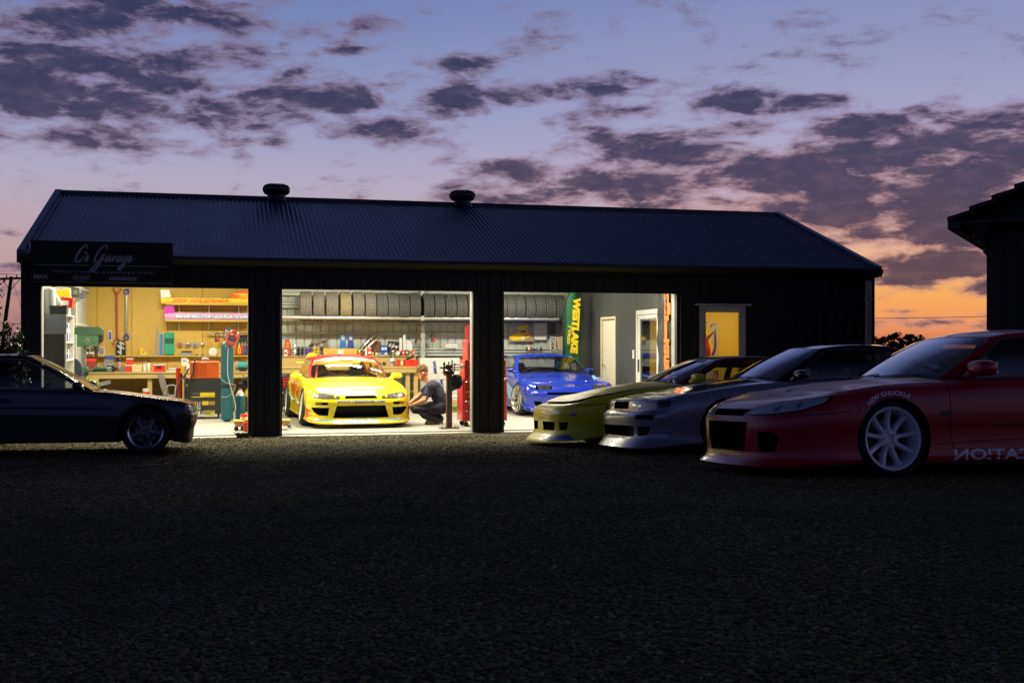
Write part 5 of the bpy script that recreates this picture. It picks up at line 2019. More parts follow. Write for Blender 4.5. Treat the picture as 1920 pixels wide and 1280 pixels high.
# ---- shop sign on the fascia
m_sign = M('sign_board', (.006, .006, .007), .75, var=.1)
m_vinyl = M('pale_sign_vinyl', (.30, .30, .37), .5, var=.03)
sg_, w, h = item('shop_sign', "black fascia signboard with pale script reading C's Garage", 'sign', 60, 453, 326, 530, -.30)
SW, SH = w, h
MB().box(-w / 2, w / 2, -.02, .02, 0, h, bev=.006).build('sign_board', m_sign, sg_)
kx = w / 266.0
X = lambda px: (px - 193) * kx
Z = lambda py: (530 - py) * h / 77.0
script = [
	# C
	[(1.02, .80), (1.0, .98), (.80, 1.02), (.45, .75), (.18, .32), (.16, .05), (.38, -.04), (.70, .10), (.92, .30)],
	# 's
	[(1.06, .62), (1.0, .46)], [(1.05, .06), (1.28, .36), (1.30, .16), (1.20, .02), (1.08, .06)],
	# G with its descending loop
	[(3.02, .78), (2.98, .98), (2.76, 1.02), (2.36, .78), (2.06, .36), (2.04, .06), (2.24, -.04), (2.56, .14), (2.80, .46), (2.70, .10), (2.36, -.36), (2.02, -.58), (1.82, -.54), (1.96, -.34), (2.52, -.02), (2.98, .18)],
	# a r a g e
	[(3.46, .34), (3.22, .36), (3.06, .16), (3.12, .02), (3.30, .12), (3.50, .36), (3.42, .10), (3.50, .02), (3.66, .14)],
	[(3.66, .12), (3.84, .34), (3.86, .36), (3.80, .02)], [(3.82, .12), (3.96, .32), (4.12, .34)],
	[(4.56, .34), (4.32, .36), (4.16, .16), (4.22, .02), (4.40, .12), (4.60, .36), (4.52, .10), (4.60, .02), (4.76, .14)],
	[(5.12, .34), (4.90, .36), (4.74, .16), (4.80, .04), (4.98, .14), (5.16, .36), (5.02, -.10), (4.72, -.46), (4.50, -.46), (4.60, -.26), (5.0, -.02), (5.26, .12)],
	[(5.26, .12), (5.52, .24), (5.54, .36), (5.40, .36), (5.28, .16), (5.36, .02), (5.54, .06), (5.74, .22)]]
o = strokes(script, .030, -.0225, .18, 112 * kx / 5.9, 30 * h / 77.0).build('script_lettering', m_vinyl, sg_)
o.location = (X(139), 0, Z(491))
ln = MB()
ln.box(X(68), X(168), -.0235, -.0205, Z(498.6), Z(497.6))
ln.box(X(186), X(318), -.0235, -.0205, Z(498.6), Z(497.6))
ln.build('rule_line', m_vinyl, sg_)
ftext(sg_, 'http://www.csgarage.com', 187 * kx, 6.5 * h / 77, X(196), -.0225, Z(510.5), M('dim_sign_vinyl', (.36, .36, .43), .5), space=1.25)
ftext(sg_, 'MAX', 26 * kx, 8 * h / 77, X(79), -.0225, Z(520), m_vinyl, bold=.006)
ftext(sg_, 'Earnest', 32 * kx, 9 * h / 77, X(153), -.0225, Z(519.5), m_vinyl, shear=.4, bold=.001)
ftext(sg_, 'PRODUCTS', 20 * kx, 2.6 * h / 77, X(153), -.0225, Z(526.5), MATS['dim_sign_vinyl'])
ftext(sg_, 'SWIFTCHANGE', 54 * kx, 5 * h / 77, X(232), -.0225, Z(521), m_vinyl, shear=.35, bold=.004)
st = MB()
st.add([(X(200), -.0226, Z(522)), (X(205), -.0226, Z(524)), (X(262), -.0226, Z(526)), (X(240), -.0226, Z(523.4))], [(0, 1, 2, 3)])
st.build('streak', m_vinyl, sg_)
# ---- tyres on the wall rack
DT = 6.62
ZRK = Zat(700, 596, 6.42)
ZT = ZRK + .225
def tyre_data(name, mat, seed, R=.315, wid=1.0):
	"""one unit wide tyre with grooves and tread blocks; axis along x"""
	r = np.random.default_rng(seed)
	prof = [(-.47, R - .10), (-.50, R - .075), (-.49, R - .03), (-.46, R - .010), (-.42, R - .003), (-.30, R), (-.295, R - .008), (-.255, R - .008), (-.25, R), (-.10, R + .001), (-.095, R - .008), (-.055, R - .008),
			(-.05, R + .001), (.05, R + .001), (.055, R - .008), (.095, R - .008), (.10, R + .001), (.25, R), (.255, R - .008), (.295, R - .008), (.30, R), (.42, R - .003), (.46, R - .010), (.49, R - .03), (.50, R - .075), (.47, R - .10), (.40, R - .13), (-.40, R - .13), (-.47, R - .10)]
	seg = 96
	vs, fs = [], []
	n = len(prof)
	for i, (x, rr) in enumerate(prof):
		for j in range(seg):
			a = 2 * PI * j / seg
			q = rr
			if rr > R - .005 and abs(x) > .12:
				ph = (j + abs(x) * 14) % 4
				q = rr - (.0065 if ph < 1.3 else 0)
			vs.append((x * wid, q * math.cos(a), q * math.sin(a)))
	for i in range(n - 1):
		for j in range(seg):
			fs.append((i * seg + j, (i + 1) * seg + j, (i + 1) * seg + (j + 1) % seg, i * seg + (j + 1) % seg))
	return MB().add(vs, fs).data(name, mat, 28)
m_t_dusty = M('dusty_tyre', (.165, .155, .135), .85, var=.2, scale=9)
m_t_tan = M('mud_stained_tyre', (.24, .20, .11), .85, var=.2, scale=9)
m_t_black = M('clean_tyre', (.075, .078, .075), .75, var=.2, scale=9)
m_t_blue = M('bluish_worn_tyre', (.10, .105, .108), .8, var=.2, scale=9)
td = [tyre_data('wall_tyre', m, k) for k, m in enumerate((m_t_dusty, m_t_tan, m_t_black, m_t_blue))]
edges = [(562, 584), (587, 608), (611, 634), (636, 657), (660, 681), (683, 703), (704, 724), (725, 745), (745, 765), (766, 786), (792, 811), (812, 831), (832, 852), (852, 872), (873, 891), (892, 909), (910, 928),
		 (929, 946), (946, 962), (962, 980), (981, 999), (999, 1018), (1018, 1037), (1038, 1056)]
ordw = ['first', 'second', 'third', 'fourth', 'fifth', 'sixth', 'seventh', 'eighth', 'ninth', 'tenth']
desc = {0: 'dusty grey tyre with a pale rim on the end of the wall rack', 1: 'dusty bald tyre with a pale rim, second from the rack end', 2: 'dusty grooved tyre with a pale rim, third from the rack end',
		3: 'brown mud stained tyre on the wall rack above the yellow car', 4: 'dusty tyre on the wall rack beside the mud stained one',
		5: 'dusty tyre on the wall rack, second after the mud stained one', 6: 'bluish worn tyre on the wall rack, third after the mud stained one',
		7: 'bluish worn tyre on the wall rack, fourth after the mud stained one', 8: 'black tyre on the wall rack, second before the brown brace', 9: 'black tyre on the wall rack, next before the brown brace'}
for i, (a, b) in enumerate(edges):
	s0, s1 = S(a, DT), S(b, DT)
	k = {0: 0, 1: 0, 2: 0, 3: 1, 4: 0, 5: 0, 6: 3, 7: 3}.get(i, 2)
	lab = desc.get(i) or ('black tyre on the wall rack, %s after the brown brace' % ordw[i - 10] if i < 19 else 'black tyre on the wall rack, %s before the green flag' % ('fifth', 'fourth', 'third', 'second', 'next')[i - 19])
	t = obj('tyre', td[k])
	tag(t, lab, 'tyre', 'tyres stored on the wall rack')
	dz = random.uniform(-.008, .008) + (.012 if i < 6 else 0)
	t.location = W((s0 + s1) / 2, DT, ZT + dz)
	t.rotation_euler = (random.uniform(0, 6), 0, TH + random.uniform(-.02, .02) + (-.05 if i < 3 else 0))
	t.rotation_mode = 'XYZ'
	sc_ = (ZT + .0, )
	t.scale = ((s1 - s0) * 1.0, 1, 1)
	if i < 3:
		r = MB()
		r.lathe([(.225, -.44), (.20, -.40), (.185, -.1), (.06, -.06), (.06, -.04), (.17, -.02), (.185, .40), (.225, .45), (.22, .45), (.18, .38)], 32, 0, 'X', capped=False)
		r.build('rim', m_white, t, smooth=40)
# the rack itself: two pipes on brackets
rk = thing('tyre_rack', 'long pipe rack on the back wall carrying the row of tyres', 'rack', S(528, 6.5), 6.5, ZRK)
ln_ = S(1058, 6.5) - S(470, 6.5)
x00 = S(520, 6.5) - S(528, 6.5) - .2
for nm, y in (('front_pipe', -.08), ('rear_pipe', .33)):
	mb = MB()
	mb.cyl((x00, y, 0), (x00 + S(1058, 6.5) - S(515, 6.5), y, 0), .038, 14)
	mb.build(nm, m_galv, rk, smooth=40)
for x in (791, 1056, 524):
	xs = S(x, 6.5) - S(528, 6.5)
	mb = MB()
	mb.box(xs - .035, xs + .035, -.13, .45, -.05, -.005 if x != 791 else .05, bev=.005)
	mb.build('bracket', m_galv, rk)
	if x == 791:
		MB().tube([(xs - .01, -.1, -.04), (xs - .08, .38, -.52)], .022, 6).build('brace', m_rust, rk)
# ---- workbench of the board wall (left bay)
bs0, bs1 = S(163, 6.3), S(520, 6.3)
ZB1 = Zat(330, 697, 6.22)
wb = thing('workbench', 'long pine workbench along the particle board wall', 'bench', (bs0 + bs1) / 2, 6.58, 0)
hw = (bs1 - bs0) / 2
MB().box(-hw, hw, -.36, .36, ZB1 - .035, ZB1, bev=.005).build('bench_top', m_ply, wb)
MB().box(-hw, hw, -.345, -.30, ZB1 - .13, ZB1 - .037, bev=.005).build('front_rail', m_pine, wb)
for k in range(5):
	x = (S(281, 6.3) - (bs0 + bs1) / 2) + (k - 1) * 1.2
	MB().box(x - .045, x + .045, -.298, -.21, SLAB, ZB1 - .037, bev=.006).build('leg', m_pine, wb)
MB().tube([(-.2, -.25, .35), (.25, -.25, ZB1 - .1)], .02, 6).build('brace', m_galv, wb)
MB().box(-hw, hw, -.2, .35, .33, .36, bev=.004).build('lower_shelf', m_dark, wb)
# tool ledge
lg = thing('wall_ledge', 'narrow wooden ledge on the board wall holding hand tools', 'shelf', (S(152, 6.9) + S(470, 6.9)) / 2, 6.9, Zat(300, 669, 6.88))
hw = (S(470, 6.9) - S(152, 6.9)) / 2
MB().box(-hw, hw, -.07, .05, 0, .03, bev=.004).build('ledge', m_board, lg)
mb = MB()
for k in range(28):
	x = -hw + .25 + k * (2 * hw - .4) / 28 + random.uniform(-.02, .02)
	mb.cyl((x, -.085, .012), (x, -.07, .012), .008, 6)
o = mb.build('pegs', m_dark, lg)
o['kind'] = 'stuff'
# ---- hung on the board wall
DW_ = 6.94
t, w, h = item('tow_bar', 'long red steel bar with forked ends hung on the board wall', 'tool', 212, 540, 228, 646, DW_)
mb = MB()
mb.tube([(0, -.02, .16), (-.01, -.02, h - .14)], .022, 8)
for sz, z0, z1 in ((1, h - .14, h), (-1, .16, .0)):
	for sx in (-1, 1):
		mb.tube([(-.005, -.02, z0), (sx * w * .28, -.02, (z0 + z1) / 2), (sx * w * .48, -.02, z1 - sz * .03), (sx * w * .34, -.02, z1)], [.018, .014, .013, .012], 6)
mb.build('bar', M('red_bar_paint', (.42, .05, .045), .4, dirt=.3), t, smooth=40)
t, w, h = item('strut_brace', 'silver tube with blue ring ends hung beside the red bar', 'tool', 231, 541, 244, 637, DW_)
mb = MB()
mb.cyl((0, -.025, .13), (0, -.025, h - .13), .026, 12)
mb.build('tube', m_chrome, t, smooth=40)
for z in (.06, h - .06):
	r = MB()
	r.tube([(.045 * math.cos(a), -.025, z + .045 * math.sin(a)) for a in np.linspace(0, 2 * PI, 20, endpoint=False)], .016, 8, closed=True)
	r.box(-.022, .022, -.04, -.01, z - .09 if z > .3 else z + .04, z - .04 if z > .3 else z + .09, bev=.004)
	r.build('ring_end', M('blue_anodised', (.03, .10, .50), .3, metal=.5), t, smooth=40)
t, w, h = item('tag_sign', 'black tag shaped sign with white script standing on the ledge', 'sign', 218, 638, 236, 667, 6.9)
MB().prism([(-w / 2, 0), (w / 2, 0), (w / 2, h * .8), (w * .25, h), (-w * .25, h), (-w / 2, h * .8)], -.012, 0, 'xz').build('tag_board', m_blackink, t)
o = strokes(script, .02, -.014, .18, h * .85 / 5.9, w * .42).build('script_lettering', m_paper, t)
o.rotation_euler = (0, PI / 2, 0)
o.location = (-w * .12, 0, h * .92)
for nm, lab, x0, y0, x1, y1, mt in (('price_card', 'blue and white card pinned beside the drill press', 203, 620, 209, 639, m_blue),
									('note_sheet', 'white printed sheet pinned behind the drill chuck', 183, 650, 196, 666, m_paper)):
	t, w, h = item(nm, lab, 'card', x0, y0, x1, y1, DW_)
	MB().box(-w / 2, w / 2, -.006, 0, 0, h, bev=.002).build('card', m_paper, t)
	MB().box(-w * .3, w * .4, -.009, -.0062, h * .1, h * .9).build('print', mt if mt is m_blue else m_grey, t)
t, w, h = item('try_square', 'large dark steel square standing on the ledge', 'tool', 259, 612, 297, 667, 6.9)
MB().prism([(w / 2 - .05, 0), (w / 2, 0), (w / 2 - .005, h), (w / 2 - .035, h)], -.02, -.005, 'xz').build('blade', m_grey, t)
MB().box(-w / 2, w / 2 - .052, -.02, -.005, 0, .03, bev=.003).build('stock', m_grey, t)
t, w, h = item('set_square', 'yellow triangular set square on the ledge', 'tool', 263, 650, 278, 665, 6.89)
mb = MB()
mb.add([(-w / 2, -.01, 0), (w / 2, -.01, 0), (-w / 2, -.01, h), (-w * .32, -.01, h * .2), (w * .12, -.01, h * .2), (-w * .32, -.01, h * .62),
		(-w / 2, 0, 0), (w / 2, 0, 0), (-w / 2, 0, h), (-w * .32, 0, h * .2), (w * .12, 0, h * .2), (-w * .32, 0, h * .62)],
	   [(0, 1, 4, 3), (1, 2, 5, 4), (2, 0, 3, 5), (6, 7, 1, 0), (7, 8, 2, 1), (8, 6, 0, 2), (3, 4, 10, 9), (4, 5, 11, 10), (5, 3, 9, 11)])
mb.build('triangle', m_yellow, t)
t, w, h = item('ruler', 'blue upright ruler standing beside the green tool roll', 'tool', 300, 626, 305, 666, 6.9)
MB().box(-w / 2, w / 2, -.012, 0, 0, h, bev=.003).build('ruler_body', M('bright_blue_plastic', (.02, .20, .62), .4), t)
t, w, h = item('tool_roll', 'green canvas tool roll with dark handled files', 'tool roll', 308, 623, 327, 665, DW_)
MB().box(-w / 2, w / 2, -.012, 0, 0, h, bev=.004).build('canvas', M('green_canvas', (.02, .30, .17), .8), t)
for k in range(5):
	x = -w * .36 + k * w * .18
	MB().cyl((x, -.02, h * .5), (x, -.02, h * .74), .010, 8).build('file_handle', m_dark, t)
	MB().box(x - w * .08, x + w * .08, -.018, -.0125, .02, h * .5, bev=.004).build('pocket', M('green_pocket', (.03, .34, .20), .8), t)
for x, r, mt, lab in ((337, 5.5, M('brown_abrasive', (.32, .14, .09), .8), 'reddish brown grinding disc hung on the board wall'), (352, 5.2, m_steel, 'silver grinding disc hung beside the reddish one'),
					  (366, 5.6, m_grey, 'dark grey grinding disc hung beside the silver one'), (379.5, 3.4, m_steel, 'small steel collar hung at the end of the disc row')):
	t, w, h = item('grinding_disc', lab, 'disc', x - r, 646.5 - r, x + r, 646.5 + r, DW_, 'discs hung in a row on the board wall')
	mb = MB()
	mb.lathe([(w * .5, 0), (w * .5, -.015), (w * .22, -.02), (w * .2, -.03), (w * .09, -.03), (w * .08, -.012), (0, -.012)], 20, 0, 'Y', o=(0, 0, h / 2))
	mb.build('disc', mt, t, smooth=35)
	MB().lathe([(w * .1, -.012), (w * .1, -.035), (.0, -.038)], 10, 0, 'Y', o=(0, 0, h / 2)).build('nut', m_dark, t)
t, w, h = item('sanding_block', 'long dark sanding block on the ledge under the discs', 'tool', 339, 658, 361, 667, 6.89)
MB().box(-w / 2, w / 2, -.03, .02, 0, h * .7, bev=.006).build('block', m_grey, t)
MB().box(-w * .44, w * .44, -.025, .015, h * .7, h, bev=.008).build('grip', m_dark, t)
for x0, x1, lab in ((365, 372, 'small dark clamp on the ledge beside the sanding block'), (376, 384, 'small dark latch on the ledge under the white plate')):
	t, w, h = item('clamp', lab, 'tool', x0, 663, x1, 667, 6.89)
	MB().box(-w / 2, w / 2, -.02, 0, 0, h * .6, bev=.004).build('jaw', m_dark, t)
	MB().cyl((0, -.01, h * .6), (0, -.01, h), .008, 6).build('screw', m_steel, t)
t, w, h = item('white_plate', 'round white polishing pad leaning on the board wall', 'pad', 391, 651, 407, 668, 6.92)
MB().lathe([(0, -.022), (w * .35, -.022), (w * .5, -.01), (w * .48, 0)], 24, 0, 'Y', o=(0, 0, h / 2)).build('pad', m_paper, t, smooth=40)
t, w, h = item('hanging_rail', 'steel rail on the board wall above the welder', 'rail', 388, 622, 470, 628, 6.9)
mb = MB()
mb.cyl((-w / 2, -.05, h / 2), (w / 2, -.05, h / 2), .016, 10)
mb.build('rail', m_chrome, t, smooth=40)
for x in (-w * .42, .1, w * .4):
	MB().box(x - .012, x + .012, -.05, .02, h * .1, h * .7, bev=.003).build('rail_bracket', m_steel, t)
def ear_muffs(label, x0, y0, x1, y1, d, mt):
	t, w, h = item('ear_muffs', label, 'ear muffs', x0, y0, x1, y1, d)
	mb = MB()
	mb.tube([(-w * .3, -.05, h * .35), (-w * .28, -.05, h * .8), (0, -.05, h), (w * .28, -.05, h * .8), (w * .3, -.05, h * .35)], .010, 6)
	mb.build('headband', m_dark, t, smooth=40)
	for sg in (-1, 1):
		MB().ell((sg * w * .24, -.055, h * .27), (w * .24, .045, h * .27), 14, 10).build('ear_cup', mt if sg > 0 else M('dark_ear_cup', (.08, .07, .07), .4), t, smooth=60)
	return t
ear_muffs('red ear muffs hanging from the steel rail above the welder', 402, 623, 413, 642, 6.84, m_redp)
# ---- spoilers on two wall shelves
for nm, lab, x0, y0, x1, y1, ysh in (('upper', 'upper wall shelf carrying the yellow rear wing', 312, 566, 480, 572, 571), ('lower', 'lower wall shelf carrying the magenta rear wing', 312, 596, 480, 602, 602)):
	t, w, h = item('wall_shelf', lab, 'shelf', x0, ysh - 3, x1, ysh + 1.5, 6.8)
	MB().box(-w / 2, w / 2, -.15, .15, 0, h * .8, bev=.004).build('shelf_board', m_board, t)
	for xx in (336, 392, 447):
		s = S(xx, 6.93) - S((x0 + x1) / 2, 6.93)
		MB().box(s - .012, s + .012, .1, .145, -.16, -.002, bev=.003).build('bracket', m_white, t)
		MB().tube([(s, .12, -.14), (s, -.1, -.006)], .006, 5).build('bracket_arm', m_white, t)
m_mag = M('magenta_panel', (.62, .02, .42), .35)
m_lil = M('lilac_panel', (.62, .33, .62), .35)
t, w, h = item('rear_wing', 'yellow car rear wing lettered in red on the upper shelf', 'car part', 303, 544, 480, 570, 6.75)
MB().prism([(-.06, .0), (-.09, h * .18), (-.05, h * .42), (.05, h * .45), (.08, h * .05)], -w / 2, w / 2, 'yz').build('wing_blade', M('yellow_wing_paint', (.80, .60, .05), .3, coat=.6), t)
MB().prism([(-w / 2 - .0, h * .40), (-w / 2 + .20, h * .46), (-w / 2 + .16, h), (-w / 2 - .01, h * .98)], -.07, -.055, 'xz').build('end_plate', m_white, t)
MB().prism([(w * .24, h * .40), (w * .5, h * .40), (w * .5, h * .96), (w * .34, h * .99), (w * .24, h * .7)], -.05, .05, 'xz').build('flame_panel', M('flame_panel_paint', (.78, .12, .03), .35), t)
for poly in ([(w * .25, h * .75), (w * .36, h * .62), (w * .5, h * .7), (w * .4, h * .8)], [(w * .3, h * .52), (w * .44, h * .46), (w * .5, h * .56), (w * .38, h * .6)]):
	MB().prism(poly, -.056, -.051, 'xz').build('flame_stripe', m_yellow, t)
ftext(t, '555 KAZAMA', w * .60, h * .24, -w * .09, -.094, h * .24, m_orange_d, shear=.4, bold=.006)
t, w, h = item('rear_wing', 'magenta and lilac car rear wing with a web address on the lower shelf', 'car part', 310, 574, 480, 600, 6.75)
MB().prism([(-.06, .0), (-.09, h * .22), (-.05, h * .5), (.05, h * .53), (.08, h * .05)], -w / 2, w / 2, 'yz').build('wing_blade', m_lil, t)
MB().prism([(-w / 2 - .0, h * .45), (-w / 2 + .19, h * .52), (-w / 2 + .18, h), (-w / 2 - .01, h * .96)], -.07, -.055, 'xz').build('end_plate', m_mag, t)
MB().prism([(-w / 2 + .05, h * .75), (-w / 2 + .18, h * .8), (-w / 2 + .18, h * .98)], -.073, -.0705, 'xz').build('end_stripe', M('dark_magenta', (.35, .01, .25), .35), t)
ftext(t, 'www.ns-taka.com', w * .86, h * .34, w * .05, -.0935, h * .29, M('sky_blue_vinyl', (.20, .45, .80), .35), shear=.35, bold=.010)
ftext(t, 'www.ns-taka.com', w * .86, h * .30, w * .05, -.0955, h * .29, m_paper, shear=.35, bold=.002)
# ---- on the board-wall bench
ZBT = ZB1 + .002
DBN = 6.42
def bench_item(name, label, cat, x0, y0, x1, d=DBN, group=None, zb=None):
	t, w, h = item(name, label, cat, x0, y0, x1, 697, d, group, z=ZBT if zb is None else zb)
	return t, w, h
def bin_box(t, w, h, mt, lid=None, d=.18, handle=False):
	b = MB()
	b.prism([(-w * .46, 0), (w * .46, 0), (w * .5, h * .86), (-w * .5, h * .86)], -d / 2, d / 2, 'xz')
	b.build('bin_body', mt, t)
	if lid is not None:
		MB().box(-w * .53, w * .53, -d * .55, d * .55, h * .86, h, bev=.006).build('lid', lid, t)
	if handle:
		MB().tube([(-w * .3, -d * .56, h * .8), (-w * .2, -d * .6, h * .55), (w * .2, -d * .6, h * .55), (w * .3, -d * .56, h * .8)], .006, 6).build('handle', m_dark, t)
t, w, h = bench_item('tool_box', 'red steel toolbox behind the drill press', 'toolbox', 152, 672, 182)
MB().box(-w / 2, w / 2, -.12, .12, 0, h * .8, bev=.008).build('box', M('dark_red_enamel', (.30, .04, .03), .4, dirt=.2), t)
MB().prism([(-.12, h * .8), (.12, h * .8), (.07, h), (-.07, h)], -w / 2, w / 2, 'yz').build('lid', m_redp, t)
MB().tube([(-.08, 0, h), (-.07, 0, h + .04), (.07, 0, h + .04), (.08, 0, h)], .008, 6).build('handle', m_dark, t)
t, w, h = bench_item('storage_tub', 'stack tray with blue lid and papers on the pine bench', 'tray', 194, 664, 216)
for k, mt in enumerate((m_grey, m_steel, m_blue)):
	MB().box(-w / 2 + .02 * k, w / 2 - .01 * k, -.13, .13, h * (.35 + .2 * k), h * (.52 + .2 * k), bev=.005).build('tray', mt, t)
MB().box(-w * .45, w * .45, -.1, .1, 0, h * .35, bev=.006).build('tray_base', m_dark, t)
t, w, h = bench_item('thermos', 'pinkish flask with black top on the pine bench', 'flask', 219, 669, 229)
MB().lathe([(w * .45, 0), (w * .5, .02), (w * .5, h * .6), (w * .42, h * .66)], 16).build('flask_body', M('dusty_pink', (.48, .25, .22), .4), t, smooth=40)
MB().lathe([(w * .4, h * .66), (w * .4, h * .95), (w * .3, h)], 16).build('cap', m_dark, t, smooth=40)
t, w, h = bench_item('angle_grinder', 'black angle grinder lying on the pine bench', 'tool', 205, 685, 236)
MB().tube([(-w / 2, 0, h * .5), (-w * .1, 0, h * .5), (w * .2, 0, h * .5)], [.03, .032, .04], 10).build('grinder_body', m_dark, t, smooth=40)
MB().lathe([(h * .48, -.05), (h * .48, -.035), (.02, -.03)], 18, 0, 'Y', o=(w * .34, 0, h * .5)).build('disc_guard', m_steel, t, smooth=40)
MB().tube([(w * .1, 0, h * .5), (w * .16, -.1, h * .62)], .016, 8).build('side_handle', m_grey, t)
for x0, y0, x1, zb, lab in ((236, 684, 250, None, 'lower red and white parts box in the stack on the pine bench'), (237, 671.5, 250, Zat(243, 684, DBN), 'upper red and white parts box in the stack on the pine bench')):
	t, w, h = item('parts_box', lab, 'box', x0, y0, x1, 696.5 if zb is None else 684, DBN, 'parts boxes on the bench', z=ZBT if zb is None else ZBT + (Zat(243, 684, DBN) - Zat(243, 696.5, DBN)))
	bin_box(t, w, h, m_redp, m_white)
t, w, h = bench_item('carton', 'cream cardboard carton between the red box and the bottles', 'carton', 248, 683.5, 267, 6.4)
MB().box(-w / 2, w / 2, -.1, .1, 0, h, bev=.004).build('carton_body', M('cream_card', (.62, .50, .22), .75), t)
MB().box(-w * .5, w * .5, -.102, -.1005, h * .46, h * .5).build('carton_tape', m_card, t)
MB().box(-w * .2, w * .2, -.103, -.1005, h * .15, h * .34).build('carton_label', m_paper, t)
for x0, y0, x1, mt, cp, lab in ((268, 678, 274, m_cream, m_grey, 'short cream bottle beside the carton'), (275.5, 675, 282, m_white, m_dark, 'tall white bottle with black cap beside the cream bottle')):
	t, w, h = bench_item('bottle', lab, 'bottle', x0, y0, x1)
	MB().lathe([(w * .46, 0), (w * .5, .02), (w * .5, h * .68), (w * .25, h * .78)], 14).build('bottle_body', mt, t, smooth=50)
	MB().lathe([(w * .26, h * .78), (w * .26, h * .97), (w * .2, h)], 12).build('cap', cp, t, smooth=40)
t, w, h = bench_item('organiser', 'red organiser box with a pale lid and black latch', 'box', 288, 683, 310)
bin_box(t, w, h, m_redp, m_white, .16, True)
MB().box(-w * .15, w * .15, -.1, -.085, h * .5, h * .8, bev=.004).build('latch', m_dark, t)
t, w, h = bench_item('paper_stack', 'flat stack of white cartons near the welder', 'carton', 313, 690, 337)
for k in range(3):
	MB().box(-w / 2 + .02 * k, w / 2 - .015 * k, -.12, .1, h * k / 3 + .001, h * (k + 1) / 3, bev=.003).build('slab', (m_paper, m_grey, m_paper)[k], t)
t, w, h = item('wall_card', 'white card standing on the bench behind the welder', 'card', 340, 671, 351, 686, 6.8)
MB().box(-w / 2, w / 2, -.008, 0, 0, h, bev=.003).build('card', m_paper, t)
MB().box(-w * .35, w * .35, -.010, -.0085, h * .6, h * .75).build('print', m_grey, t)
t, w, h = bench_item('spray_bottle', 'white trigger spray bottle behind the welder hoses', 'bottle', 349, 673, 356)
MB().lathe([(w * .45, 0), (w * .5, .03), (w * .45, h * .5), (w * .15, h * .68), (w * .15, h * .8)], 14).build('bottle_body', m_white, t, smooth=50)
MB().prism([(-w * .5, h * .82), (w * .3, h * .8), (w * .3, h * .97), (-w * .1, h)], -.02, .02, 'xz').build('trigger', m_white, t)
for x0, lab in ((157, 'small dark bottle with bright cap on the ledge behind the drill press'), (166.5, 'second dark bottle with bright cap, nearer the drill chuck')):
	t, w, h = item('oil_bottle', lab, 'bottle', x0, 647, x0 + 9, 666, 6.86, 'dark bottles on the ledge')
	MB().lathe([(w * .46, 0), (w * .5, .03), (w * .5, h * .5), (w * .22, h * .68), (w * .2, h * .76)], 14).build('bottle_body', m_blackink, t, smooth=50)
	MB().lathe([(w * .24, h * .76), (w * .24, h * .96), (w * .15, h)], 12).build('cap', m_chrome, t, smooth=40)
	MB().lathe([(w * .51, h * .1), (w * .51, h * .34)], 14, capped=False).build('bottle_label', m_paper, t, smooth=40)
# pliers rack and bench grinder near the pier
t, w, h = item('pliers_rack', 'black wall rack holding coloured pliers beside the pier', 'tool rack', 440, 628, 476, 666, DW_)
MB().box(-w / 2, w / 2, -.02, 0, h * .62, h, bev=.005).build('rack_back', m_dark, t)
MB().box(-w / 2, w / 2, -.03, 0, 0, h * .12, bev=.005).build('rack_rail', m_dark, t)
for k, mt in enumerate((m_redp, m_yellow, m_redp, m_blue, m_dark, m_yellow)):
	x = -w * .42 + k * w * .155
	p = MB()
	p.tube([(x - .012, -.03, h * .04), (x - .018, -.03, h * .3), (x + .002, -.03, h * .52)], .010, 6)
	p.tube([(x + .016, -.03, h * .04), (x + .02, -.03, h * .3), (x + .002, -.03, h * .52)], .010, 6)
	pl = p.build('pliers_handle', mt, t, smooth=40)
	MB().tube([(x + .002, -.03, h * .5), (x + .002, -.03, h * .66)], [.014, .006], 6).build('pliers_jaw', m_steel, pl)
t, w, h = bench_item('bench_grinder', 'teal bench grinder on the pine bench beside the pier', 'grinder', 441, 676, 470)
MB().cyl((-w * .3, 0, h * .55), (w * .3, 0, h * .55), h * .36, 18).build('motor', M('teal_enamel', (.05, .30, .30), .4), t, smooth=40)
for sg in (-1, 1):
	MB().lathe([(h * .42, -.03), (h * .42, .03)], 20, 0, 'X', o=(sg * w * .4, 0, h * .55)).build('stone', m_grey, t, smooth=40)
MB().box(-w * .25, w * .25, -.08, .08, 0, h * .24, bev=.01).build('foot', m_dark, t)
# ---- shelf unit by the end wall, with what stands on it
sa, sb = S(79, 1.0), S(125, 1.0)
zt_ = Zat(100, 589, 1.0)
su = thing('shelf_unit', 'dark shelf unit against the end wall seen from its side', 'shelf', (sa + sb) / 2, 1.0, SLAB)
w = (sb - sa) / 2
zt_ -= SLAB
m_nav = M('slate_panel', (.10, .105, .13), .5)
MB().box(-w, w, 0, .02, zt_ - .30, zt_, bev=.003).build('upper_side_panel', M('grey_side_panel', (.17, .175, .22), .5), su)
MB().box(-w, w - .03, .001, .02, 0, zt_ - .302, bev=.003).build('side_panel', m_dark, su)
MB().box(-w, w, .86, .88, 0, zt_, bev=.003).build('side_panel', m_cream, su)
MB().box(-w, -w + .015, .022, .858, 0, zt_, bev=.003).build('back_panel', m_cream, su)
MB().box(w - .028, w, .001, .022, 0, zt_ - .302, bev=.003).build('edge_strip', m_cream, su)
shz = [zt_ - .02, Zat(130, 643, 1.4) - SLAB, Zat(130, 676, 1.4) - SLAB, .5, .1]
for z in shz:
	MB().box(-w + .016, w, .022, .858, z, z + .018, bev=.003).build('shelf', m_cream, su)
bk = [(m_orange, 'orange'), (m_cream, 'cream'), (m_blue, 'blue'), (m_dkblue, 'navy'), (m_paper, 'white'), (m_ink, 'deep blue')]
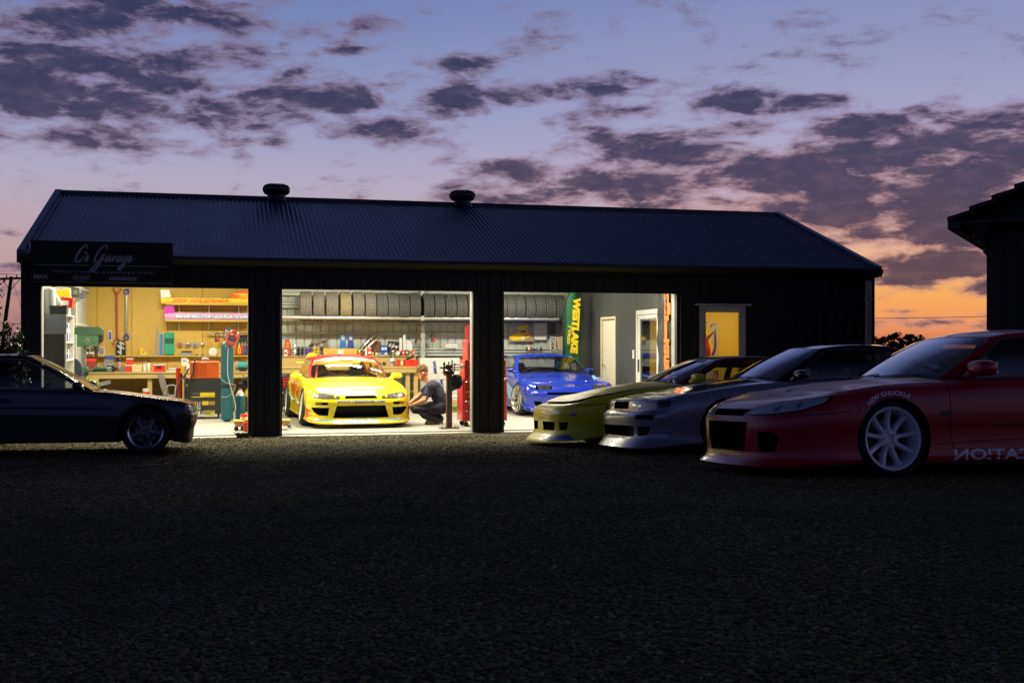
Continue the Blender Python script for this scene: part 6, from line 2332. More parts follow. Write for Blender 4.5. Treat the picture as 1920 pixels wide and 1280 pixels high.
for lv_, (z, hgt) in enumerate(((shz[1] + .02, .30), (shz[2] + .02, .17))):
	for k, (mt, cn) in enumerate(bk):
		d0 = 1.06 + k * .12
		t = thing('binder', '%s binder on the %s board of the shelf unit' % (cn, ('upper', 'lower')[lv_]), 'binder', (sa + sb) / 2, d0, SLAB + z, group='binders in the shelf unit')
		hh = hgt * random.uniform(.85, 1.0)
		MB().box(-w + .05, w - .04, 0, .055 + .02 * (k % 2), 0, hh, bev=.004).build('binder_cover', mt, t)
		MB().box(w - .04, w - .038, .012, .045, hh * .5, hh * .8).build('spine_label', m_paper, t)
ZS = zt_ + SLAB
t, w2, h = item('bucket', 'tall pale plastic drum on top of the shelf unit', 'drum', 79, 540, 105, 589, 1.15, z=ZS)
MB().lathe([(w2 * .42, 0), (w2 * .46, .01), (w2 * .49, h * .88), (w2 * .51, h * .9), (w2 * .51, h * .93), (w2 * .47, h * .94)], 24).build('drum_body', M('pale_plastic', (.42, .44, .46), .35), t, smooth=40)
MB().lathe([(w2 * .5, h * .94), (w2 * .5, h * .985), (w2 * .46, h)], 24).build('lid', m_white, t, smooth=40)
t, w2, h = item('crate', 'black plastic crate on the front edge of the shelf unit', 'crate', 94, 573, 126, 589, 1.06, z=ZS)
MB().prism([(-w2 * .47, 0), (w2 * .47, 0), (w2 * .5, h), (-w2 * .5, h)], -.05, .16, 'xz').build('crate_body', m_dark, t)
MB().box(-w2 * .52, w2 * .52, -.06, -.05, h * .8, h, bev=.003).build('rim', m_dark, t)
t, w2, h = item('carton', 'red and white carton on top of the shelf unit', 'carton', 114, 556, 137, 577, 1.55)
MB().box(-w2 / 2, w2 / 2, -.14, .14, 0, h * .9, bev=.004, mat=Matrix.Rotation(.12, 4, 'Y')).build('carton_body', m_red, t)
MB().box(-w2 * .4, w2 * .2, -.145, -.141, h * .2, h * .6, bev=.0, mat=Matrix.Rotation(.12, 4, 'Y')).build('carton_label', m_paper, t)
t, w2, h = item('folder', 'yellow folder sloping on top of the shelf unit', 'folder', 107, 542, 133, 560, 1.7)
for k in range(2):
	MB().box(-w2 / 2, w2 / 2, .015 * k, .015 * k + .01, 0, h, bev=.002, mat=Matrix.Rotation(-.15 + .1 * k, 4, 'Y')).build('cover', m_yellow if k == 0 else m_paper, t)
t, w2, h = item('document_tray', 'pale slanted tray leaning on the drum', 'tray', 104, 549, 121, 573, 1.35)
MB().box(-w2 * .3, w2 * .3, -.06, .1, 0, h, bev=.006, mat=Matrix.Rotation(-.5, 4, 'Y')).build('tray_body', m_cream, t)
MB().box(-w2 * .24, w2 * .24, -.065, -.061, h * .1, h * .9, mat=Matrix.Rotation(-.5, 4, 'Y')).build('sheet', m_paper, t)
t, w2, h = item('box_file', 'grey box file high on the end wall shelf', 'box file', 136, 540, 150, 558, 3.6)
MB().box(-w2 / 2, w2 / 2, -.1, .2, 0, h, bev=.004).build('file_body', m_grey, t)
MB().box(-w2 * .3, w2 * .3, -.104, -.101, h * .3, h * .8).build('file_label', m_paper, t)
t, w2, h = item('wall_shelf', 'small steel shelf on the end wall behind the shelf unit', 'shelf', 134, 558, 156, 576, 3.6)
MB().box(-w2 / 2, w2 / 2, -.2, .3, h * .8, h, bev=.004).build('shelf_board', m_galv, t)
MB().prism([(-w2 / 2, 0), (w2 * .4, h * .79), (-w2 / 2, h * .79)], -.19, -.18, 'xz').build('bracket', m_galv, t)
t, w2, h = item('checked_card', 'white card with blue pattern clipped to the steel shelf', 'card', 149, 549, 160, 561, 3.3)
MB().box(-w2 / 2, w2 / 2, -.006, 0, 0, h, bev=.001).build('card', m_paper, t)
for k in range(6):
	MB().box(-w2 * .45 + (k % 3) * w2 * .3, -w2 * .28 + (k % 3) * w2 * .3, -.009, -.0065, h * (.12 + .45 * (k // 3)), h * (.4 + .45 * (k // 3))).build('print', m_ink, t)
# dark chair back by the shelf unit
t, w2, h = item('office_chair', 'navy office chair with rounded back beside the shelf unit', 'chair', 124, 672, 154, 706, 1.9)
MB().prism([(w2 * .5 * math.cos(a) if a not in (0,) else w2 * .5, h * .35 + h * .65 * math.sin(a)) for a in np.linspace(0, PI, 14)] + [(-w2 * .5, 0), (w2 * .5, 0)], -.03, .04, 'xz').build('backrest', m_dkblue, t)
b0 = -t.location.z + SLAB
MB().box(-w2 * .55, w2 * .55, -.2, .3, -.30, -.2, bev=.03).build('seat', m_dkblue, t)
MB().cyl((0, .05, -.3), (0, .05, b0 + .08), .03, 10).build('stem', m_dark, t)
for k in range(5):
	a = 2 * PI * k / 5
	MB().tube([(0, .05, b0 + .1), (.28 * math.cos(a), .05 + .28 * math.sin(a), b0 + .05)], .02, 6).build('leg', m_dark, t)
# ---- drill press
t, w2, h = item('drill_press', 'green pedestal drill press in front of the board wall', 'drill press', 140, 613, 196, 740, 3.2, z=SLAB)
zh0, zh1 = Zat(168, 650, 3.2) - SLAB, Zat(168, 613, 3.2) - SLAB
u = w2 / 56.0
cx = lambda px: (px - 168) * u
MB().prism([(cx(140), (zh0 + zh1) / 2 + .04), (cx(140), zh1 - .03), (cx(146), zh1), (cx(189), zh1), (cx(194), zh1 - .04), (cx(194), (zh0 + zh1) / 2 + .04)], -.15, .15, 'xz').build('belt_cover', m_green, t)
MB().prism([(cx(146), zh0), (cx(146), (zh0 + zh1) / 2 + .035), (cx(186), (zh0 + zh1) / 2 + .035), (cx(186), zh0 + .02), (cx(180), zh0)], -.13, .13, 'xz').build('head', M('machine_green_light', (.07, .17, .085), .42, dirt=.15), t)
MB().prism([(cx(186.5), zh0 + .05), (cx(193), zh0 + .1), (cx(194), (zh0 + zh1) / 2 + .035), (cx(186.5), (zh0 + zh1) / 2 + .035)], -.11, .11, 'xz').build('end_cover', m_dark, t)
MB().box(cx(162), cx(170), -.135, -.131, zh0 + .09, zh0 + .16).build('label_plate', m_steel, t)
MB().cyl((cx(157), 0, 0.05), (cx(157), 0, zh0 + .02), .045, 16).build('column', m_steel, t, smooth=40)
MB().lathe([(.05, zh0), (.05, zh0 - .06), (.03, zh0 - .08), (.03, zh0 - .14), (.022, zh0 - .18), (.008, zh0 - .19), (.008, zh0 - .28)], 14, o=(cx(181), 0, 0)).build('chuck', m_brownsteel, t, smooth=40)
ztb = Zat(180, 692, 3.2) - SLAB
MB().box(cx(163), cx(208), -.16, .16, ztb - .05, ztb, bev=.012).build('table', m_green, t)
MB().box(cx(152), cx(166), -.06, .06, ztb - .12, ztb + .04, bev=.02).build('table_bracket', m_green, t)
for k in range(3):
	a = k * 2 * PI / 3 + .4
	MB().tube([(cx(172), -.16, zh0 + .02), (cx(172) + .12 * math.cos(a), -.19, zh0 + .02 + .12 * math.sin(a))], .008, 6).build('feed_handle', m_chrome, t)
MB().box(cx(145), cx(185), -.18, .2, 0, .06, bev=.015).build('base', m_green, t)
t, w2, h = item('vise', 'green drill vise with pale jaws on the drill table', 'vise', 176, 688, 207, 697, 3.05, z=ztb + SLAB + .001)
MB().box(-w2 / 2, w2 * .3, -.06, .06, 0, .03, bev=.006).build('vise_bed', m_green, t)
for x in (-.1, .02):
	MB().box(x, x + .04, -.07, .07, .031, .085, bev=.006).build('jaw', m_steel, t)
MB().cyl((w2 * .3, 0, .03), (w2 * .55, 0, .03), .012, 8).build('screw', m_chrome, t)
t, w2, h = item('pedestal_grinder', 'olive green pedestal machine with pale stand beside the drill press', 'machine', 160, 704, 209, 760, 4.4, z=SLAB)
MB().cyl((-w2 * .35, 0, h * .78), (w2 * .0, 0, h * .78), h * .16, 18).build('motor', M('olive_enamel', (.22, .24, .05), .45), t, smooth=40)
MB().lathe([(h * .2, -.03), (h * .2, .03)], 22, 0, 'X', o=(-w2 * .45, 0, h * .78)).build('wheel_guard', M('olive_enamel', (.2, .2, .05)), t, smooth=40)
MB().cyl((w2 * .02, 0, h * .8), (w2 * .46, 0, h * .86), .035, 12).build('spindle', m_steel, t, smooth=40)
for x in (-w2 * .05, w2 * .18):
	MB().box(x, x + .04, -.15, -.11, 0, h * .66, bev=.006).build('stand_leg', M('pale_green_stand', (.45, .58, .48), .5), t)
	MB().box(x, x + .04, .11, .15, 0, h * .66, bev=.006).build('stand_leg', MATS['pale_green_stand'], t)
MB().box(-w2 * .3, w2 * .3, -.17, .17, h * .66, h * .69, bev=.006).build('stand_top', MATS['pale_green_stand'], t)
# ---- welder on its cart, gas cylinders
sw_, dw_ = px_floor(384, 785)
t, w2, h = item('welder_cart', 'black welding cart with yellow panels lettered UNI MIG', 'welder', 350, 710, 415, 785, dw_, z=SLAB)
zc0 = .09
MB().prism([(-w2 / 2, zc0), (w2 * .5, zc0), (w2 * .5, h), (-w2 * .38, h), (-w2 * .46, h * .93), (-w2 / 2, h * .8)], 0, .55, 'xz').build('cabinet', M('charcoal_enamel', (.03, .031, .033), .42), t)
u = w2 / 65.0
P2 = lambda px, py: ((px - 382.5) * u, h * (785 - py) / 75.0)
for (a, b, c_, d_, mt) in ((375, 735.5, 403, 742.5, m_yellow), (359, 743, 403, 744.5, m_yellow), (360, 752, 368, 770, M('dull_yellow', (.35, .28, .02), .5)), (379, 752, 391, 759, m_yellow), (392, 752, 403, 759, MATS['dull_yellow']),
						   (384, 769, 403, 777.5, MATS['dull_yellow']), (395, 773, 403, 777.5, m_yellow), (357, 777, 381, 778.2, m_yellow)):
	(x0, z1), (x1, z0) = P2(a, b), P2(c_, d_)
	MB().box(x0, x1, -.004 - .002 * (mt is m_yellow), -.0005, z0, z1).build('yellow_panel', mt, t)
for ch, px, py in (('U', 372.5, 756.5), ('N', 372.5, 764.5), ('M', 363, 774), ('I', 372.5, 774), ('G', 381, 774)):
	x, z = P2(px, py)
	ftext(t, ch, 6 * u, 7.6 * h / 75, x, -.009, z, m_paper, bold=.002)
x, z = P2(366.5, 737.5)
ftext(t, 'POWERMIG', 14 * u, 3 * h / 75, x, -.003, z, m_grey)
for x in (-w2 * .42, w2 * .42):
	MB().cyl((x - .02, .06, .05), (x + .02, .06, .05), .05, 16).build('castor', m_rubber, t, smooth=40)
t2, w3, h3 = item('welding_machine', 'orange welding power unit standing on the black cart', 'welder', 356, 676, 411, 710, dw_ + .02, z=SLAB + h + .001)
MB().box(-w3 / 2, w3 / 2, 0, .45, 0, h3 * .96, bev=.012).build('casing', m_orange, t2)
for a, b, lw in ((-w3 * .44, -w3 * .2, .0), (-w3 * .17, w3 * .08, .0)):
	for k in range(6):
		z = h3 * (.14 + .12 * k)
		MB().box(a, b, -.006, -.001, z, z + h3 * .06).build('louvre', M('dark_orange', (.55, .08, .01), .45), t2)
ftext(t2, 'WIA', w3 * .2, .012, w3 * .3, -.003, h3 * .82, m_dark)
MB().tube([(-w3 * .15, .2, h3 * .96), (-w3 * .12, .2, h3 * 1.1), (w3 * .15, .2, h3 * 1.12), (w3 * .2, .2, h3 * .96)], .016, 8).build('lift_handle', m_dark, t2, smooth=40)
MB().ell((w3 * .02, .15, h3 * 1.06), (.075, .06, .045), 14, 8).build('top_fitting', m_grey, t2, smooth=60)
cb_ = thing('welding_cable', 'black welding cable looped from the orange unit down the cart', 'cable', S(358, dw_ - .05), dw_ - .05, SLAB)
mb = MB()
k = 1.0 / scale_at(S(358, dw_), dw_)
pp = lambda px, py, y=0: ((px - 358) * k, y, (785 - py) * k)
mb.tube([Vector(p) for p in catmull([pp(371, 672, .1), pp(366, 673, .0), pp(364, 682, -.04), pp(362, 700, -.05), pp(356, 714, -.05), pp(352, 735, -.04), pp(355, 745, -.02)], 30)], .016, 8)
mb.tube([Vector(p) for p in catmull([pp(354, 690, .05), pp(349, 700, -.0), pp(340, 712, -.05), pp(334, 728, -.07), pp(333, 742, -.05), pp(342, 752, -.03), pp(350, 748, -.02)], 30)], .018, 8)
mb.build('cable', m_rubber, cb_, smooth=50)
t, w2, h = item('extinguisher_rack', 'rack of red and yellow rods standing beside the welder cart', 'rods', 332, 686, 350, 748, dw_ + .5, z=SLAB)
MB().box(-w2 / 2, w2 / 2, -.08, .08, 0, .05, bev=.008).build('rack_foot', m_dark, t)
for k, (x, hh, mt, r) in enumerate(((-.36, .96, m_red, .045), (-.08, .86, m_dark, .03), (.16, 1.0, m_yellow, .022), (.34, .8, m_blue, .02))):
	MB().cyl((x * w2, .02 * (k % 2), .05), (x * w2, .02 * (k % 2), h * hh), r, 12).build('rod', mt, t, smooth=40)
sc_, dc_ = px_floor(426, 790)
t, w2, h = item('gas_cylinder', 'tall teal gas cylinder strapped behind the welder cart', 'gas cylinder', 414, 640, 438, 790, dc_, z=SLAB)
r = w2 / 2
MB().lathe([(r * .9, .03), (r, .06), (r, h * .9), (r * .93, h * .95), (r * .7, h * .985), (r * .3, h)], 28).build('cylinder_body', m_teal, t, smooth=40)
MB().lathe([(r * .3, h), (r * .3, h + .05), (r * .2, h + .06), (.02, h + .1)], 14).build('valve', m_chrome, t, smooth=40)
for sg, off in ((-1, 0), (1, 0)):
	MB().lathe([(.0, -.03), (.05, -.032), (.055, -.02), (.075, -.024), (.1, -.02), (.1, .02), (.0, .02)], 22, 0, 'Y', o=(0, -r * .4 if sg < 0 else r * .6, .1)).build('wheel', m_rubber, t, smooth=40)
MB().lathe([(.0, -.038), (.048, -.036), (.052, -.02)], 18, 0, 'Y', o=(0, -r * .4, .1)).build('hub', m_galv, t, smooth=40)
MB().lathe([(r + .004, h * .42), (r + .004, h * .46)], 24, capped=False).build('strap', m_dark, t)
mb = MB()
k2 = 1.0 / scale_at(sc_, dc_)
pq = lambda px, py, y=-.13: ((px - 426) * k2, y, (790 - py) * k2)
mb.tube([Vector(p) for p in catmull([pq(428, 648, -.1), pq(427, 670), pq(427, 700), pq(432, 725), pq(438, 745), pq(441, 765), pq(438, 775)], 30)], .009, 8)
mb.build('hose', M('grey_hose', (.42, .40, .38), .5), t, smooth=50)
mb = MB()
mb.tube([Vector(p) for p in catmull([pq(414, 708), pq(422, 716), pq(434, 720), pq(441, 722), pq(436, 735), pq(424, 744), pq(415, 742)], 30)], .007, 8)
mb.build('hose', m_grey, t, smooth=50)
t, w2, h = item('welding_helmet', 'red and black welding helmet hung over the tall gas cylinder', 'helmet', 417, 612, 450, 651, dc_ - .13)
mt_ = Matrix.Translation((w2 * .08, 0, h * .45)) @ Matrix.Rotation(.42, 4, 'Y')
MB().ell((0, 0, 0), (w2 * .36, .14, h * .40), 20, 14, 0, .8, mt_).build('shell', M('helmet_red', (.50, .06, .04), .3, coat=.5), t, smooth=60)
MB().box(-w2 * .24, w2 * .22, -.155, -.11, -h * .16, h * .10, 0, .015, mt_).build('visor_frame', m_dark, t)
MB().box(-w2 * .17, w2 * .16, -.162, -.152, -h * .09, h * .05, 0, .004, mt_).build('visor', M('visor_glass', (.12, .06, .12), .08, coat=1), t)
MB().box(w2 * .0, w2 * .05, -.15, -.05, h * .12, h * .38, 0, .01, mt_).build('stripe', m_dark, t)
MB().tube([(-w2 * .4, .05, h * .35), (-w2 * .42, .02, h * .7), (-w2 * .2, -.02, h * .95), (w2 * .0, .0, h * .85)], .012, 8).build('headband', m_blue, t, smooth=50)
MB().tube([(-w2 * .38, .02, h * .5), (-w2 * .3, -.05, h * .82), (-w2 * .05, -.05, h * .8)], .010, 8).build('regulator_pipe', m_chrome, t, smooth=50)
t, w2, h = item('gas_cylinder', 'short teal gas cylinder with grey shoulder beside the tall one', 'gas cylinder', 441, 728, 460, 785, dc_ + .35, z=SLAB)
r = w2 / 2
MB().lathe([(r * .9, 0), (r, .03), (r, h * .74), (r * .98, h * .77)], 24).build('cylinder_body', m_teal, t, smooth=40)
MB().lathe([(r * .98, h * .77), (r * .8, h * .85), (r * .4, h * .92), (r * .3, h * .94)], 24).build('shoulder', m_galv, t, smooth=40)
MB().lathe([(r * .3, h * .94), (r * .3, h), (.0, h)], 12).build('valve', m_chrome, t, smooth=40)
t, w2, h = item('work_jacket', 'black jacket bunched on a hook beside the pier', 'jacket', 440, 702, 472, 734, dc_ + .6)
bm_ = MB()
for k in range(9):
	a = random.uniform(0, 6.28)
	bm_.ell((random.uniform(-.4, .4) * w2, random.uniform(-.06, .06), h * random.uniform(.3, .75)), (w2 * random.uniform(.16, .28), .08, h * random.uniform(.14, .3)), 12, 8)
bm_.build('cloth', M('black_cloth', (.012, .012, .013), .9), t, smooth=60)
MB().tube([(0, 0, h * .8), (0, .0, h * 1.0), (.04, .0, h * 1.05)], .008, 6).build('hook', m_steel, t)
t, w2, h = item('cable_reel', 'yellow hose reel beside the pier', 'reel', 459, 728, 478, 746, dc_ + .5)
MB().lathe([(h * .5, -.05), (h * .5, -.03), (h * .3, -.03), (h * .3, .03), (h * .5, .03), (h * .5, .05)], 22, 0, 'Y', o=(0, 0, h / 2)).build('reel', m_yellow, t, smooth=40)
MB().lathe([(h * .12, -.06), (h * .12, .06)], 12, 0, 'Y', o=(0, 0, h / 2)).build('hub', m_dark, t, smooth=40)
# grey office chair in front of the bench
so, do_ = px_floor(316, 775)
t, w2, h = item('office_chair', 'grey office chair with armrest turned away beside the welder', 'chair', 296, 697, 334, 775, do_, z=SLAB)
k3 = 1.0 / scale_at(so, do_)
pc = lambda px, py: ((px - 315) * k3, (775 - py) * k3)
m_chg = M('taupe_cloth', (.20, .17, .15), .85)
MB().prism([pc(298, 699), pc(304, 697), pc(309, 706), pc(318, 744), pc(310, 746), pc(302, 722)], -.22, .22, 'xz').build('backrest', m_chg, t)
MB().box(pc(310, 0)[0], pc(340, 0)[0], -.24, .24, pc(0, 748)[1], pc(0, 740)[1], bev=.03).build('seat', m_chg, t)
for y in (-.27, .27):
	a = MB()
	a.tube([(pc(312, 735)[0], y, pc(0, 738)[1]), (pc(315, 722)[0], y, pc(0, 722)[1]), (pc(326, 720)[0], y, pc(0, 721)[1]), (pc(330, 722)[0], y, pc(0, 722)[1]), (pc(329, 738)[0], y, pc(0, 740)[1])], .018, 8)
	a.build('armrest', m_grey, t, smooth=50)
MB().cyl((pc(322, 0)[0], 0, pc(0, 748)[1]), (pc(322, 0)[0], 0, .1), .03, 10).build('stem', m_dark, t)
for k in range(5):
	a = 2 * PI * k / 5
	MB().tube([(pc(322, 0)[0], 0, .12), (pc(322, 0)[0] + .28 * math.cos(a), .28 * math.sin(a), .05)], .02, 6).build('leg', m_dark, t)
	MB().cyl((pc(322, 0)[0] + .28 * math.cos(a) - .01, .28 * math.sin(a), .028), (pc(322, 0)[0] + .28 * math.cos(a) + .01, .28 * math.sin(a), .028), .027, 10).build('castor', m_dark, t)
t, w2, h = item('paint_tin', 'red and white tin on the floor under the pine bench', 'tin', 267, 728, 281, 745, 6.3, z=.362)
MB().lathe([(w2 * .5, 0), (w2 * .5, h * .6)], 18).build('tin_body', m_redp, t, smooth=40)
MB().lathe([(w2 * .51, h * .6), (w2 * .51, h * .9), (w2 * .4, h)], 18).build('tin_lid', m_white, t, smooth=40)
# wooden dolly behind the pier
sd_, dd_ = px_floor(491, 807)
t, w2, h = item('dolly', 'low yellow timber dolly on castors poking out behind the pier', 'dolly', 439, 787, 545, 807, dd_ + .15, z=SLAB)
for y in (-.12, .14):
	MB().box(-w2 / 2, w2 / 2, y, y + .09, h * .62, h, bev=.006).build('rail', M('yellow_pine', (.62, .42, .08), .6), t)
for x in (-w2 * .42, 0, w2 * .42):
	MB().box(x - .05, x + .05, -.121, .231, h * .40, h * .615, bev=.004).build('cross_rail', MATS['yellow_pine'], t)
for x in (-w2 * .46, -w2 * .35, w2 * .47):
	c = MB()
	c.box(x - .025, x + .025, -.14, -.122, h * .3, h * .62, bev=.004)
	cc = c.build('castor_fork', m_steel, t)
	MB().lathe([(.0, -.016), (h * .22, -.014), (h * .22, .014), (.0, .016)], 18, 0, 'Y', o=(x, -.13, h * .22)).build('castor', m_dark if x < 0 else m_chrome, cc, smooth=40)
t2, w3, h3 = item('jerry_can', 'red plastic can standing by the dolly', 'can', 456, 788, 476, 807, dd_ - .12, z=SLAB)
MB().box(-w3 / 2, w3 / 2, -.05, .05, 0, h3 * .9, bev=.015).build('can_body', m_redp, t2)
MB().lathe([(.02, h3 * .9), (.02, h3)], 10, o=(-w3 * .25, 0, 0)).build('cap', m_dark, t2)
MB().tube([(-w3 * .1, 0, h3 * .88), (-w3 * .08, 0, h3 * 1.05), (w3 * .3, 0, h3 * 1.05), (w3 * .35, 0, h3 * .88)], .012, 8).build('handle', m_redp, t2, smooth=40)
t2, w3, h3 = item('paint_tin', 'red topped pale tin on top of the dolly', 'tin', 449, 776, 466, 788, dd_ + .17, z=SLAB + h + .001)
MB().lathe([(w3 * .4, 0), (w3 * .42, h3 * .55)], 18).build('tin_body', m_cream, t2, smooth=40)
MB().lathe([(w3 * .42, h3 * .55), (w3 * .38, h3 * .95), (w3 * .2, h3)], 18).build('tin_lid', m_redp, t2, smooth=40)
# ---- middle bay: workbench with upstand
bs0, bs1 = S(512, 6.2), S(785, 6.2)
ZB2 = Zat(760, 687, 6.1)
ZU = Zat(700, 667, 6.5)
wb = thing('workbench', 'pine workbench with a raised back shelf behind the yellow drift car', 'bench', (bs0 + bs1) / 2, 6.4, 0)
hw = (bs1 - bs0) / 2
MB().box(-hw, hw, -.34, .12, ZB2 - .035, ZB2, bev=.005).build('bench_top', m_pine, wb)
MB().box(-hw, hw, -.33, -.285, ZB2 - .13, ZB2 - .037, bev=.005).build('front_rail', m_pine, wb)
MB().box(-hw, hw, .122, .15, ZB2 - .03, ZU - .022, bev=.004).build('back_board', m_ply, wb)
MB().box(-hw, hw, .10, .50, ZU - .02, ZU, bev=.004).build('back_shelf', m_ply, wb)
for x in (-hw + .1, -.7, .3, hw - .24, hw - .07):
	MB().box(x - .045, x + .045, -.282, -.19, SLAB, ZB2 - .037, bev=.006).build('leg', m_pine, wb)
MB().box(-hw, hw, -.2, .1, .40, .43, bev=.004).build('lower_shelf', m_ply, wb)
ZUT = ZU + .001
DU = 6.72
def shelf_item(name, label, cat, x0, y0, x1, d=DU, group=None):
	return item(name, label, cat, x0, y0, x1, 667, d, group, z=ZUT)
t, w, h = shelf_item('tail_lamp', 'amber and red car tail lamp upright on the bench shelf', 'lamp unit', 532, 637, 546)
MB().prism([(-w * .45, 0), (w * .5, 0), (w * .42, h * .6), (w * .22, h), (-w * .3, h), (-w * .42, h * .6)], -.04, .08, 'xz').build('lamp_back', m_redlens, t)
MB().prism([(-w * .30, h * .5), (w * .28, h * .5), (w * .18, h * .9), (-w * .24, h * .9)], -.05, -.041, 'xz').build('amber_lens', m_amber, t)
MB().prism([(-w * .34, h * .08), (w * .4, h * .08), (w * .32, h * .42), (-w * .32, h * .42)], -.05, -.041, 'xz').build('red_lens', M('pale_red_lens', (.55, .18, .16), .2, coat=1), t)
t, w, h = shelf_item('spray_can', 'white spray can with round red cap in front of the tail lamp', 'spray can', 532, 650, 539, 6.6)
MB().lathe([(w * .5, 0), (w * .5, h * .62), (w * .4, h * .68)], 16).build('can_body', m_white, t, smooth=40)
MB().ell((0, 0, h * .8), (w * .46, w * .46, h * .2), 14, 8).build('cap', m_redp, t, smooth=60)
MB().box(-w * .3, w * .3, -w * .52, -w * .5, h * .2, h * .45).build('can_label', m_red, t)
t, w, h = shelf_item('oil_gun', 'bare metal oil gun beside the tail lamp', 'tool', 549, 644, 557, 6.62)
MB().lathe([(w * .4, 0), (w * .45, h * .4), (w * .2, h * .52), (w * .12, h * .6), (w * .1, h * .95), (.0, h)], 14).build('gun_body', m_chrome, t, smooth=45)
MB().tube([(-w * .2, 0, h * .5), (-w * .7, 0, h * .62), (-w * .5, 0, h * .78)], .008, 6).build('trigger', m_steel, t)
def coilover(label, x0, x1, y0, mt, group='coil springs lined up on the bench shelf'):
	t, w, h = shelf_item('coil_spring', label, 'spring', x0, y0, x1, 6.66, group)
	n = 5
	pts = [(w * .36 * math.cos(a), w * .36 * math.sin(a), h * (.05 + .9 * a / (2 * PI * n))) for a in np.linspace(0, 2 * PI * n, n * 14)]
	MB().tube(pts, .011, 6).build('coil', mt, t, smooth=50)
	MB().cyl((0, 0, 0), (0, 0, h), w * .16, 10).build('damper', m_dark, t, smooth=40)
	MB().lathe([(w * .42, h * .95), (w * .42, h)], 14).build('top_cap', m_steel, t)
	return t
m_purp = M('purple_spring', (.16, .07, .42), .4)
for x0, x1, mt, lb in ((556, 563, m_dark, 'black coil spring nearest the oil gun'), (563.5, 570.5, m_dark, 'black coil spring in the middle of the spring row'), (571, 578, m_purp, 'purple coil spring next to the black ones'),
					   (578.5, 585.5, m_purp, 'purple coil spring next to the yellow ones'), (586, 592, m_yellow, 'yellow coil spring next to the purple ones'), (593, 599.5, m_yellow, 'yellow coil spring next to the board box')):
	coilover(lb, x0, x1, 650, mt)
t, w, h = item('exhaust_manifold', 'tangled grey exhaust manifold pipes lying over the springs', 'car part', 579, 632, 616, 658, 6.78)
mh = M('heat_wrapped_pipe', (.17, .145, .12), .8, var=.3)
for k in range(4):
	p = [(-w * .5 + .03 * k, .03 * k, h * .35), (-w * .3, .02 * k - .04, h * (.6 + .05 * k)), (-w * .08 + .04 * k, -.02 * k, h * (.42 + .1 * k)), (w * .08 + .05 * k, .03, h * (.85 + .03 * (k % 2))), (w * (.26 + .05 * k), .0, h * .6), (w * (.3 + .06 * k), -.03, h * .1)]
	MB().tube([Vector(q) for q in catmull(p, 24)], .022, 10).build('pipe', mh, t, smooth=50)
MB().box(w * .22, w * .5, -.06, .06, 0, .03, bev=.006).build('flange', m_steel, t)
t, w, h = shelf_item('display_board', 'long plain wooden box with white label on the bench shelf', 'box', 606, 653, 669, 6.66)
MB().box(-w / 2, w / 2, -.08, .1, 0, h, bev=.004).build('box_body', m_board, t)
MB().box(-w * .08, w * .10, -.083, -.0805, h * .25, h * .78).build('box_label', m_paper, t)
for k, (x0, lb) in enumerate(((636, 'blue suspension arm standing on the wooden box, first of the pair'), (650.5, 'darker blue suspension arm standing on the wooden box, second of the pair'))):
	t, w, h = item('suspension_arm', lb, 'car part', x0, 628, x0 + 14, 653, 6.70, 'blue suspension arms on the wooden box')
	mt = M('arm_blue' if k == 0 else 'arm_dark_blue', (.03, .14, .45) if k == 0 else (.02, .06, .26), .35, coat=.4)
	r = MB()
	r.tube([(w * .34 * math.cos(a), 0, h * .74 + w * .34 * math.sin(a)) for a in np.linspace(0, 2 * PI, 22, endpoint=False)], w * .12, 8, closed=True)
	r.build('ring', mt, t, smooth=50)
	MB().prism([(-w * .5, 0), (w * .5, 0), (w * .36, h * .5), (w * .2, h * .52), (-w * .2, h * .52), (-w * .36, h * .5)], -.02, .02, 'xz').build('arm_plate', mt, t)
	MB().lathe([(w * .24, -.012), (w * .24, .012)], 18, 0, 'Y', o=(0, 0, h * .74)).build('bush', m_galv, t)
for k, (dx, lb) in enumerate(((0, 'long polished muffler leaning behind the shelf, upper of two'), (9, 'long polished muffler leaning behind the shelf, lower of two'))):
	t, w, h = item('muffler', lb, 'car part', 668 + dx, 628 + dx * .4, 700 + dx, 659, 6.84 - .1 * k, 'mufflers leaning on the bench shelf', z=ZUT)
	a, b = Vector((-w * .44, 0, .045)), Vector((w * .40, 0, h * .88))
	mm = MB()
	mm.tube([a, a.lerp(b, .06), a.lerp(b, .94), b], [.03, .05, .05, .03], 14)
	mm.build('can', m_chrome if k == 0 else M('tarnished_metal', (.45, .38, .28), .3, metal=1), t, smooth=45)
	MB().tube([b, b + Vector((.05, 0, .03))], .026, 10).build('outlet', m_rust, t, smooth=45)
t, w, h = item('turbo_manifold', 'dark rusty exhaust housing beside the mufflers', 'car part', 697, 636, 716, 664, 6.82, z=ZUT)
for p, r in (((0, 0, h * .35), .075), ((w * .1, 0, h * .7), .06), ((-w * .25, 0, h * .55), .05)):
	MB().lathe([(r, -.05), (r * 1.1, -.03), (r * 1.1, .03), (r, .05), (r * .4, .05), (r * .35, -.05)], 16, 0, 'Y', o=p).build('housing', m_rust, t, smooth=40)
MB().tube([(w * .2, 0, h * .2), (w * .4, 0, h * .5), (w * .3, 0, h * .9)], .02, 8).build('pipe', m_rust, t, smooth=50)
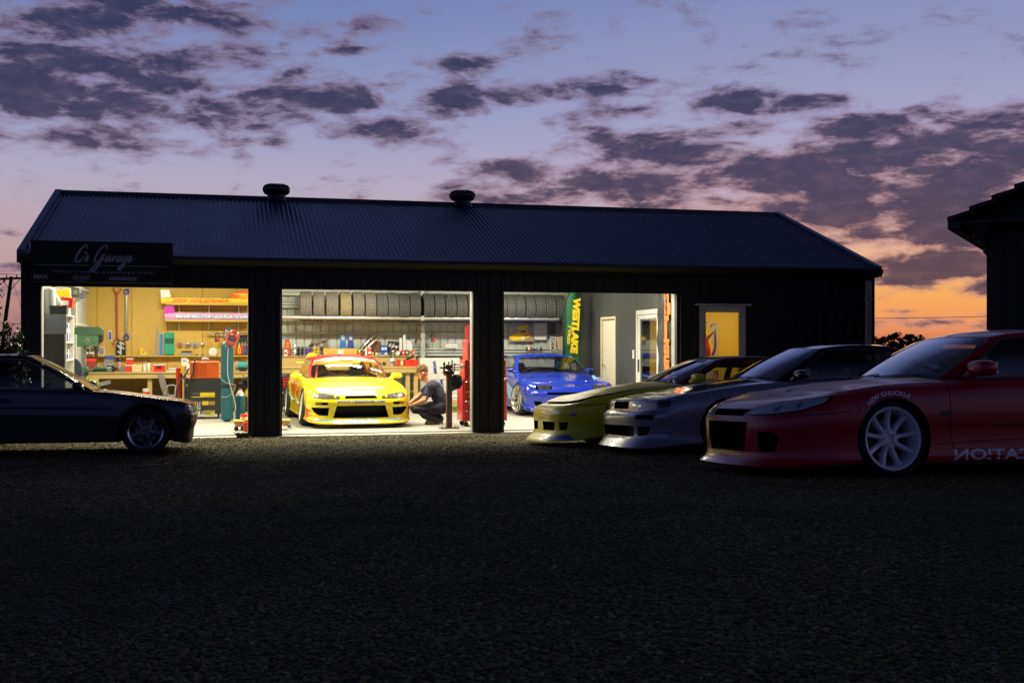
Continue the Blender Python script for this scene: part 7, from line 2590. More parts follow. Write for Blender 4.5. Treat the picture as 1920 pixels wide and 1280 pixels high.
for x0, y0, x1, kind, mt, lb in ((672, 655, 676, 'can', m_yellow, 'small yellow and red tin at the end of the wooden box'), (677, 655, 681, 'can', m_dark, 'small dark and yellow tin next to the first one'),
								 (684, 648, 689, 'tube', m_white, 'thin white sealant tube on the bench shelf'), (690, 651, 697, 'can', m_redp, 'red and white spray can on the bench shelf'),
								 (698, 660, 701, 'can', m_yellow, 'tiny yellow tin in front of the exhaust housing')):
	t, w, h = shelf_item('tin', lb, 'tin', x0, y0, x1, 6.58)
	if kind == 'can':
		MB().lathe([(w * .5, 0), (w * .5, h * .8), (w * .38, h * .88)], 14).build('tin_body', mt, t, smooth=40)
		MB().lathe([(w * .36, h * .88), (w * .36, h)], 12).build('cap', m_white, t, smooth=40)
		MB().lathe([(w * .51, h * .25), (w * .51, h * .5)], 14, capped=False).build('tin_label', m_white if mt is m_redp else m_redp, t, smooth=40)
	else:
		MB().lathe([(w * .45, 0), (w * .45, h * .7), (w * .12, h * .74), (w * .08, h)], 12).build('tube_body', mt, t, smooth=40)
		MB().lathe([(w * .46, 0), (w * .46, h * .08)], 12).build('base_cap', m_grey, t)
t, w, h = shelf_item('brochure_stand', 'white leaflet tray on the bench shelf under the blue box', 'tray', 703, 660, 727, 6.56)
MB().box(-w / 2, w / 2, -.04, .08, 0, h * .35, bev=.003).build('tray', m_grey, t)
for k in range(4):
	MB().box(-w * .48 + k * w * .24, -w * .27 + k * w * .24, -.03, -.02, h * .35, h * (.8 + .05 * (k % 2)), bev=.002).build('leaflet', (m_paper, m_grey, m_blue, m_paper)[k], t)
t, w, h = shelf_item('part_box', 'blue product box on the bench shelf', 'box', 713, 647, 726, 6.8)
MB().box(-w / 2, w / 2, -.06, .06, 0, h, bev=.003).build('box_body', m_blue, t)
MB().box(-w * .4, w * .4, -.063, -.0605, h * .55, h * .8).build('box_label', M('pale_blue_print', (.45, .6, .8), .5), t)
t, w, h = item('shop_plaque', "black plaque with white script C's Garage tilted on the shelf", 'sign', 726, 640, 749, 657, 6.86)
mt_ = Matrix.Rotation(.12, 4, 'Y')
o = MB().box(-w / 2, w / 2, -.01, .01, 0, h, bev=.003).build('plaque_board', m_blackink, t)
o2 = strokes(script, .016, -.0125, .18, w * .8 / 5.9, h * .32).build('script_lettering', m_paper, t)
o2.location = (-w * .42, 0, h * .42)
t.rotation_euler.y = .1
for x0, y0, x1, mt, lb, d in ((748, 641, 754, m_paper, 'narrow white carton standing at the end of the shelf', 6.85), (755, 635, 761, m_white, 'tall white wedge shaped panel at the end of the shelf', 6.86)):
	t, w, h = item('carton', lb, 'carton', x0, y0, x1, 659, d, None, z=ZUT + (.0))
	h += Zat(750, 659, d) - ZUT
	MB().prism([(-w * .5, 0), (w * .5, 0), (w * .3, h), (-w * .4, h)], -.05, .05, 'xz').build('carton_body', mt, t)
	MB().box(-w * .3, w * .2, -.053, -.0505, h * .1, h * .2).build('carton_label', m_grey, t)
t, w, h = item('plastic_panel', 'white curved plastic panel leaning behind the small boxes', 'panel', 760, 637, 773, 667, 6.88, z=ZUT)
MB().prism([(-w * .5, 0), (w * .5, 0), (w * .5, h * .62), (w * .3, h * .9), (-w * .05, h), (-w * .5, h * .98)], -.012, .012, 'xz').build('panel_sheet', M('milky_plastic', (.70, .74, .72), .3), t)
MB().box(-w * .5, -w * .44, -.016, -.0125, 0, h * .9).build('panel_edge', m_white, t)
for x0, y0, x1, mt, lb in ((738, 658, 752, m_dark, 'dark green label box on the bench shelf behind the sprayer'), (753, 656, 758.5, m_redp, 'red box in the row of small boxes'), (759.5, 656, 765, m_green, 'green and white box in the row of small boxes'),
						   (766, 656, 771.5, M('tan_box', (.45, .25, .08), .6), 'tan box with blue disc in the row of small boxes'), (772.5, 656, 777.5, M('brick_box', (.45, .14, .06), .6), 'brick red box ending the row of small boxes')):
	t, w, h = shelf_item('part_box', lb, 'box', x0, y0, x1, 6.6, 'small boxes on the bench shelf')
	MB().box(-w / 2, w / 2, -.05, .05, 0, h, bev=.003).build('box_body', mt, t)
	MB().prism([(w * .32 * math.cos(a), h * .55 + w * .3 * math.sin(a)) for a in np.linspace(0, 2 * PI, 12, endpoint=False)], -.053, -.0505, 'xz').build('box_label', m_paper if mt is not MATS['tan_box'] else m_blue, t)
# things on the bench itself
ZT2 = ZB2 + .001
t, w, h = item('pump_sprayer', 'grey paint sprayer pot with black tubes above the yellow car roof', 'sprayer', 729, 655, 742, 685, 6.25, z=ZT2)
MB().lathe([(w * .40, 0), (w * .44, .02), (w * .44, h * .42), (w * .3, h * .5), (w * .2, h * .52)], 18).build('pot', m_galv, t, smooth=45)
MB().box(-w * .3, w * .3, -w * .45, -w * .44, h * .22, h * .28).build('pot_print', m_dark, t)
for sg in (-1, 1):
	MB().tube([(sg * w * .15, 0, h * .5), (sg * w * .3, -.02, h * .75), (sg * w * .2, -.02, h * .98)], .02, 8).build('tube', m_steel if sg > 0 else m_brownsteel, t, smooth=50)
MB().ell((w * .1, -.02, h * .85), (.03, .03, .05), 12, 8).build('valve', m_chrome, t, smooth=60)
MB().ell((w * .55, -.02, h * .88), (.022, .022, .02), 10, 8).build('knob', m_redp, t, smooth=60)
MB().tube([(w * .2, 0, h * .9), (w * .5, -.02, h * .88)], .012, 6).build('valve_arm', m_dark, t)
for k, (x0, lb) in enumerate(((744, 'red open parts bin with a green and white tin in it'), (757.5, 'red open parts bin in the middle of the three'), (770, 'red open parts bin below the black tool at the bench end'))):
	t, w, h = item('parts_bin', lb, 'bin', x0, 674, x0 + 12.3, 685, 6.2, 'red parts bins on the bench', z=ZT2)
	mb = MB()
	mb.prism([(-w * .45, 0), (w * .45, 0), (w * .5, h), (-w * .5, h)], -.08, -.07, 'xz')
	mb.prism([(-w * .45, 0), (w * .45, 0), (w * .5, h), (-w * .5, h)], .07, .08, 'xz')
	mb.box(-w * .5, -w * .44, -.07, .07, 0, h, bev=.002)
	mb.box(w * .44, w * .5, -.07, .07, 0, h, bev=.002)
	mb.box(-w * .45, w * .45, -.07, .07, 0, .01)
	mb.build('bin_body', m_redp, t)
	MB().box(-w * .51, w * .51, -.088, -.0805, h * .86, h, bev=.003).build('rim', m_redp, t)
	if k == 0:
		q, w3, h3 = item('tin', 'green and white tin sitting in the first red bin', 'tin', 751, 674, 756, 683, 6.13, z=ZT2 + .012)
		MB().lathe([(w3 * .5, 0), (w3 * .5, h3)], 14, o=(0, 0, 0)).build('tin_body', M('lime_tin', (.15, .6, .1), .4), q, smooth=40)
		MB().lathe([(w3 * .52, h3 * .3), (w3 * .52, h3 * .7)], 14, capped=False).build('tin_label', m_paper, q)
t, w, h = item('black_tool', 'black hand tool lying across the last red bin', 'tool', 763, 663, 780, 676, 6.22)
MB().box(-w * .5, w * .45, -.03, .03, h * .3, h * .62, 0, .01, Matrix.Rotation(-.4, 4, 'Y')).build('tool_body', m_dark, t)
MB().tube([(-w * .3, 0, h * .1), (-w * .5, 0, h * .6), (-w * .35, 0, h * 1.1)], .006, 6).build('tool_wire', m_dark, t)
for x0, r, lb in ((720, 4, 'small brown hub standing on the bench beside the sprayer'), (711, 3.5, 'small dark hub standing on the bench behind the car roof')):
	t, w, h = item('wheel_hub', lb, 'car part', x0 - r, 685 - 2 * r, x0 + r, 685, 6.25, 'hubs on the bench', z=ZT2)
	MB().lathe([(w * .5, -.03), (w * .5, 0), (w * .3, .01), (w * .25, .04), (.0, .04)], 18, 0, 'Y', o=(0, 0, h / 2)).build('hub_body', m_rust, t, smooth=40)
	MB().lathe([(w * .18, -.05), (w * .18, -.03)], 12, 0, 'Y', o=(0, 0, h / 2)).build('bore', m_dark, t)
# helmet
t, w, h = item('race_helmet', 'yellow and white race helmet with blue visor on the bench behind the drift car', 'helmet', 571, 661, 599, 690, 6.2, z=ZT2)
MB().ell((0, 0, h * .52), (w * .46, w * .5, h * .5), 22, 14).build('shell', M('helmet_yellow', (.85, .68, .02), .2, coat=1), t, smooth=60)
MB().ell((0, -.008, h * .50), (w * .465, w * .5, h * .16), 22, 6).build('white_band', m_white, t, smooth=60)
MB().ell((0, -.02, h * .30), (w * .45, w * .485, h * .16), 22, 8).build('visor', M('blue_visor', (.02, .10, .25), .08, coat=1), t, smooth=60)
ftext(t, 'ARAI', w * .4, h * .07, 0, -w * .42, h * .86, m_dark)
# stores under the bench
for x0, y0, x1, y1, mt, lb in ((531, 706, 548, 726, m_redp, 'red moulded case on the lower bench shelf'), (531, 735, 551, 758, m_dark, 'black slatted crate under the bench'), (530, 762, 548, 792, M('pale_crate', (.35, .33, .30), .6), 'grey carton on the floor under the bench')):
	t, w, h = item('storage_case', lb, 'crate', x0, y0, x1, y1, 6.25)
	MB().box(-w / 2, w / 2, -.12, .12, 0, h, bev=.015).build('case_body', mt, t)
	for k in range(3):
		MB().box(-w * .42, w * .42, -.13, -.121, h * (.15 + .28 * k), h * (.28 + .28 * k), bev=.003).build('slat', m_dark if mt is not m_dark else m_grey, t)
# upright white steel post, earmuffs, card, white boxes
ear_muffs('dark ear muffs with one red cup hanging on the girt', 806, 624, 816, 641, 6.88, m_redp)
t, w, h = item('name_card', 'small white card with blue lettering resting on the girt', 'sign', 836, 645, 858, 652, 6.86)
MB().box(-w / 2, w / 2, -.006, .004, 0, h, bev=.002).build('card', m_paper, t)
ftext(t, 'Goodride', w * .8, h * .5, 0, -.008, h * .5, M('pale_violet_ink', (.25, .25, .6), .5), shear=.3)
t, w, h = item('name_card', 'half hidden white card on the girt beside the red cabinet', 'sign', 871, 646, 884, 652, 6.86)
MB().box(-w / 2, w / 2, -.006, .004, 0, h, bev=.002).build('card', m_paper, t)
MB().box(-w * .3, w * .3, -.009, -.0065, h * .35, h * .6).build('print', m_grey, t)
DWK = 6.35
for x0, y0, x1, y1, lb, tx, tr, tw, th in ((788, 671, 846, 712, 'upper white wheel carton printed WORK behind the mechanic', (.05, .55), PI / 2 + PI, 26, 6), (788, 712.3, 846, 757, 'lower white wheel carton printed WORK under the upper one', (.28, .75), PI / 2 + PI, 26, 6)):
	t, w, h = item('wheel_carton', lb, 'carton', x0, y0, x1, y1, DWK, 'white wheel cartons')
	MB().box(-w / 2, w / 2, 0, .4, 0, h - .001, bev=.006).build('carton_body', m_paper, t)
	u = w / 58.0
	ftext(t, 'WORK', tw * u, th * u, w * tx[0] - w * .08, -.004, h * tx[1], m_ink, rot=-PI / 2 + .12, shear=.2, bold=.008)
	MB().box(-w / 2, w / 2, -.003, -.0005, h * .02, h * .035).build('carton_tape', M('grey_tape', (.5, .5, .47), .5), t)
t, w, h = item('wheel_carton', 'tall white wheel carton beside the two printed ones', 'carton', 846.5, 671, 862, 757, DWK + .05, 'white wheel cartons')
MB().box(-w / 2, w / 2, 0, .4, 0, h, bev=.006).build('carton_body', m_paper, t)
MB().box(-w * .1, w * .3, -.003, -.0005, h * .5, h * .65).build('carton_label', MATS['grey_tape'], t)
s_, d_ = px_floor(856, 772)
t, w, h = item('plinth_box', 'green low box on the floor beside the red cabinet', 'box', 846, 762, 868, 772, d_, z=SLAB)
MB().box(-w / 2, w / 2, 0, .35, 0, h, bev=.008).build('box_body', M('grass_green_box', (.04, .28, .05), .5), t)
MB().box(-w / 2 - .01, w / 2 + .01, -.01, .36, h * .86, h + .004, bev=.004).build('box_lid', MATS['grass_green_box'], t)
t, w, h = item('carton', 'open brown carton with clear packs on the green box', 'carton', 846.5, 740, 867, 762, d_ + .03, z=SLAB + .10)
MB().box(-w / 2, w / 2, 0, .3, 0.005, h * .5, bev=.004).build('carton_body', m_card, t)
for k in range(2):
	MB().box(-w * .4 + .01 * k, w * .42, .02, .26, h * (.5 + .22 * k), h * (.70 + .24 * k), 0, .012, Matrix.Rotation(.06 - .1 * k, 4, 'Y')).build('clear_pack', M('milky_pack', (.62, .64, .60), .25), t)
for x0, lb in ((831.5, 'small red cone just left of the brown post'), (844.5, 'small red cone between the brown post and the green box')):
	t, w, h = item('marker_cone', lb, 'cone', x0, 761, x0 + 6, 772.5, d_ - .25, 'small red floor cones', z=SLAB)
	MB().box(-w * .5, w * .5, -w * .5, w * .5, 0, .008, bev=.002).build('cone_base', m_redp, t)
	MB().lathe([(w * .38, .008), (w * .1, h * .95), (w * .06, h)], 16).build('cone_body', m_redp, t, smooth=40)
# brown steel stand with a clutter of press tools
s_, d_ = px_floor(840, 803)
t, w, h = item('tool_stand', 'brown steel post stand holding a cluster of press tools', 'stand', 822, 676, 862, 803, d_, z=SLAB)
k = 1.0 / scale_at(s_, d_)
q = lambda px, py: ((px - 840) * k, (803 - py) * k)
zt_ = q(0, 702)[1]
MB().box(-.045, .045, -.045, .045, .012, zt_, bev=.006).build('post', m_brownsteel, t)
MB().box(-.15, .15, -.12, .12, 0, .012, bev=.003).build('base_plate', m_brownsteel, t)
for x in (-.13, -.07, .08, .13):
	MB().lathe([(.012, .012), (.012, .03), (.006, .03), (.006, .045)], 8, o=(x, -.08, 0)).build('bolt', m_rust, t)
hd = MB()
hd.box(-.09, .08, -.05, .05, zt_, zt_ + .06, bev=.01)
hd.build('head_plate', m_dark, t)
for a, b, r, mt in (((822, 689), (840, 690), .014, m_dark), ((824, 698), (840, 698), .006, m_steel), ((838, 700), (839, 678), .012, m_dark), ((840, 690), (866, 688), .012, m_steel), ((842, 684), (860, 683), .008, m_dark), ((843, 693), (858, 693), .008, m_dark),
					((830, 678), (830, 702), .014, m_dark), ((846, 676), (843, 690), .01, m_dark), ((850, 680), (850, 696), .008, m_dark), ((834, 684), (846, 698), .02, m_dark), ((828, 694), (836, 684), .012, m_dark), ((834, 690), (846, 686), .03, m_dark), ((829, 695), (833, 700), .02, m_dark)):
	(x0, z0), (x1, z1) = q(*a), q(*b)
	MB().tube([(x0, -.03, z0), (x1, -.03, z1)], r, 8).build('press_tool', mt, t, smooth=45)
for px, py, r in ((864, 688, .02), (830, 682, .025), (857, 693, .014), (852, 683, .014), (832, 700, .022)):
	x, z = q(px, py)
	MB().ell((x, -.03, z), (r, r, r), 10, 8).build('knob', m_dark, t, smooth=60)
x, z = q(832, 701)
MB().box(x - .02, x + .01, -.06, -.03, z - .03, z + .02, bev=.005).build('red_tag', m_redp, t)
t, w, h = item('hose_coil', 'black hoses hanging in loops from the brown stand', 'hose', 845, 703, 864, 734, d_ - .06)
for j in range(4):
	x = -w * .35 + j * w * .16
	pts = [(x, .0, h * .95), (x - .02, -.02, h * .5), (x + .0, -.02, h * (.08 + .05 * j)), (x + .05, -.01, h * .3), (x + .07, 0, h * .85), (x + .02, .02, h)]
	MB().tube([Vector(p) for p in catmull(pts, 20)], .014, 8).build('hose', m_rubber, t, smooth=50)
r = MB()
r.tube([(w * .38 + .04 * math.cos(a), -.02, h * .52 + .05 * math.sin(a)) for a in np.linspace(0, 2 * PI, 16, endpoint=False)], .010, 6, closed=True)
r.build('hose_loop', m_rubber, t, smooth=50)
# red tool cabinet behind the second pier
s_, d_ = px_floor(908, 799)
t, w, h = item('tool_cabinet', 'tall red roller tool cabinet standing behind the second pier', 'cabinet', 866, 604, 952, 799, d_, z=SLAB)
k = 1.0 / scale_at(s_, d_)
q = lambda px, py: ((px - 909) * k, (799 - py) * k)
x0, z1 = q(866, 709)
x1, z0 = q(952, 789)
MB().box(x0, x1, 0, .46, z0, z1, bev=.008).build('lower_case', m_red, t)
xa, za = q(871, 674)
MB().box(xa, q(951, 0)[0], .03, .46, z1 + .002, za, bev=.008).build('middle_case', m_red, t)
xb, zb = q(877, 638)
MB().box(xb, q(948, 0)[0], .06, .46, za + .002, zb, bev=.008).build('top_case', m_red, t)
MB().prism([(.30, zb + .004), (.46, zb + .004), (.46, q(0, 612)[1]), (.40, q(0, 610)[1])], q(882, 0)[0], q(950, 0)[0], 'yz').build('raised_lid', M('dark_red_lid', (.25, .012, .012), .35), t)
for j in range(4):
	zz = z0 + .04 + j * (z1 - z0 - .06) / 4
	dr = MB().box(x0 + .03, x1 - .03, -.015, -.001, zz, zz + (z1 - z0) / 4 - .03, bev=.004).build('drawer', m_red, t)
	MB().box(x0 + .06, x1 - .06, -.03, -.016, zz + .12, zz + .135, bev=.003).build('handle', m_chrome, dr)
for (a, b, y, n) in ((z1, za, .03, 2), (za, zb, .06, 2)):
	for j in range(n):
		zz = a + .02 + j * (b - a - .02) / n
		dr = MB().box(xb + .02, q(946, 0)[0], y - .015, y - .001, zz, zz + (b - a) / n - .03, bev=.004).build('drawer', m_red, t)
		MB().box(xb + .05, q(942, 0)[0], y - .028, y - .016, zz + .08, zz + .092, bev=.003).build('handle', m_chrome, dr)
MB().tube([(x0 - .0, .1, q(0, 683)[1]), (x0 + .02, -.02, q(0, 684)[1]), (x0 + .02, -.02, q(0, 694)[1]), (x0 + .0, .1, q(0, 694)[1])], .012, 8).build('side_handle', m_chrome, t, smooth=50)
for x in (x0 + .07, x1 - .07):
	for y in (.06, .4):
		c = MB().box(x - .02, x + .02, y - .02, y + .02, .05, z0, bev=.004).build('castor_fork', m_steel, t)
		MB().lathe([(.0, -.016), (.042, -.014), (.042, .014), (.0, .016)], 14, 0, 'Y', o=(x, y - .03, .043)).build('castor', m_dark, c, smooth=40)
# ---- far bay: posters, plate, flag, banner
DP = 6.935
t, w, h = item('car_poster', 'colour poster of yellow cars on the steel wall', 'poster', 954, 604, 1001, 640, DP)
MB().box(-w / 2, w / 2, -.006, 0, 0, h, bev=.001).build('poster_sheet', M('poster_backdrop', (.30, .29, .31), .45, var=.4, scale=9), t)
MB().box(-w * .5, w * .5, -.0075, -.0062, 0, h * .3).build('poster_road', M('poster_road', (.34, .24, .14), .5, var=.2), t)
car = [(-.46, .14), (-.44, .30), (-.30, .40), (-.12, .46), (-.02, .58), (.20, .60), (.34, .46), (.38, .30), (.30, .20), (.0, .08), (-.3, .04)]
MB().prism([(a * w, b * h) for a, b in car], -.0095, -.0077, 'xz').build('poster_car', m_yellow, t)
MB().prism([(a * w * .55 + .06 * w, b * h * .55 + h * .58) for a, b in car], -.0095, -.0064, 'xz').build('poster_car', M('poster_yellow', (.6, .48, .03), .5), t)
MB().prism([(-.10 * w, .47 * h), (-.01 * w, .56 * h), (.17 * w, .57 * h), (.2 * w, .46 * h)], -.0105, -.0096, 'xz').build('poster_window', m_dark, t)
MB().prism([(.08 * w + .055 * w * math.cos(a), .19 * h + .12 * h * math.sin(a)) for a in np.linspace(0, 2 * PI, 14, endpoint=False)], -.0112, -.0096, 'xz').build('poster_wheel', m_paper, t)
MB().prism([(-.02 * w, .30 * h), (.36 * w, .50 * h), (.36 * w, .36 * h), (.15 * w, .24 * h)], -.0105, -.0096, 'xz').build('poster_flame', m_orange_d, t)
t, w, h = item('white_poster', 'white poster with pale lettering beside the car poster', 'poster', 1002, 605, 1025, 637, DP)
MB().box(-w / 2, w / 2, -.006, 0, 0, h, bev=.001).build('poster_sheet', m_paper, t)
for z in (.18, .58):
	MB().box(-w * .38, w * .30, -.0078, -.0062, h * z, h * (z + .12)).build('poster_print', M('faded_print', (.62, .55, .45), .6, var=.3, scale=60), t)
t, w, h = item('dark_poster', 'small dark poster of a figure beside the white poster', 'poster', 1027, 605, 1043, 627, DP)
MB().box(-w / 2, w / 2, -.006, 0, 0, h, bev=.001).build('poster_sheet', M('poster_slate', (.08, .09, .12), .5, var=.5, scale=7), t)
MB().prism([(-w * .1, h * .1), (w * .2, h * .1), (w * .12, h * .6), (w * .02, h * .8), (-w * .1, h * .55)], -.008, -.0062, 'xz').build('poster_print', m_dark, t)
t, w, h = item('number_plate', 'white number plate hung upright on the steel wall', 'number plate', 1031, 631, 1042, 657, DP)
MB().box(-w / 2, w / 2, -.008, 0, 0, h, bev=.002).build('plate_body', m_paper, t)
ftext(t, 'XU4546', h * .9, w * .66, 0, -.0095, h * .5, m_blackink, rot=-PI / 2, bold=.003)
t, w, h = item('tan_panel', 'tan card panel leaning beside the number plate', 'panel', 1042, 629, 1054, 657, 6.93)
MB().prism([(-w * .1, 0), (w * .5, 0), (w * .5, h), (-w * .5, h * .9)], -.01, 0, 'xz').build('card_sheet', M('tan_card', (.55, .42, .26), .7), t)
MB().box(w * .42, w * .5, -.014, -.0102, 0, h).build('card_edge', m_card, t)
t, w, h = item('aluminium_strip', 'upright pale metal strip beside the green flag', 'strip', 1053.5, 631, 1057.5, 664, 6.8)
MB().box(-w / 2, w / 2, -.02, .0, 0, h, bev=.003).build('strip', m_galv, t)
MB().box(-w * .6, w * .6, -.03, .0, -.02, .01, bev=.003).build('foot', m_galv, t)
t, w, h = item('trophy_row', 'row of small cans and bottles on the girt under the posters', 'cans', 986, 648, 1016, 657, 6.88)
for j in range(7):
	x = -w * .45 + j * w * .15
	hh = h * random.uniform(.45, .95)
	MB().lathe([(w * .055, 0), (w * .06, hh * .7), (w * .03, hh * .85), (w * .03, hh)], 10, o=(x, 0, 0)).build('can', (m_dark, m_galv, m_red, m_dark, m_blue, m_grey, m_dark)[j], t, smooth=40)
# feather flag
t, w, h = item('feather_flag', 'tall green feather flag lettered WESTLAKE in yellow', 'flag', 1056, 549, 1091, 680, 5.6)
m_flag = M('flag_green', (.008, .10, .03), .7, var=.15)
vs, fs = [], []
ns, nz = 10, 30
top_z = h + .25
for i in range(nz + 1):
	v = i / nz
	z = v * top_z
	xl = -w * .5 + w * .10 * v + (w * .75) * max(0, (v - .62) / .38) ** 2.2
	xr = w * .40 + w * .07 * v
	for j in range(ns + 1):
		u = j / ns
		vs.append((xl + (xr - xl) * u, .03 * math.sin(u * 5 + v * 3) + .015 * math.sin(v * 14 + u * 3), z))
for i in range(nz):
	for j in range(ns):
		a = i * (ns + 1) + j
		fs.append((a, a + 1, a + ns + 2, a + ns + 1))
fl = MB().add(vs, fs).data('flag_cloth', m_flag, 60)
fo = obj('flag_cloth', fl, t)
sm_ = fo.modifiers.new('thick', 'SOLIDIFY')
sm_.thickness = .004
pts = [(-w * .5 + w * .10 * v + (w * .75) * max(0, (v - .62) / .38) ** 2.2 - .012, 0, v * top_z) for v in np.linspace(0, 1, 20)]
MB().tube([(pts[0][0], 0, SLAB - t.location.z)] + pts, .012, 8).build('flag_pole', m_dark, t, smooth=50)
MB().box(pts[0][0] - .18, pts[0][0] + .18, -.18, .18, SLAB - t.location.z, SLAB - t.location.z + .03, bev=.01).build('flag_base', m_dark, t)
o = ftext(t, 'WESTLAKE', h * .80, w * .40, w * .12, -.055, h * .53, m_yellow, rot=-PI / 2 - .06, shear=.1, bold=.008)
o = ftext(t, 'TYRES', h * .28, w * .16, -w * .22, -.05, h * .40, m_yellow, rot=-PI / 2 - .06, shear=.2, bold=.004)
# black banner by the sliding door
t = thing('hanging_banner', 'tall black banner with orange lettering beside the sliding door', 'banner', sW - .085, 1.46, .55, -PI / 2)
h, bw = 1.72, .36
vs, fs = [], []
for i in range(25):
	v = i / 24
	for j in range(9):
		u = j / 8
		vs.append((-bw + 2 * bw * u, .012 * math.sin(u * 9 + v * 8) + .01 * math.sin(v * 22 - u * 4), v * (h + .1)))
for i in range(24):
	for j in range(8):
		a = i * 9 + j
		fs.append((a, a + 1, a + 10, a + 9))
bo = obj('banner_cloth', MB().add(vs, fs).data('banner_cloth', M('banner_black', (.035, .036, .036), .42, var=.3, bump=.3, scale=6), 60), t)
sm_ = bo.modifiers.new('thick', 'SOLIDIFY')
sm_.thickness = .004
MB().cyl((-bw - .02, 0, h + .1), (bw + .02, 0, h + .1), .012, 8).build('banner_rod', m_galv, t)
m_obn = M('banner_orange', (.85, .17, .02), .5)
ob = MB()
ob.box(bw * .16, bw * .70, -.034, -.030, h * .74, h * 1.04)
ob.box(bw * .70, bw * .92, -.034, -.030, h * .80, h * .92)
ob.box(bw * .16, bw * .5, -.034, -.030, h * .56, h * .735)
ob.build('banner_print', m_obn, t)
ftext(t, 'DRIFT', h * .26, bw * .26, bw * .38, -.038, h * .90, m_blackink, rot=-PI / 2, bold=.006)
ftext(t, 'MSURAN', h * .52, bw * .70, bw * .42, -.034, h * .30, m_obn, rot=-PI / 2, shear=.1, bold=.012)
# painting in the yellow office
tx = S(1352, 2.55)
sp0, sp1 = S(1322, 2.55), S(1347, 2.55)
zp1, zp0 = Zat(1335, 604, 2.55), .75
t = thing('painting', 'canvas with red flame shapes on the yellow office wall', 'painting', (sp0 + sp1) / 2 - .1, 2.59, zp0)
w, h = sp1 - sp0 + .2, zp1 - zp0
MB().box(-w / 2, w / 2, -.03, 0, 0, h, bev=.004).build('canvas', M('sage_canvas', (.50, .50, .28), .6), t)
r_ = np.random.default_rng(12)
for kk in range(11):
	a0 = -.9 + kk * .36
	L_ = h * r_.uniform(.45, .8)
	c0 = np.array([w * .02, h * .40])
	pts = []
	n = 9
	for sgn in (1, -1):
		rng_ = range(n) if sgn > 0 else range(n - 1, -1, -1)
		for i in rng_:
			u = i / (n - 1)
			aa = a0 + .5 * math.sin(u * 4 + kk)
			wd = .065 * (1 - u) ** .7 + .002
			p = c0 + np.array([math.cos(aa) * .55, math.sin(aa)]) * L_ * u
			nn = np.array([-math.sin(aa), math.cos(aa)]) * wd * sgn
			p = p + nn
			pts.append((min(max(p[0], -w * .49), w * .49), min(max(p[1], h * .01), h * .99)))
	MB().prism(pts, -.033 - .0012 * kk, -.0305, 'xz').build('flame_shape', (m_red_d, M('maroon_paint', (.22, .01, .02), .6), m_yellow)[kk % 3 if kk % 3 else 0], t)
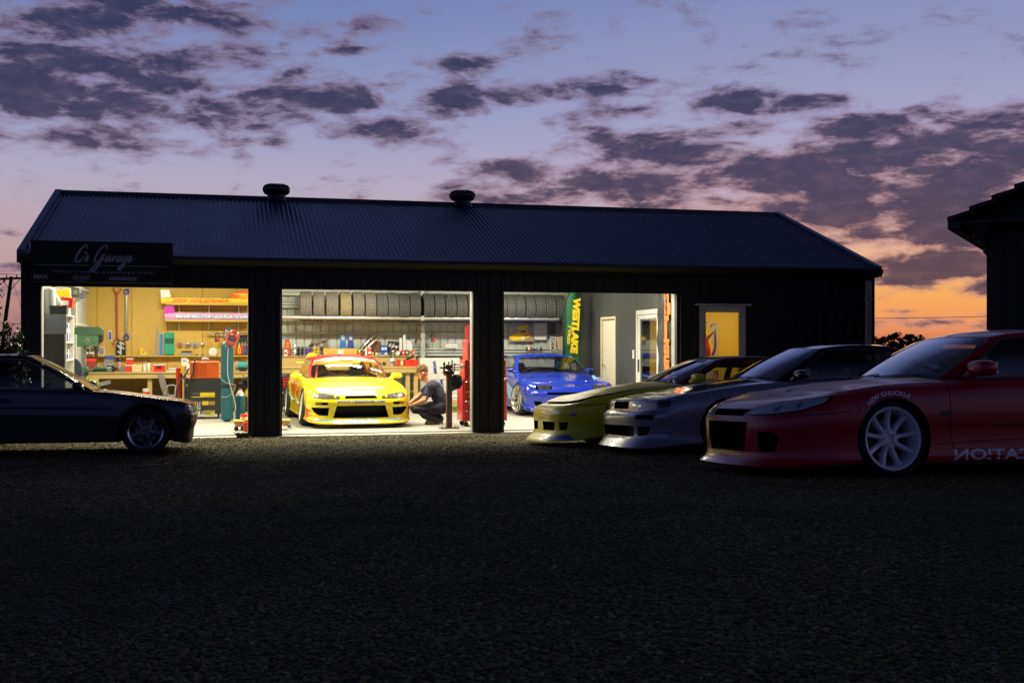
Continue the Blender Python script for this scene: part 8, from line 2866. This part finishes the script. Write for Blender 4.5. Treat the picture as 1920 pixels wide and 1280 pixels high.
# ------------------------------------------------------------------ the mechanic
def build_person():
	kq = 1 / 107.5
	Yp = 19.75
	loc = ((810 - CX) / F * Yp, Yp, SLAB)
	root = wthing('person', 'crouching man in navy T-shirt and trousers reaching to the yellow car wheel', 'person', loc, .0)
	J = lambda px, py, y: Vector(((px - 810) * kq, y, (794 - py) * kq))
	pelvis, sp1_, chest, neck = J(827, 757, 0), J(823, 742, 0), J(814, 726, 0), J(803, 716, 0)
	headb, head = J(798, 709, 0), J(792, 699, 0)
	shN, shF = J(808, 724, -.17), J(806, 723, .16)
	elN, elF = J(799, 748, -.23), J(784, 743, .14)
	wrN, wrF = J(773, 759, -.14), J(770, 754, .06)
	hiN, hiF = J(828, 763, -.11), J(828, 762, .11)
	knN, knF = J(781, 766, -.17), J(785, 763, .15)
	anN, anF = J(819, 786, -.14), J(823, 785, .12)
	m_skin = M('skin_tone', (.52, .26, .15), .5, var=.08)  # even skin colour with slight random variation
	m_shirt = M('navy_cotton', (.018, .026, .05), .85, var=.25, bump=.2, scale=14)
	m_trs = M('dark_work_trousers', (.010, .013, .026), .85, var=.25, bump=.3, scale=12)
	m_shoe = M('tan_boot', (.20, .14, .08), .7, var=.2)
	m_hair = M('sandy_hair', (.17, .09, .03), .6, var=.45, scale=60, bump=.6)
	# body: one surface from voxel-merged parts
	mb = MB()
	def limb(pts, rr, seg=12):
		mb.tube(pts, rr, seg)
		for p, r in zip(pts, rr):
			mb.ell(p, (r, r, r), 12, 8)
	limb([pelvis, sp1_, chest, neck, headb], [.11, .115, .12, .055, .052])
	limb([shN, chest, shF], [.062, .10, .062])
	limb([hiN, pelvis, hiF], [.09, .10, .09])
	for sh_, el, wr in ((shN, elN, wrN), (shF, elF, wrF)):
		limb([sh_, sh_.lerp(el, .5), el, el.lerp(wr, .35), wr], [.060, .050, .043, .044, .028])
	for hi, kn, an in ((hiN, knN, anN), (hiF, knF, anF)):
		limb([hi, hi.lerp(kn, .5), kn, kn.lerp(an, .4), an], [.09, .08, .058, .06, .04])
	# head: skull, face, jaw, nose, ears; looks down towards its own right-hand side of the bonnet
	hm = Matrix.Translation(head) @ Matrix.Rotation(math.radians(-28), 4, 'Y')
	mb.ell((.012, 0, .02), (.098, .077, .108), 24, 16, 0, 1, hm)
	mb.ell((-.030, 0, -.045), (.068, .060, .085), 20, 14, 0, 1, hm)
	mb.ell((-.062, 0, -.095), (.034, .036, .028), 14, 10, 0, 1, hm)
	mb.tube([(-.086, 0, .005), (-.108, 0, -.030), (-.095, 0, -.040)], [.010, .014, .012], 8, mat=hm)
	mb.tube([(-.084, -.045, .018), (-.094, 0, .020), (-.084, .045, .018)], .012, 8, mat=hm)
	mb.tube([(-.088, -.022, -.066), (-.096, 0, -.064), (-.088, .022, -.066)], .009, 8, mat=hm)
	for sg in (-1, 1):
		mb.ell((.018, sg * .078, -.012), (.020, .012, .032), 12, 8, 0, 1, hm)
	mb.cyl(tuple(neck), tuple(head + Vector((.03, 0, -.05))), .052, 14)
	for wr, el, sg in ((wrN, elN, -1), (wrF, elF, 1)):
		dirv = (wr - el).normalized()
		side = Vector((0, sg, 0))
		up = dirv.cross(side).normalized()
		if up.z < 0: up = -up
		c = wr + dirv * .045
		mb.tube([wr, wr + dirv * .03, c + dirv * .02, c + dirv * .045], [.026, .034, .038, .030], 10)
		for f, (off, ln) in enumerate(((-.030, .060), (-.010, .072), (.010, .068), (.029, .052))):
			b = c + dirv * .035 + side * off
			mb.tube([b, b + dirv * ln * .5 - up * .004, b + dirv * ln * .8 - up * .022, b + dirv * ln * .88 - up * .045], [.0105, .010, .009, .0075], 8)
		b = c - side * .030 - dirv * .005
		mb.tube([b, b + dirv * .022 - side * .022 - up * .012, b + dirv * .05 - side * .022 - up * .03], [.013, .012, .009], 8)
	me = mb.data('body', m_skin)
	o = bpy.data.objects.new('tmp', me)
	COL.objects.link(o)
	rm = o.modifiers.new('r', 'REMESH')
	rm.mode = 'VOXEL'
	rm.voxel_size = .0075
	smm = o.modifiers.new('s', 'SMOOTH')
	smm.iterations = 3
	dg = bpy.context.evaluated_depsgraph_get()
	dg.update()
	bd = bpy.data.meshes.new_from_object(o.evaluated_get(dg))
	bpy.data.objects.remove(o)
	bd.polygons.foreach_set('use_smooth', [True] * len(bd.polygons))
	body = obj('body', bd, root)
	# eyes and mouth marks
	for sg in (-1, 1):
		e = MB()
		e.ell(tuple(hm @ Vector((-.083, sg * .032, .000))), (.010, .013, .007), 10, 8)
		e.build('eye', m_dark, body, smooth=60)
	# clothes
	def cloth(name, mat, runs, vox=.012):
		c = MB()
		for pts, rr in runs:
			c.tube(pts, rr, 14)
			for p, r in list(zip(pts, rr))[:-1]:
				c.ell(p, (r, r, r), 14, 10)
		o = bpy.data.objects.new('tmp', c.data(name, mat))
		COL.objects.link(o)
		q = o.modifiers.new('r', 'REMESH')
		q.mode, q.voxel_size = 'VOXEL', vox
		q = o.modifiers.new('s', 'SMOOTH')
		q.iterations = 5
		tx_ = bpy.data.textures.new('folds', 'CLOUDS')
		tx_.noise_scale = .07
		q = o.modifiers.new('d', 'DISPLACE')
		q.texture, q.strength = tx_, .020
		dg = bpy.context.evaluated_depsgraph_get()
		dg.update()
		me = bpy.data.meshes.new_from_object(o.evaluated_get(dg))
		bpy.data.objects.remove(o)
		me.polygons.foreach_set('use_smooth', [True] * len(me.polygons))
		return obj(name, me, root)
	cloth('shirt', m_shirt, [([pelvis + Vector((.02, .06, .03)), sp1_ + Vector((0, .06, 0)), chest + Vector((0, .07, 0)), neck + Vector((.02, 0, -.02))], [.125, .13, .125, .072]),
							 ([pelvis + Vector((.02, -.06, .03)), sp1_ + Vector((0, -.06, 0)), chest + Vector((0, -.07, 0)), neck + Vector((.02, 0, -.02))], [.125, .13, .125, .072]),
							 ([chest, shN, shN.lerp(elN, .4), shN.lerp(elN, .72)], [.11, .082, .074, .070]), ([chest, shF, shF.lerp(elF, .4), shF.lerp(elF, .72)], [.11, .082, .074, .070])])
	cloth('trousers', m_trs, [([hiN, pelvis + Vector((0, 0, .01)), hiF], [.12, .135, .12])] + [
		([hi, hi.lerp(kn, .5), kn, kn.lerp(an, .45), an + Vector((.012, 0, .0)), an + Vector((.02, 0, -.02))], [.115, .10, .078, .08, .068, .06]) for hi, kn, an in ((hiN, knN, anN), (hiF, knF, anF))])
	for an, y in ((anN, -.14), (anF, .12)):
		toe = Vector((J(804, 0, 0).x + (.02 if y > 0 else 0), y, .035))
		b = MB()
		b.tube([an + Vector((.05, 0, -.03)), an + Vector((.03, 0, -.045)), an.lerp(toe, .5) + Vector((0, 0, .005)), toe + Vector((.01, 0, .008)), toe + Vector((-.05, 0, .0))], [.036, .046, .044, .042, .024], 14)
		b.tube([an + Vector((.005, 0, .03)), an + Vector((.02, 0, -.03))], [.048, .05], 14)
		bo_ = b.build('shoe', m_shoe, root, smooth=70)
		s_ = MB()
		s_.tube([an + Vector((.062, 0, -.07)), an.lerp(toe, .55) + Vector((.0, 0, -.03)), Vector((toe.x, y, .012)), Vector((toe.x - .06, y, .012))], [.02, .022, .018, .012], 8)
		s_.build('sole', m_dark, bo_, smooth=50)
	# hair: tousled cap of tufts
	hr = MB()
	hr.ell((.024, 0, .040), (.100, .083, .098), 22, 14, 0, 1, hm)
	r2 = np.random.default_rng(5)
	for _ in range(240):
		th, ph = r2.uniform(0, 2 * PI), r2.uniform(.0, 1.5)
		dv = Vector((math.cos(th) * math.sin(ph), math.sin(th) * math.sin(ph), math.cos(ph)))
		p = Vector((.02, 0, .04)) + Vector((dv.x * .095, dv.y * .08, dv.z * .094))
		if p.x < -.058 and p.z < .05:
			continue
		q_ = p + dv * r2.uniform(.002, .014) + Vector((-.014, r2.uniform(-.016, .016), .002))
		hr.tube([p - dv * .01, p + dv * .01, q_], [.015, .013, .007], 6, mat=hm)
	hr.build('hair', m_hair, root, smooth=60)
	bl = MB()
	bl.tube([pelvis + Vector((.10, -.12, .05)), pelvis + Vector((-.03, -.17, .045)), pelvis + Vector((-.13, -.10, .05))], .012, 6)
	bl.build('belt', m_dark, root)
	return root
build_person()
# ------------------------------------------------------------------ around the shed
def leaf_cloud(mb, c, r, n, size, rs, flat=.0, mi=0):
	for _ in range(n):
		d = rs.normal(size=3)
		d /= np.linalg.norm(d)
		q = rs.uniform(.25, 1) ** .5
		p = np.array(c) + d * np.array(r) * q
		s = size * rs.uniform(.6, 1.3)
		u = rs.normal(size=3)
		u /= np.linalg.norm(u)
		v = np.cross(u, rs.normal(size=3))
		v /= np.linalg.norm(v) + 1e-9
		mb.add([p - u * s * .5, p + v * s * .22, p + u * s * .5, p - v * s * .22], [(0, 1, 2, 3)], mi)
def shrub(label, x, y, h, rad, n, leaf, seed, name='shrub', cat='shrub', group=None, mat=None):
	rs = np.random.default_rng(seed)
	z0 = ground_z(x, y)
	t = wthing(name, label, cat, (x, y, z0), 0, group)
	fo, stm = MB(), MB()
	for k in range(int(9 + rad * 10)):
		a = rs.uniform(0, 6.28)
		rr = rad * rs.uniform(.2, 1.0)
		top = Vector((rr * math.cos(a), rr * math.sin(a), h * rs.uniform(.55, 1.0)))
		mid = top * .5 + Vector((rs.uniform(-.1, .1), rs.uniform(-.1, .1), .1))
		stm.tube([(0, 0, 0), mid, top], [.018, .012, .005], 5)
		for j in range(n):
			u = rs.uniform(.25, 1.05)
			p = (mid * (2 * u) if u < .5 else mid.lerp(top, 2 * u - 1))
			leaf_cloud(fo, tuple(p), (.10, .10, .09), 1, leaf, rs)
	stm.build('stem', m_bark, t)
	fo.build('foliage', mat or m_leaf, t)
	return t
shrub('dense dark leafy shrub beside the shed corner behind the hatchback', -6.85, 15.55, 1.60, .55, 430, .075, 2)
shrub('broad low shrub in the gap left of the shed corner', -7.75, 15.7, 1.3, .8, 330, .08, 3)
shrub('tall sparse shrub at the edge of the yard past the shed corner', -7.75, 16.8, 2.25, .34, 300, .08, 4)
def tree(label, x, y, h, rad, seed, n=700, leaf=.35, group='dark trees on the horizon'):
	rs = np.random.default_rng(seed)
	t = wthing('tree', label, 'tree', (x, y, 0), 0, group)
	tr = MB()
	tr.tube([(0, 0, 0), (.05, 0, h * .35), (0, .05, h * .75)], [rad * .09, rad * .07, rad * .03], 8)
	cr = MB()
	for k in range(20):
		a = rs.uniform(0, 6.28)
		rr = rad * rs.uniform(.05, .9)
		c = (rr * math.cos(a), rr * math.sin(a), h * rs.uniform(.38, .92))
		tr.tube([(0, 0, h * .4), (c[0] * .6, c[1] * .6, c[2] * .85), c], [rad * .04, rad * .025, rad * .01], 5)
		s = rad * rs.uniform(.18, .42) * (1.15 - .5 * c[2] / h)
		leaf_cloud(cr, c, (s * 1.3, s * 1.3, s * .8), n // 16, leaf * .8, rs)
	tr.build('trunk', m_bark, t)
	cr.build('crown', m_far, t)
	return t
Yt = 150.0
for k, (px, top, wd, lb) in enumerate(((1652, 627, 26, 'low dark tree just past the shed downpipe'), (1672, 622, 30, 'round topped dark tree on the horizon between shed and hut'), (1690, 632, 16, 'small dark tree in the dip of the horizon tree line'),
									   (1706, 624, 22, 'ragged dark tree on the horizon nearer the red car roof'), (1722, 623, 24, 'last dark tree above the red car windscreen'), (1745, 640, 30, 'low dark tree hidden mostly by the red car roof'))):
	sc0 = F / (Yt + 6 * k)
	tree(lb, (px - CX) / sc0, Yt + 6 * k, CAMZ + (650 - top) / sc0, wd / sc0 * .75, 20 + k, 900, .42)
# power pole and lines
Yq = 90.0
kq = Yq / F
t = wthing('power_pole', 'leaning timber power pole with crossarm beyond the shed corner', 'pole', ((10 - CX) * kq, Yq, 0), 0)
zt_ = CAMZ + (650 - 518) * kq
MB().tube([(-.35, 0, 0), (0, 0, zt_ * .5), (.48, 0, zt_)], [.17, .15, .13], 12).build('pole', m_bark, t, smooth=50)
MB().box(-1.0, 1.65, -.06, .06, zt_ - .28, zt_ - .1, bev=.02, mat=Matrix.Rotation(-.03, 4, 'Y')).build('crossarm', m_bark, t)
for x in (-.7, .1, .9, 1.4):
	MB().lathe([(.03, zt_ - .1), (.06, zt_ - .05), (.04, zt_ + .03), (.06, zt_ + .06), (.0, zt_ + .1)], 10, o=(x, 0, .02)).build('insulator', m_dark, t, smooth=50)
for sx in (-1, 1):
	MB().tube([(.38 + sx * .02, 0, zt_ - 1.1), (.45 + sx * .65, 0, zt_ - .28)], .03, 6).build('brace', m_dark, t)
MB().tube([(.6, 0, zt_ - .3), (1.5, -.5, zt_ - 2.6), (2.6, -1.2, 0)], .014, 5).build('stay_wire', m_dark, t)
for k, (y0, y1, lb) in enumerate(((596, 592, 'thin black power line crossing the orange sky beside the hut'), (499, 519, 'thin black power line running from the pole crossarm'), (590, 612, 'lower black power line behind the shed corner'))):
	if k == 0:
		a, b = Vector(((1560 - CX) * kq, Yq, CAMZ + (650 - 597) * kq)), Vector(((1960 - CX) * kq, Yq, CAMZ + (650 - 590) * kq))
	else:
		a, b = Vector(((-500 - CX) * kq, Yq, CAMZ + (650 - y0) * kq)), Vector(((260 - CX) * kq, Yq, CAMZ + (650 - y1) * kq))
	c = wthing('power_line', lb, 'cable', tuple((a + b) / 2), 0)
	m_ = (a + b) / 2
	MB().tube([a - m_ + Vector((0, 0, 0)), Vector((a - m_) * .5) + Vector((0, 0, -.05)), Vector((0, 0, -.08)), Vector((b - m_) * .5) + Vector((0, 0, -.05)), b - m_], .022, 6).build('wire', m_dark, c)
# dark timber hut at the other side
Yh = 15.6
kh = Yh / F
xw = (1851 - CX) * kh
xe = (1789 - CX) * kh
zg = ground_z(xw, Yh)
m_hut = M('dark_stained_boards', (.030, .026, .02), .7, var=.35, stretch=(4, 4, .5))
m_tile = M('dark_roof_tiles', (.035, .03, .032), .6, var=.3)
t = wthing('timber_hut', 'dark timber hut with stepped tile roof and deep eaves', 'hut', (xw, Yh, zg), math.radians(-29))
ze = CAMZ + (650 - 434) * kh - zg
wd = 5.2
MB().box(.02, wd - .02, .02, 5.0, 0, ze + .1).build('wall_core', m_hut, t)
nb = 26
for k in range(nb):
	x = k * wd / nb
	MB().box(x + .004, x + wd / nb - .004, -.012 - random.uniform(0, .006), .018, 0, ze + .04, bev=.004).build('board', m_hut, t)
for k in range(24):
	y = .05 + k * .2
	MB().box(-.012 - random.uniform(0, .006), .018, y + .004, y + .196, 0, ze + .04, bev=.004).build('board', m_hut, t)
ov = xw - xe
px0, px1 = -ov, wd + ov
mid = (px0 + px1) / 2
nst = 11
rise = .16
for k in range(nst):
	xa = px0 + (mid - px0) * k / nst
	xb = px0 + (mid - px0) * (k + 1) / nst + .04
	for sg in (1, -1):
		a, b = (xa, xb) if sg > 0 else (px0 + px1 - xb, px0 + px1 - xa)
		z0, z1 = ze + .12 + k * rise * .8, ze + .12 + k * rise * .8 + (rise * .62)
		pr = [(a, z0), (b, z1), (b, z1 + .05), (a, z0 + .06)] if sg > 0 else [(a, z1), (b, z0), (b, z0 + .06), (a, z1 + .05)]
		MB().prism(pr, -ov, 5.4, 'xz').build('tile_course', m_tile, t)
MB().prism([(px0 + .1, ze + .1), (px1 - .1, ze + .1), (mid, ze + .1 + nst * rise * .78)], -.03, 5.0, 'xz').build('gable_panel', m_hut, t)
for sg in (1, -1):
	x0_ = px0 if sg > 0 else px1 - .16
	MB().box(x0_, x0_ + .16, -ov, 5.4, ze, ze + .14, bev=.02).build('gutter', m_dark, t)
MB().box(px0 + .1, px1 - .1, -ov + .02, 5.2, ze + .085, ze + .115).build('soffit', m_dark, t)
for k, (dx, dz, s) in enumerate(((.17, .10, .16), (.10, .22, .10), (.05, .32, .13))):
	MB().box(-dx, .02, -dx, .1, ze - dz, ze - dz + .12, bev=.03).build('cornice_block', m_hut, t)
# weeds by the pier
rs = np.random.default_rng(9)
for x, n, lb in ((456, 90, 'green weed tuft growing against the first pier'), (1282, 40, 'small weed tuft at the foot of the far opening')):
	s_, d_ = S(x, -.12), -.14
	t = thing('weed', lb, 'weed', s_, d_, 0)
	mb = MB()
	for _ in range(n):
		a, L_ = rs.uniform(0, 6.28), rs.uniform(.05, .13)
		p = Vector((rs.uniform(-.09, .07), rs.uniform(-.05, .04), 0))
		tip = p + Vector((math.cos(a) * L_ * .7, math.sin(a) * L_ * .4, L_ * .8))
		sd = Vector((-math.sin(a), math.cos(a), 0)) * .006
		mb.add([p - sd, p + sd, (p + tip) / 2 + sd * .8 + Vector((0, 0, .02)), tip, (p + tip) / 2 - sd * .8 + Vector((0, 0, .02))], [(0, 1, 2, 3, 4)])
	mb.build('blades', m_leaf2, t)
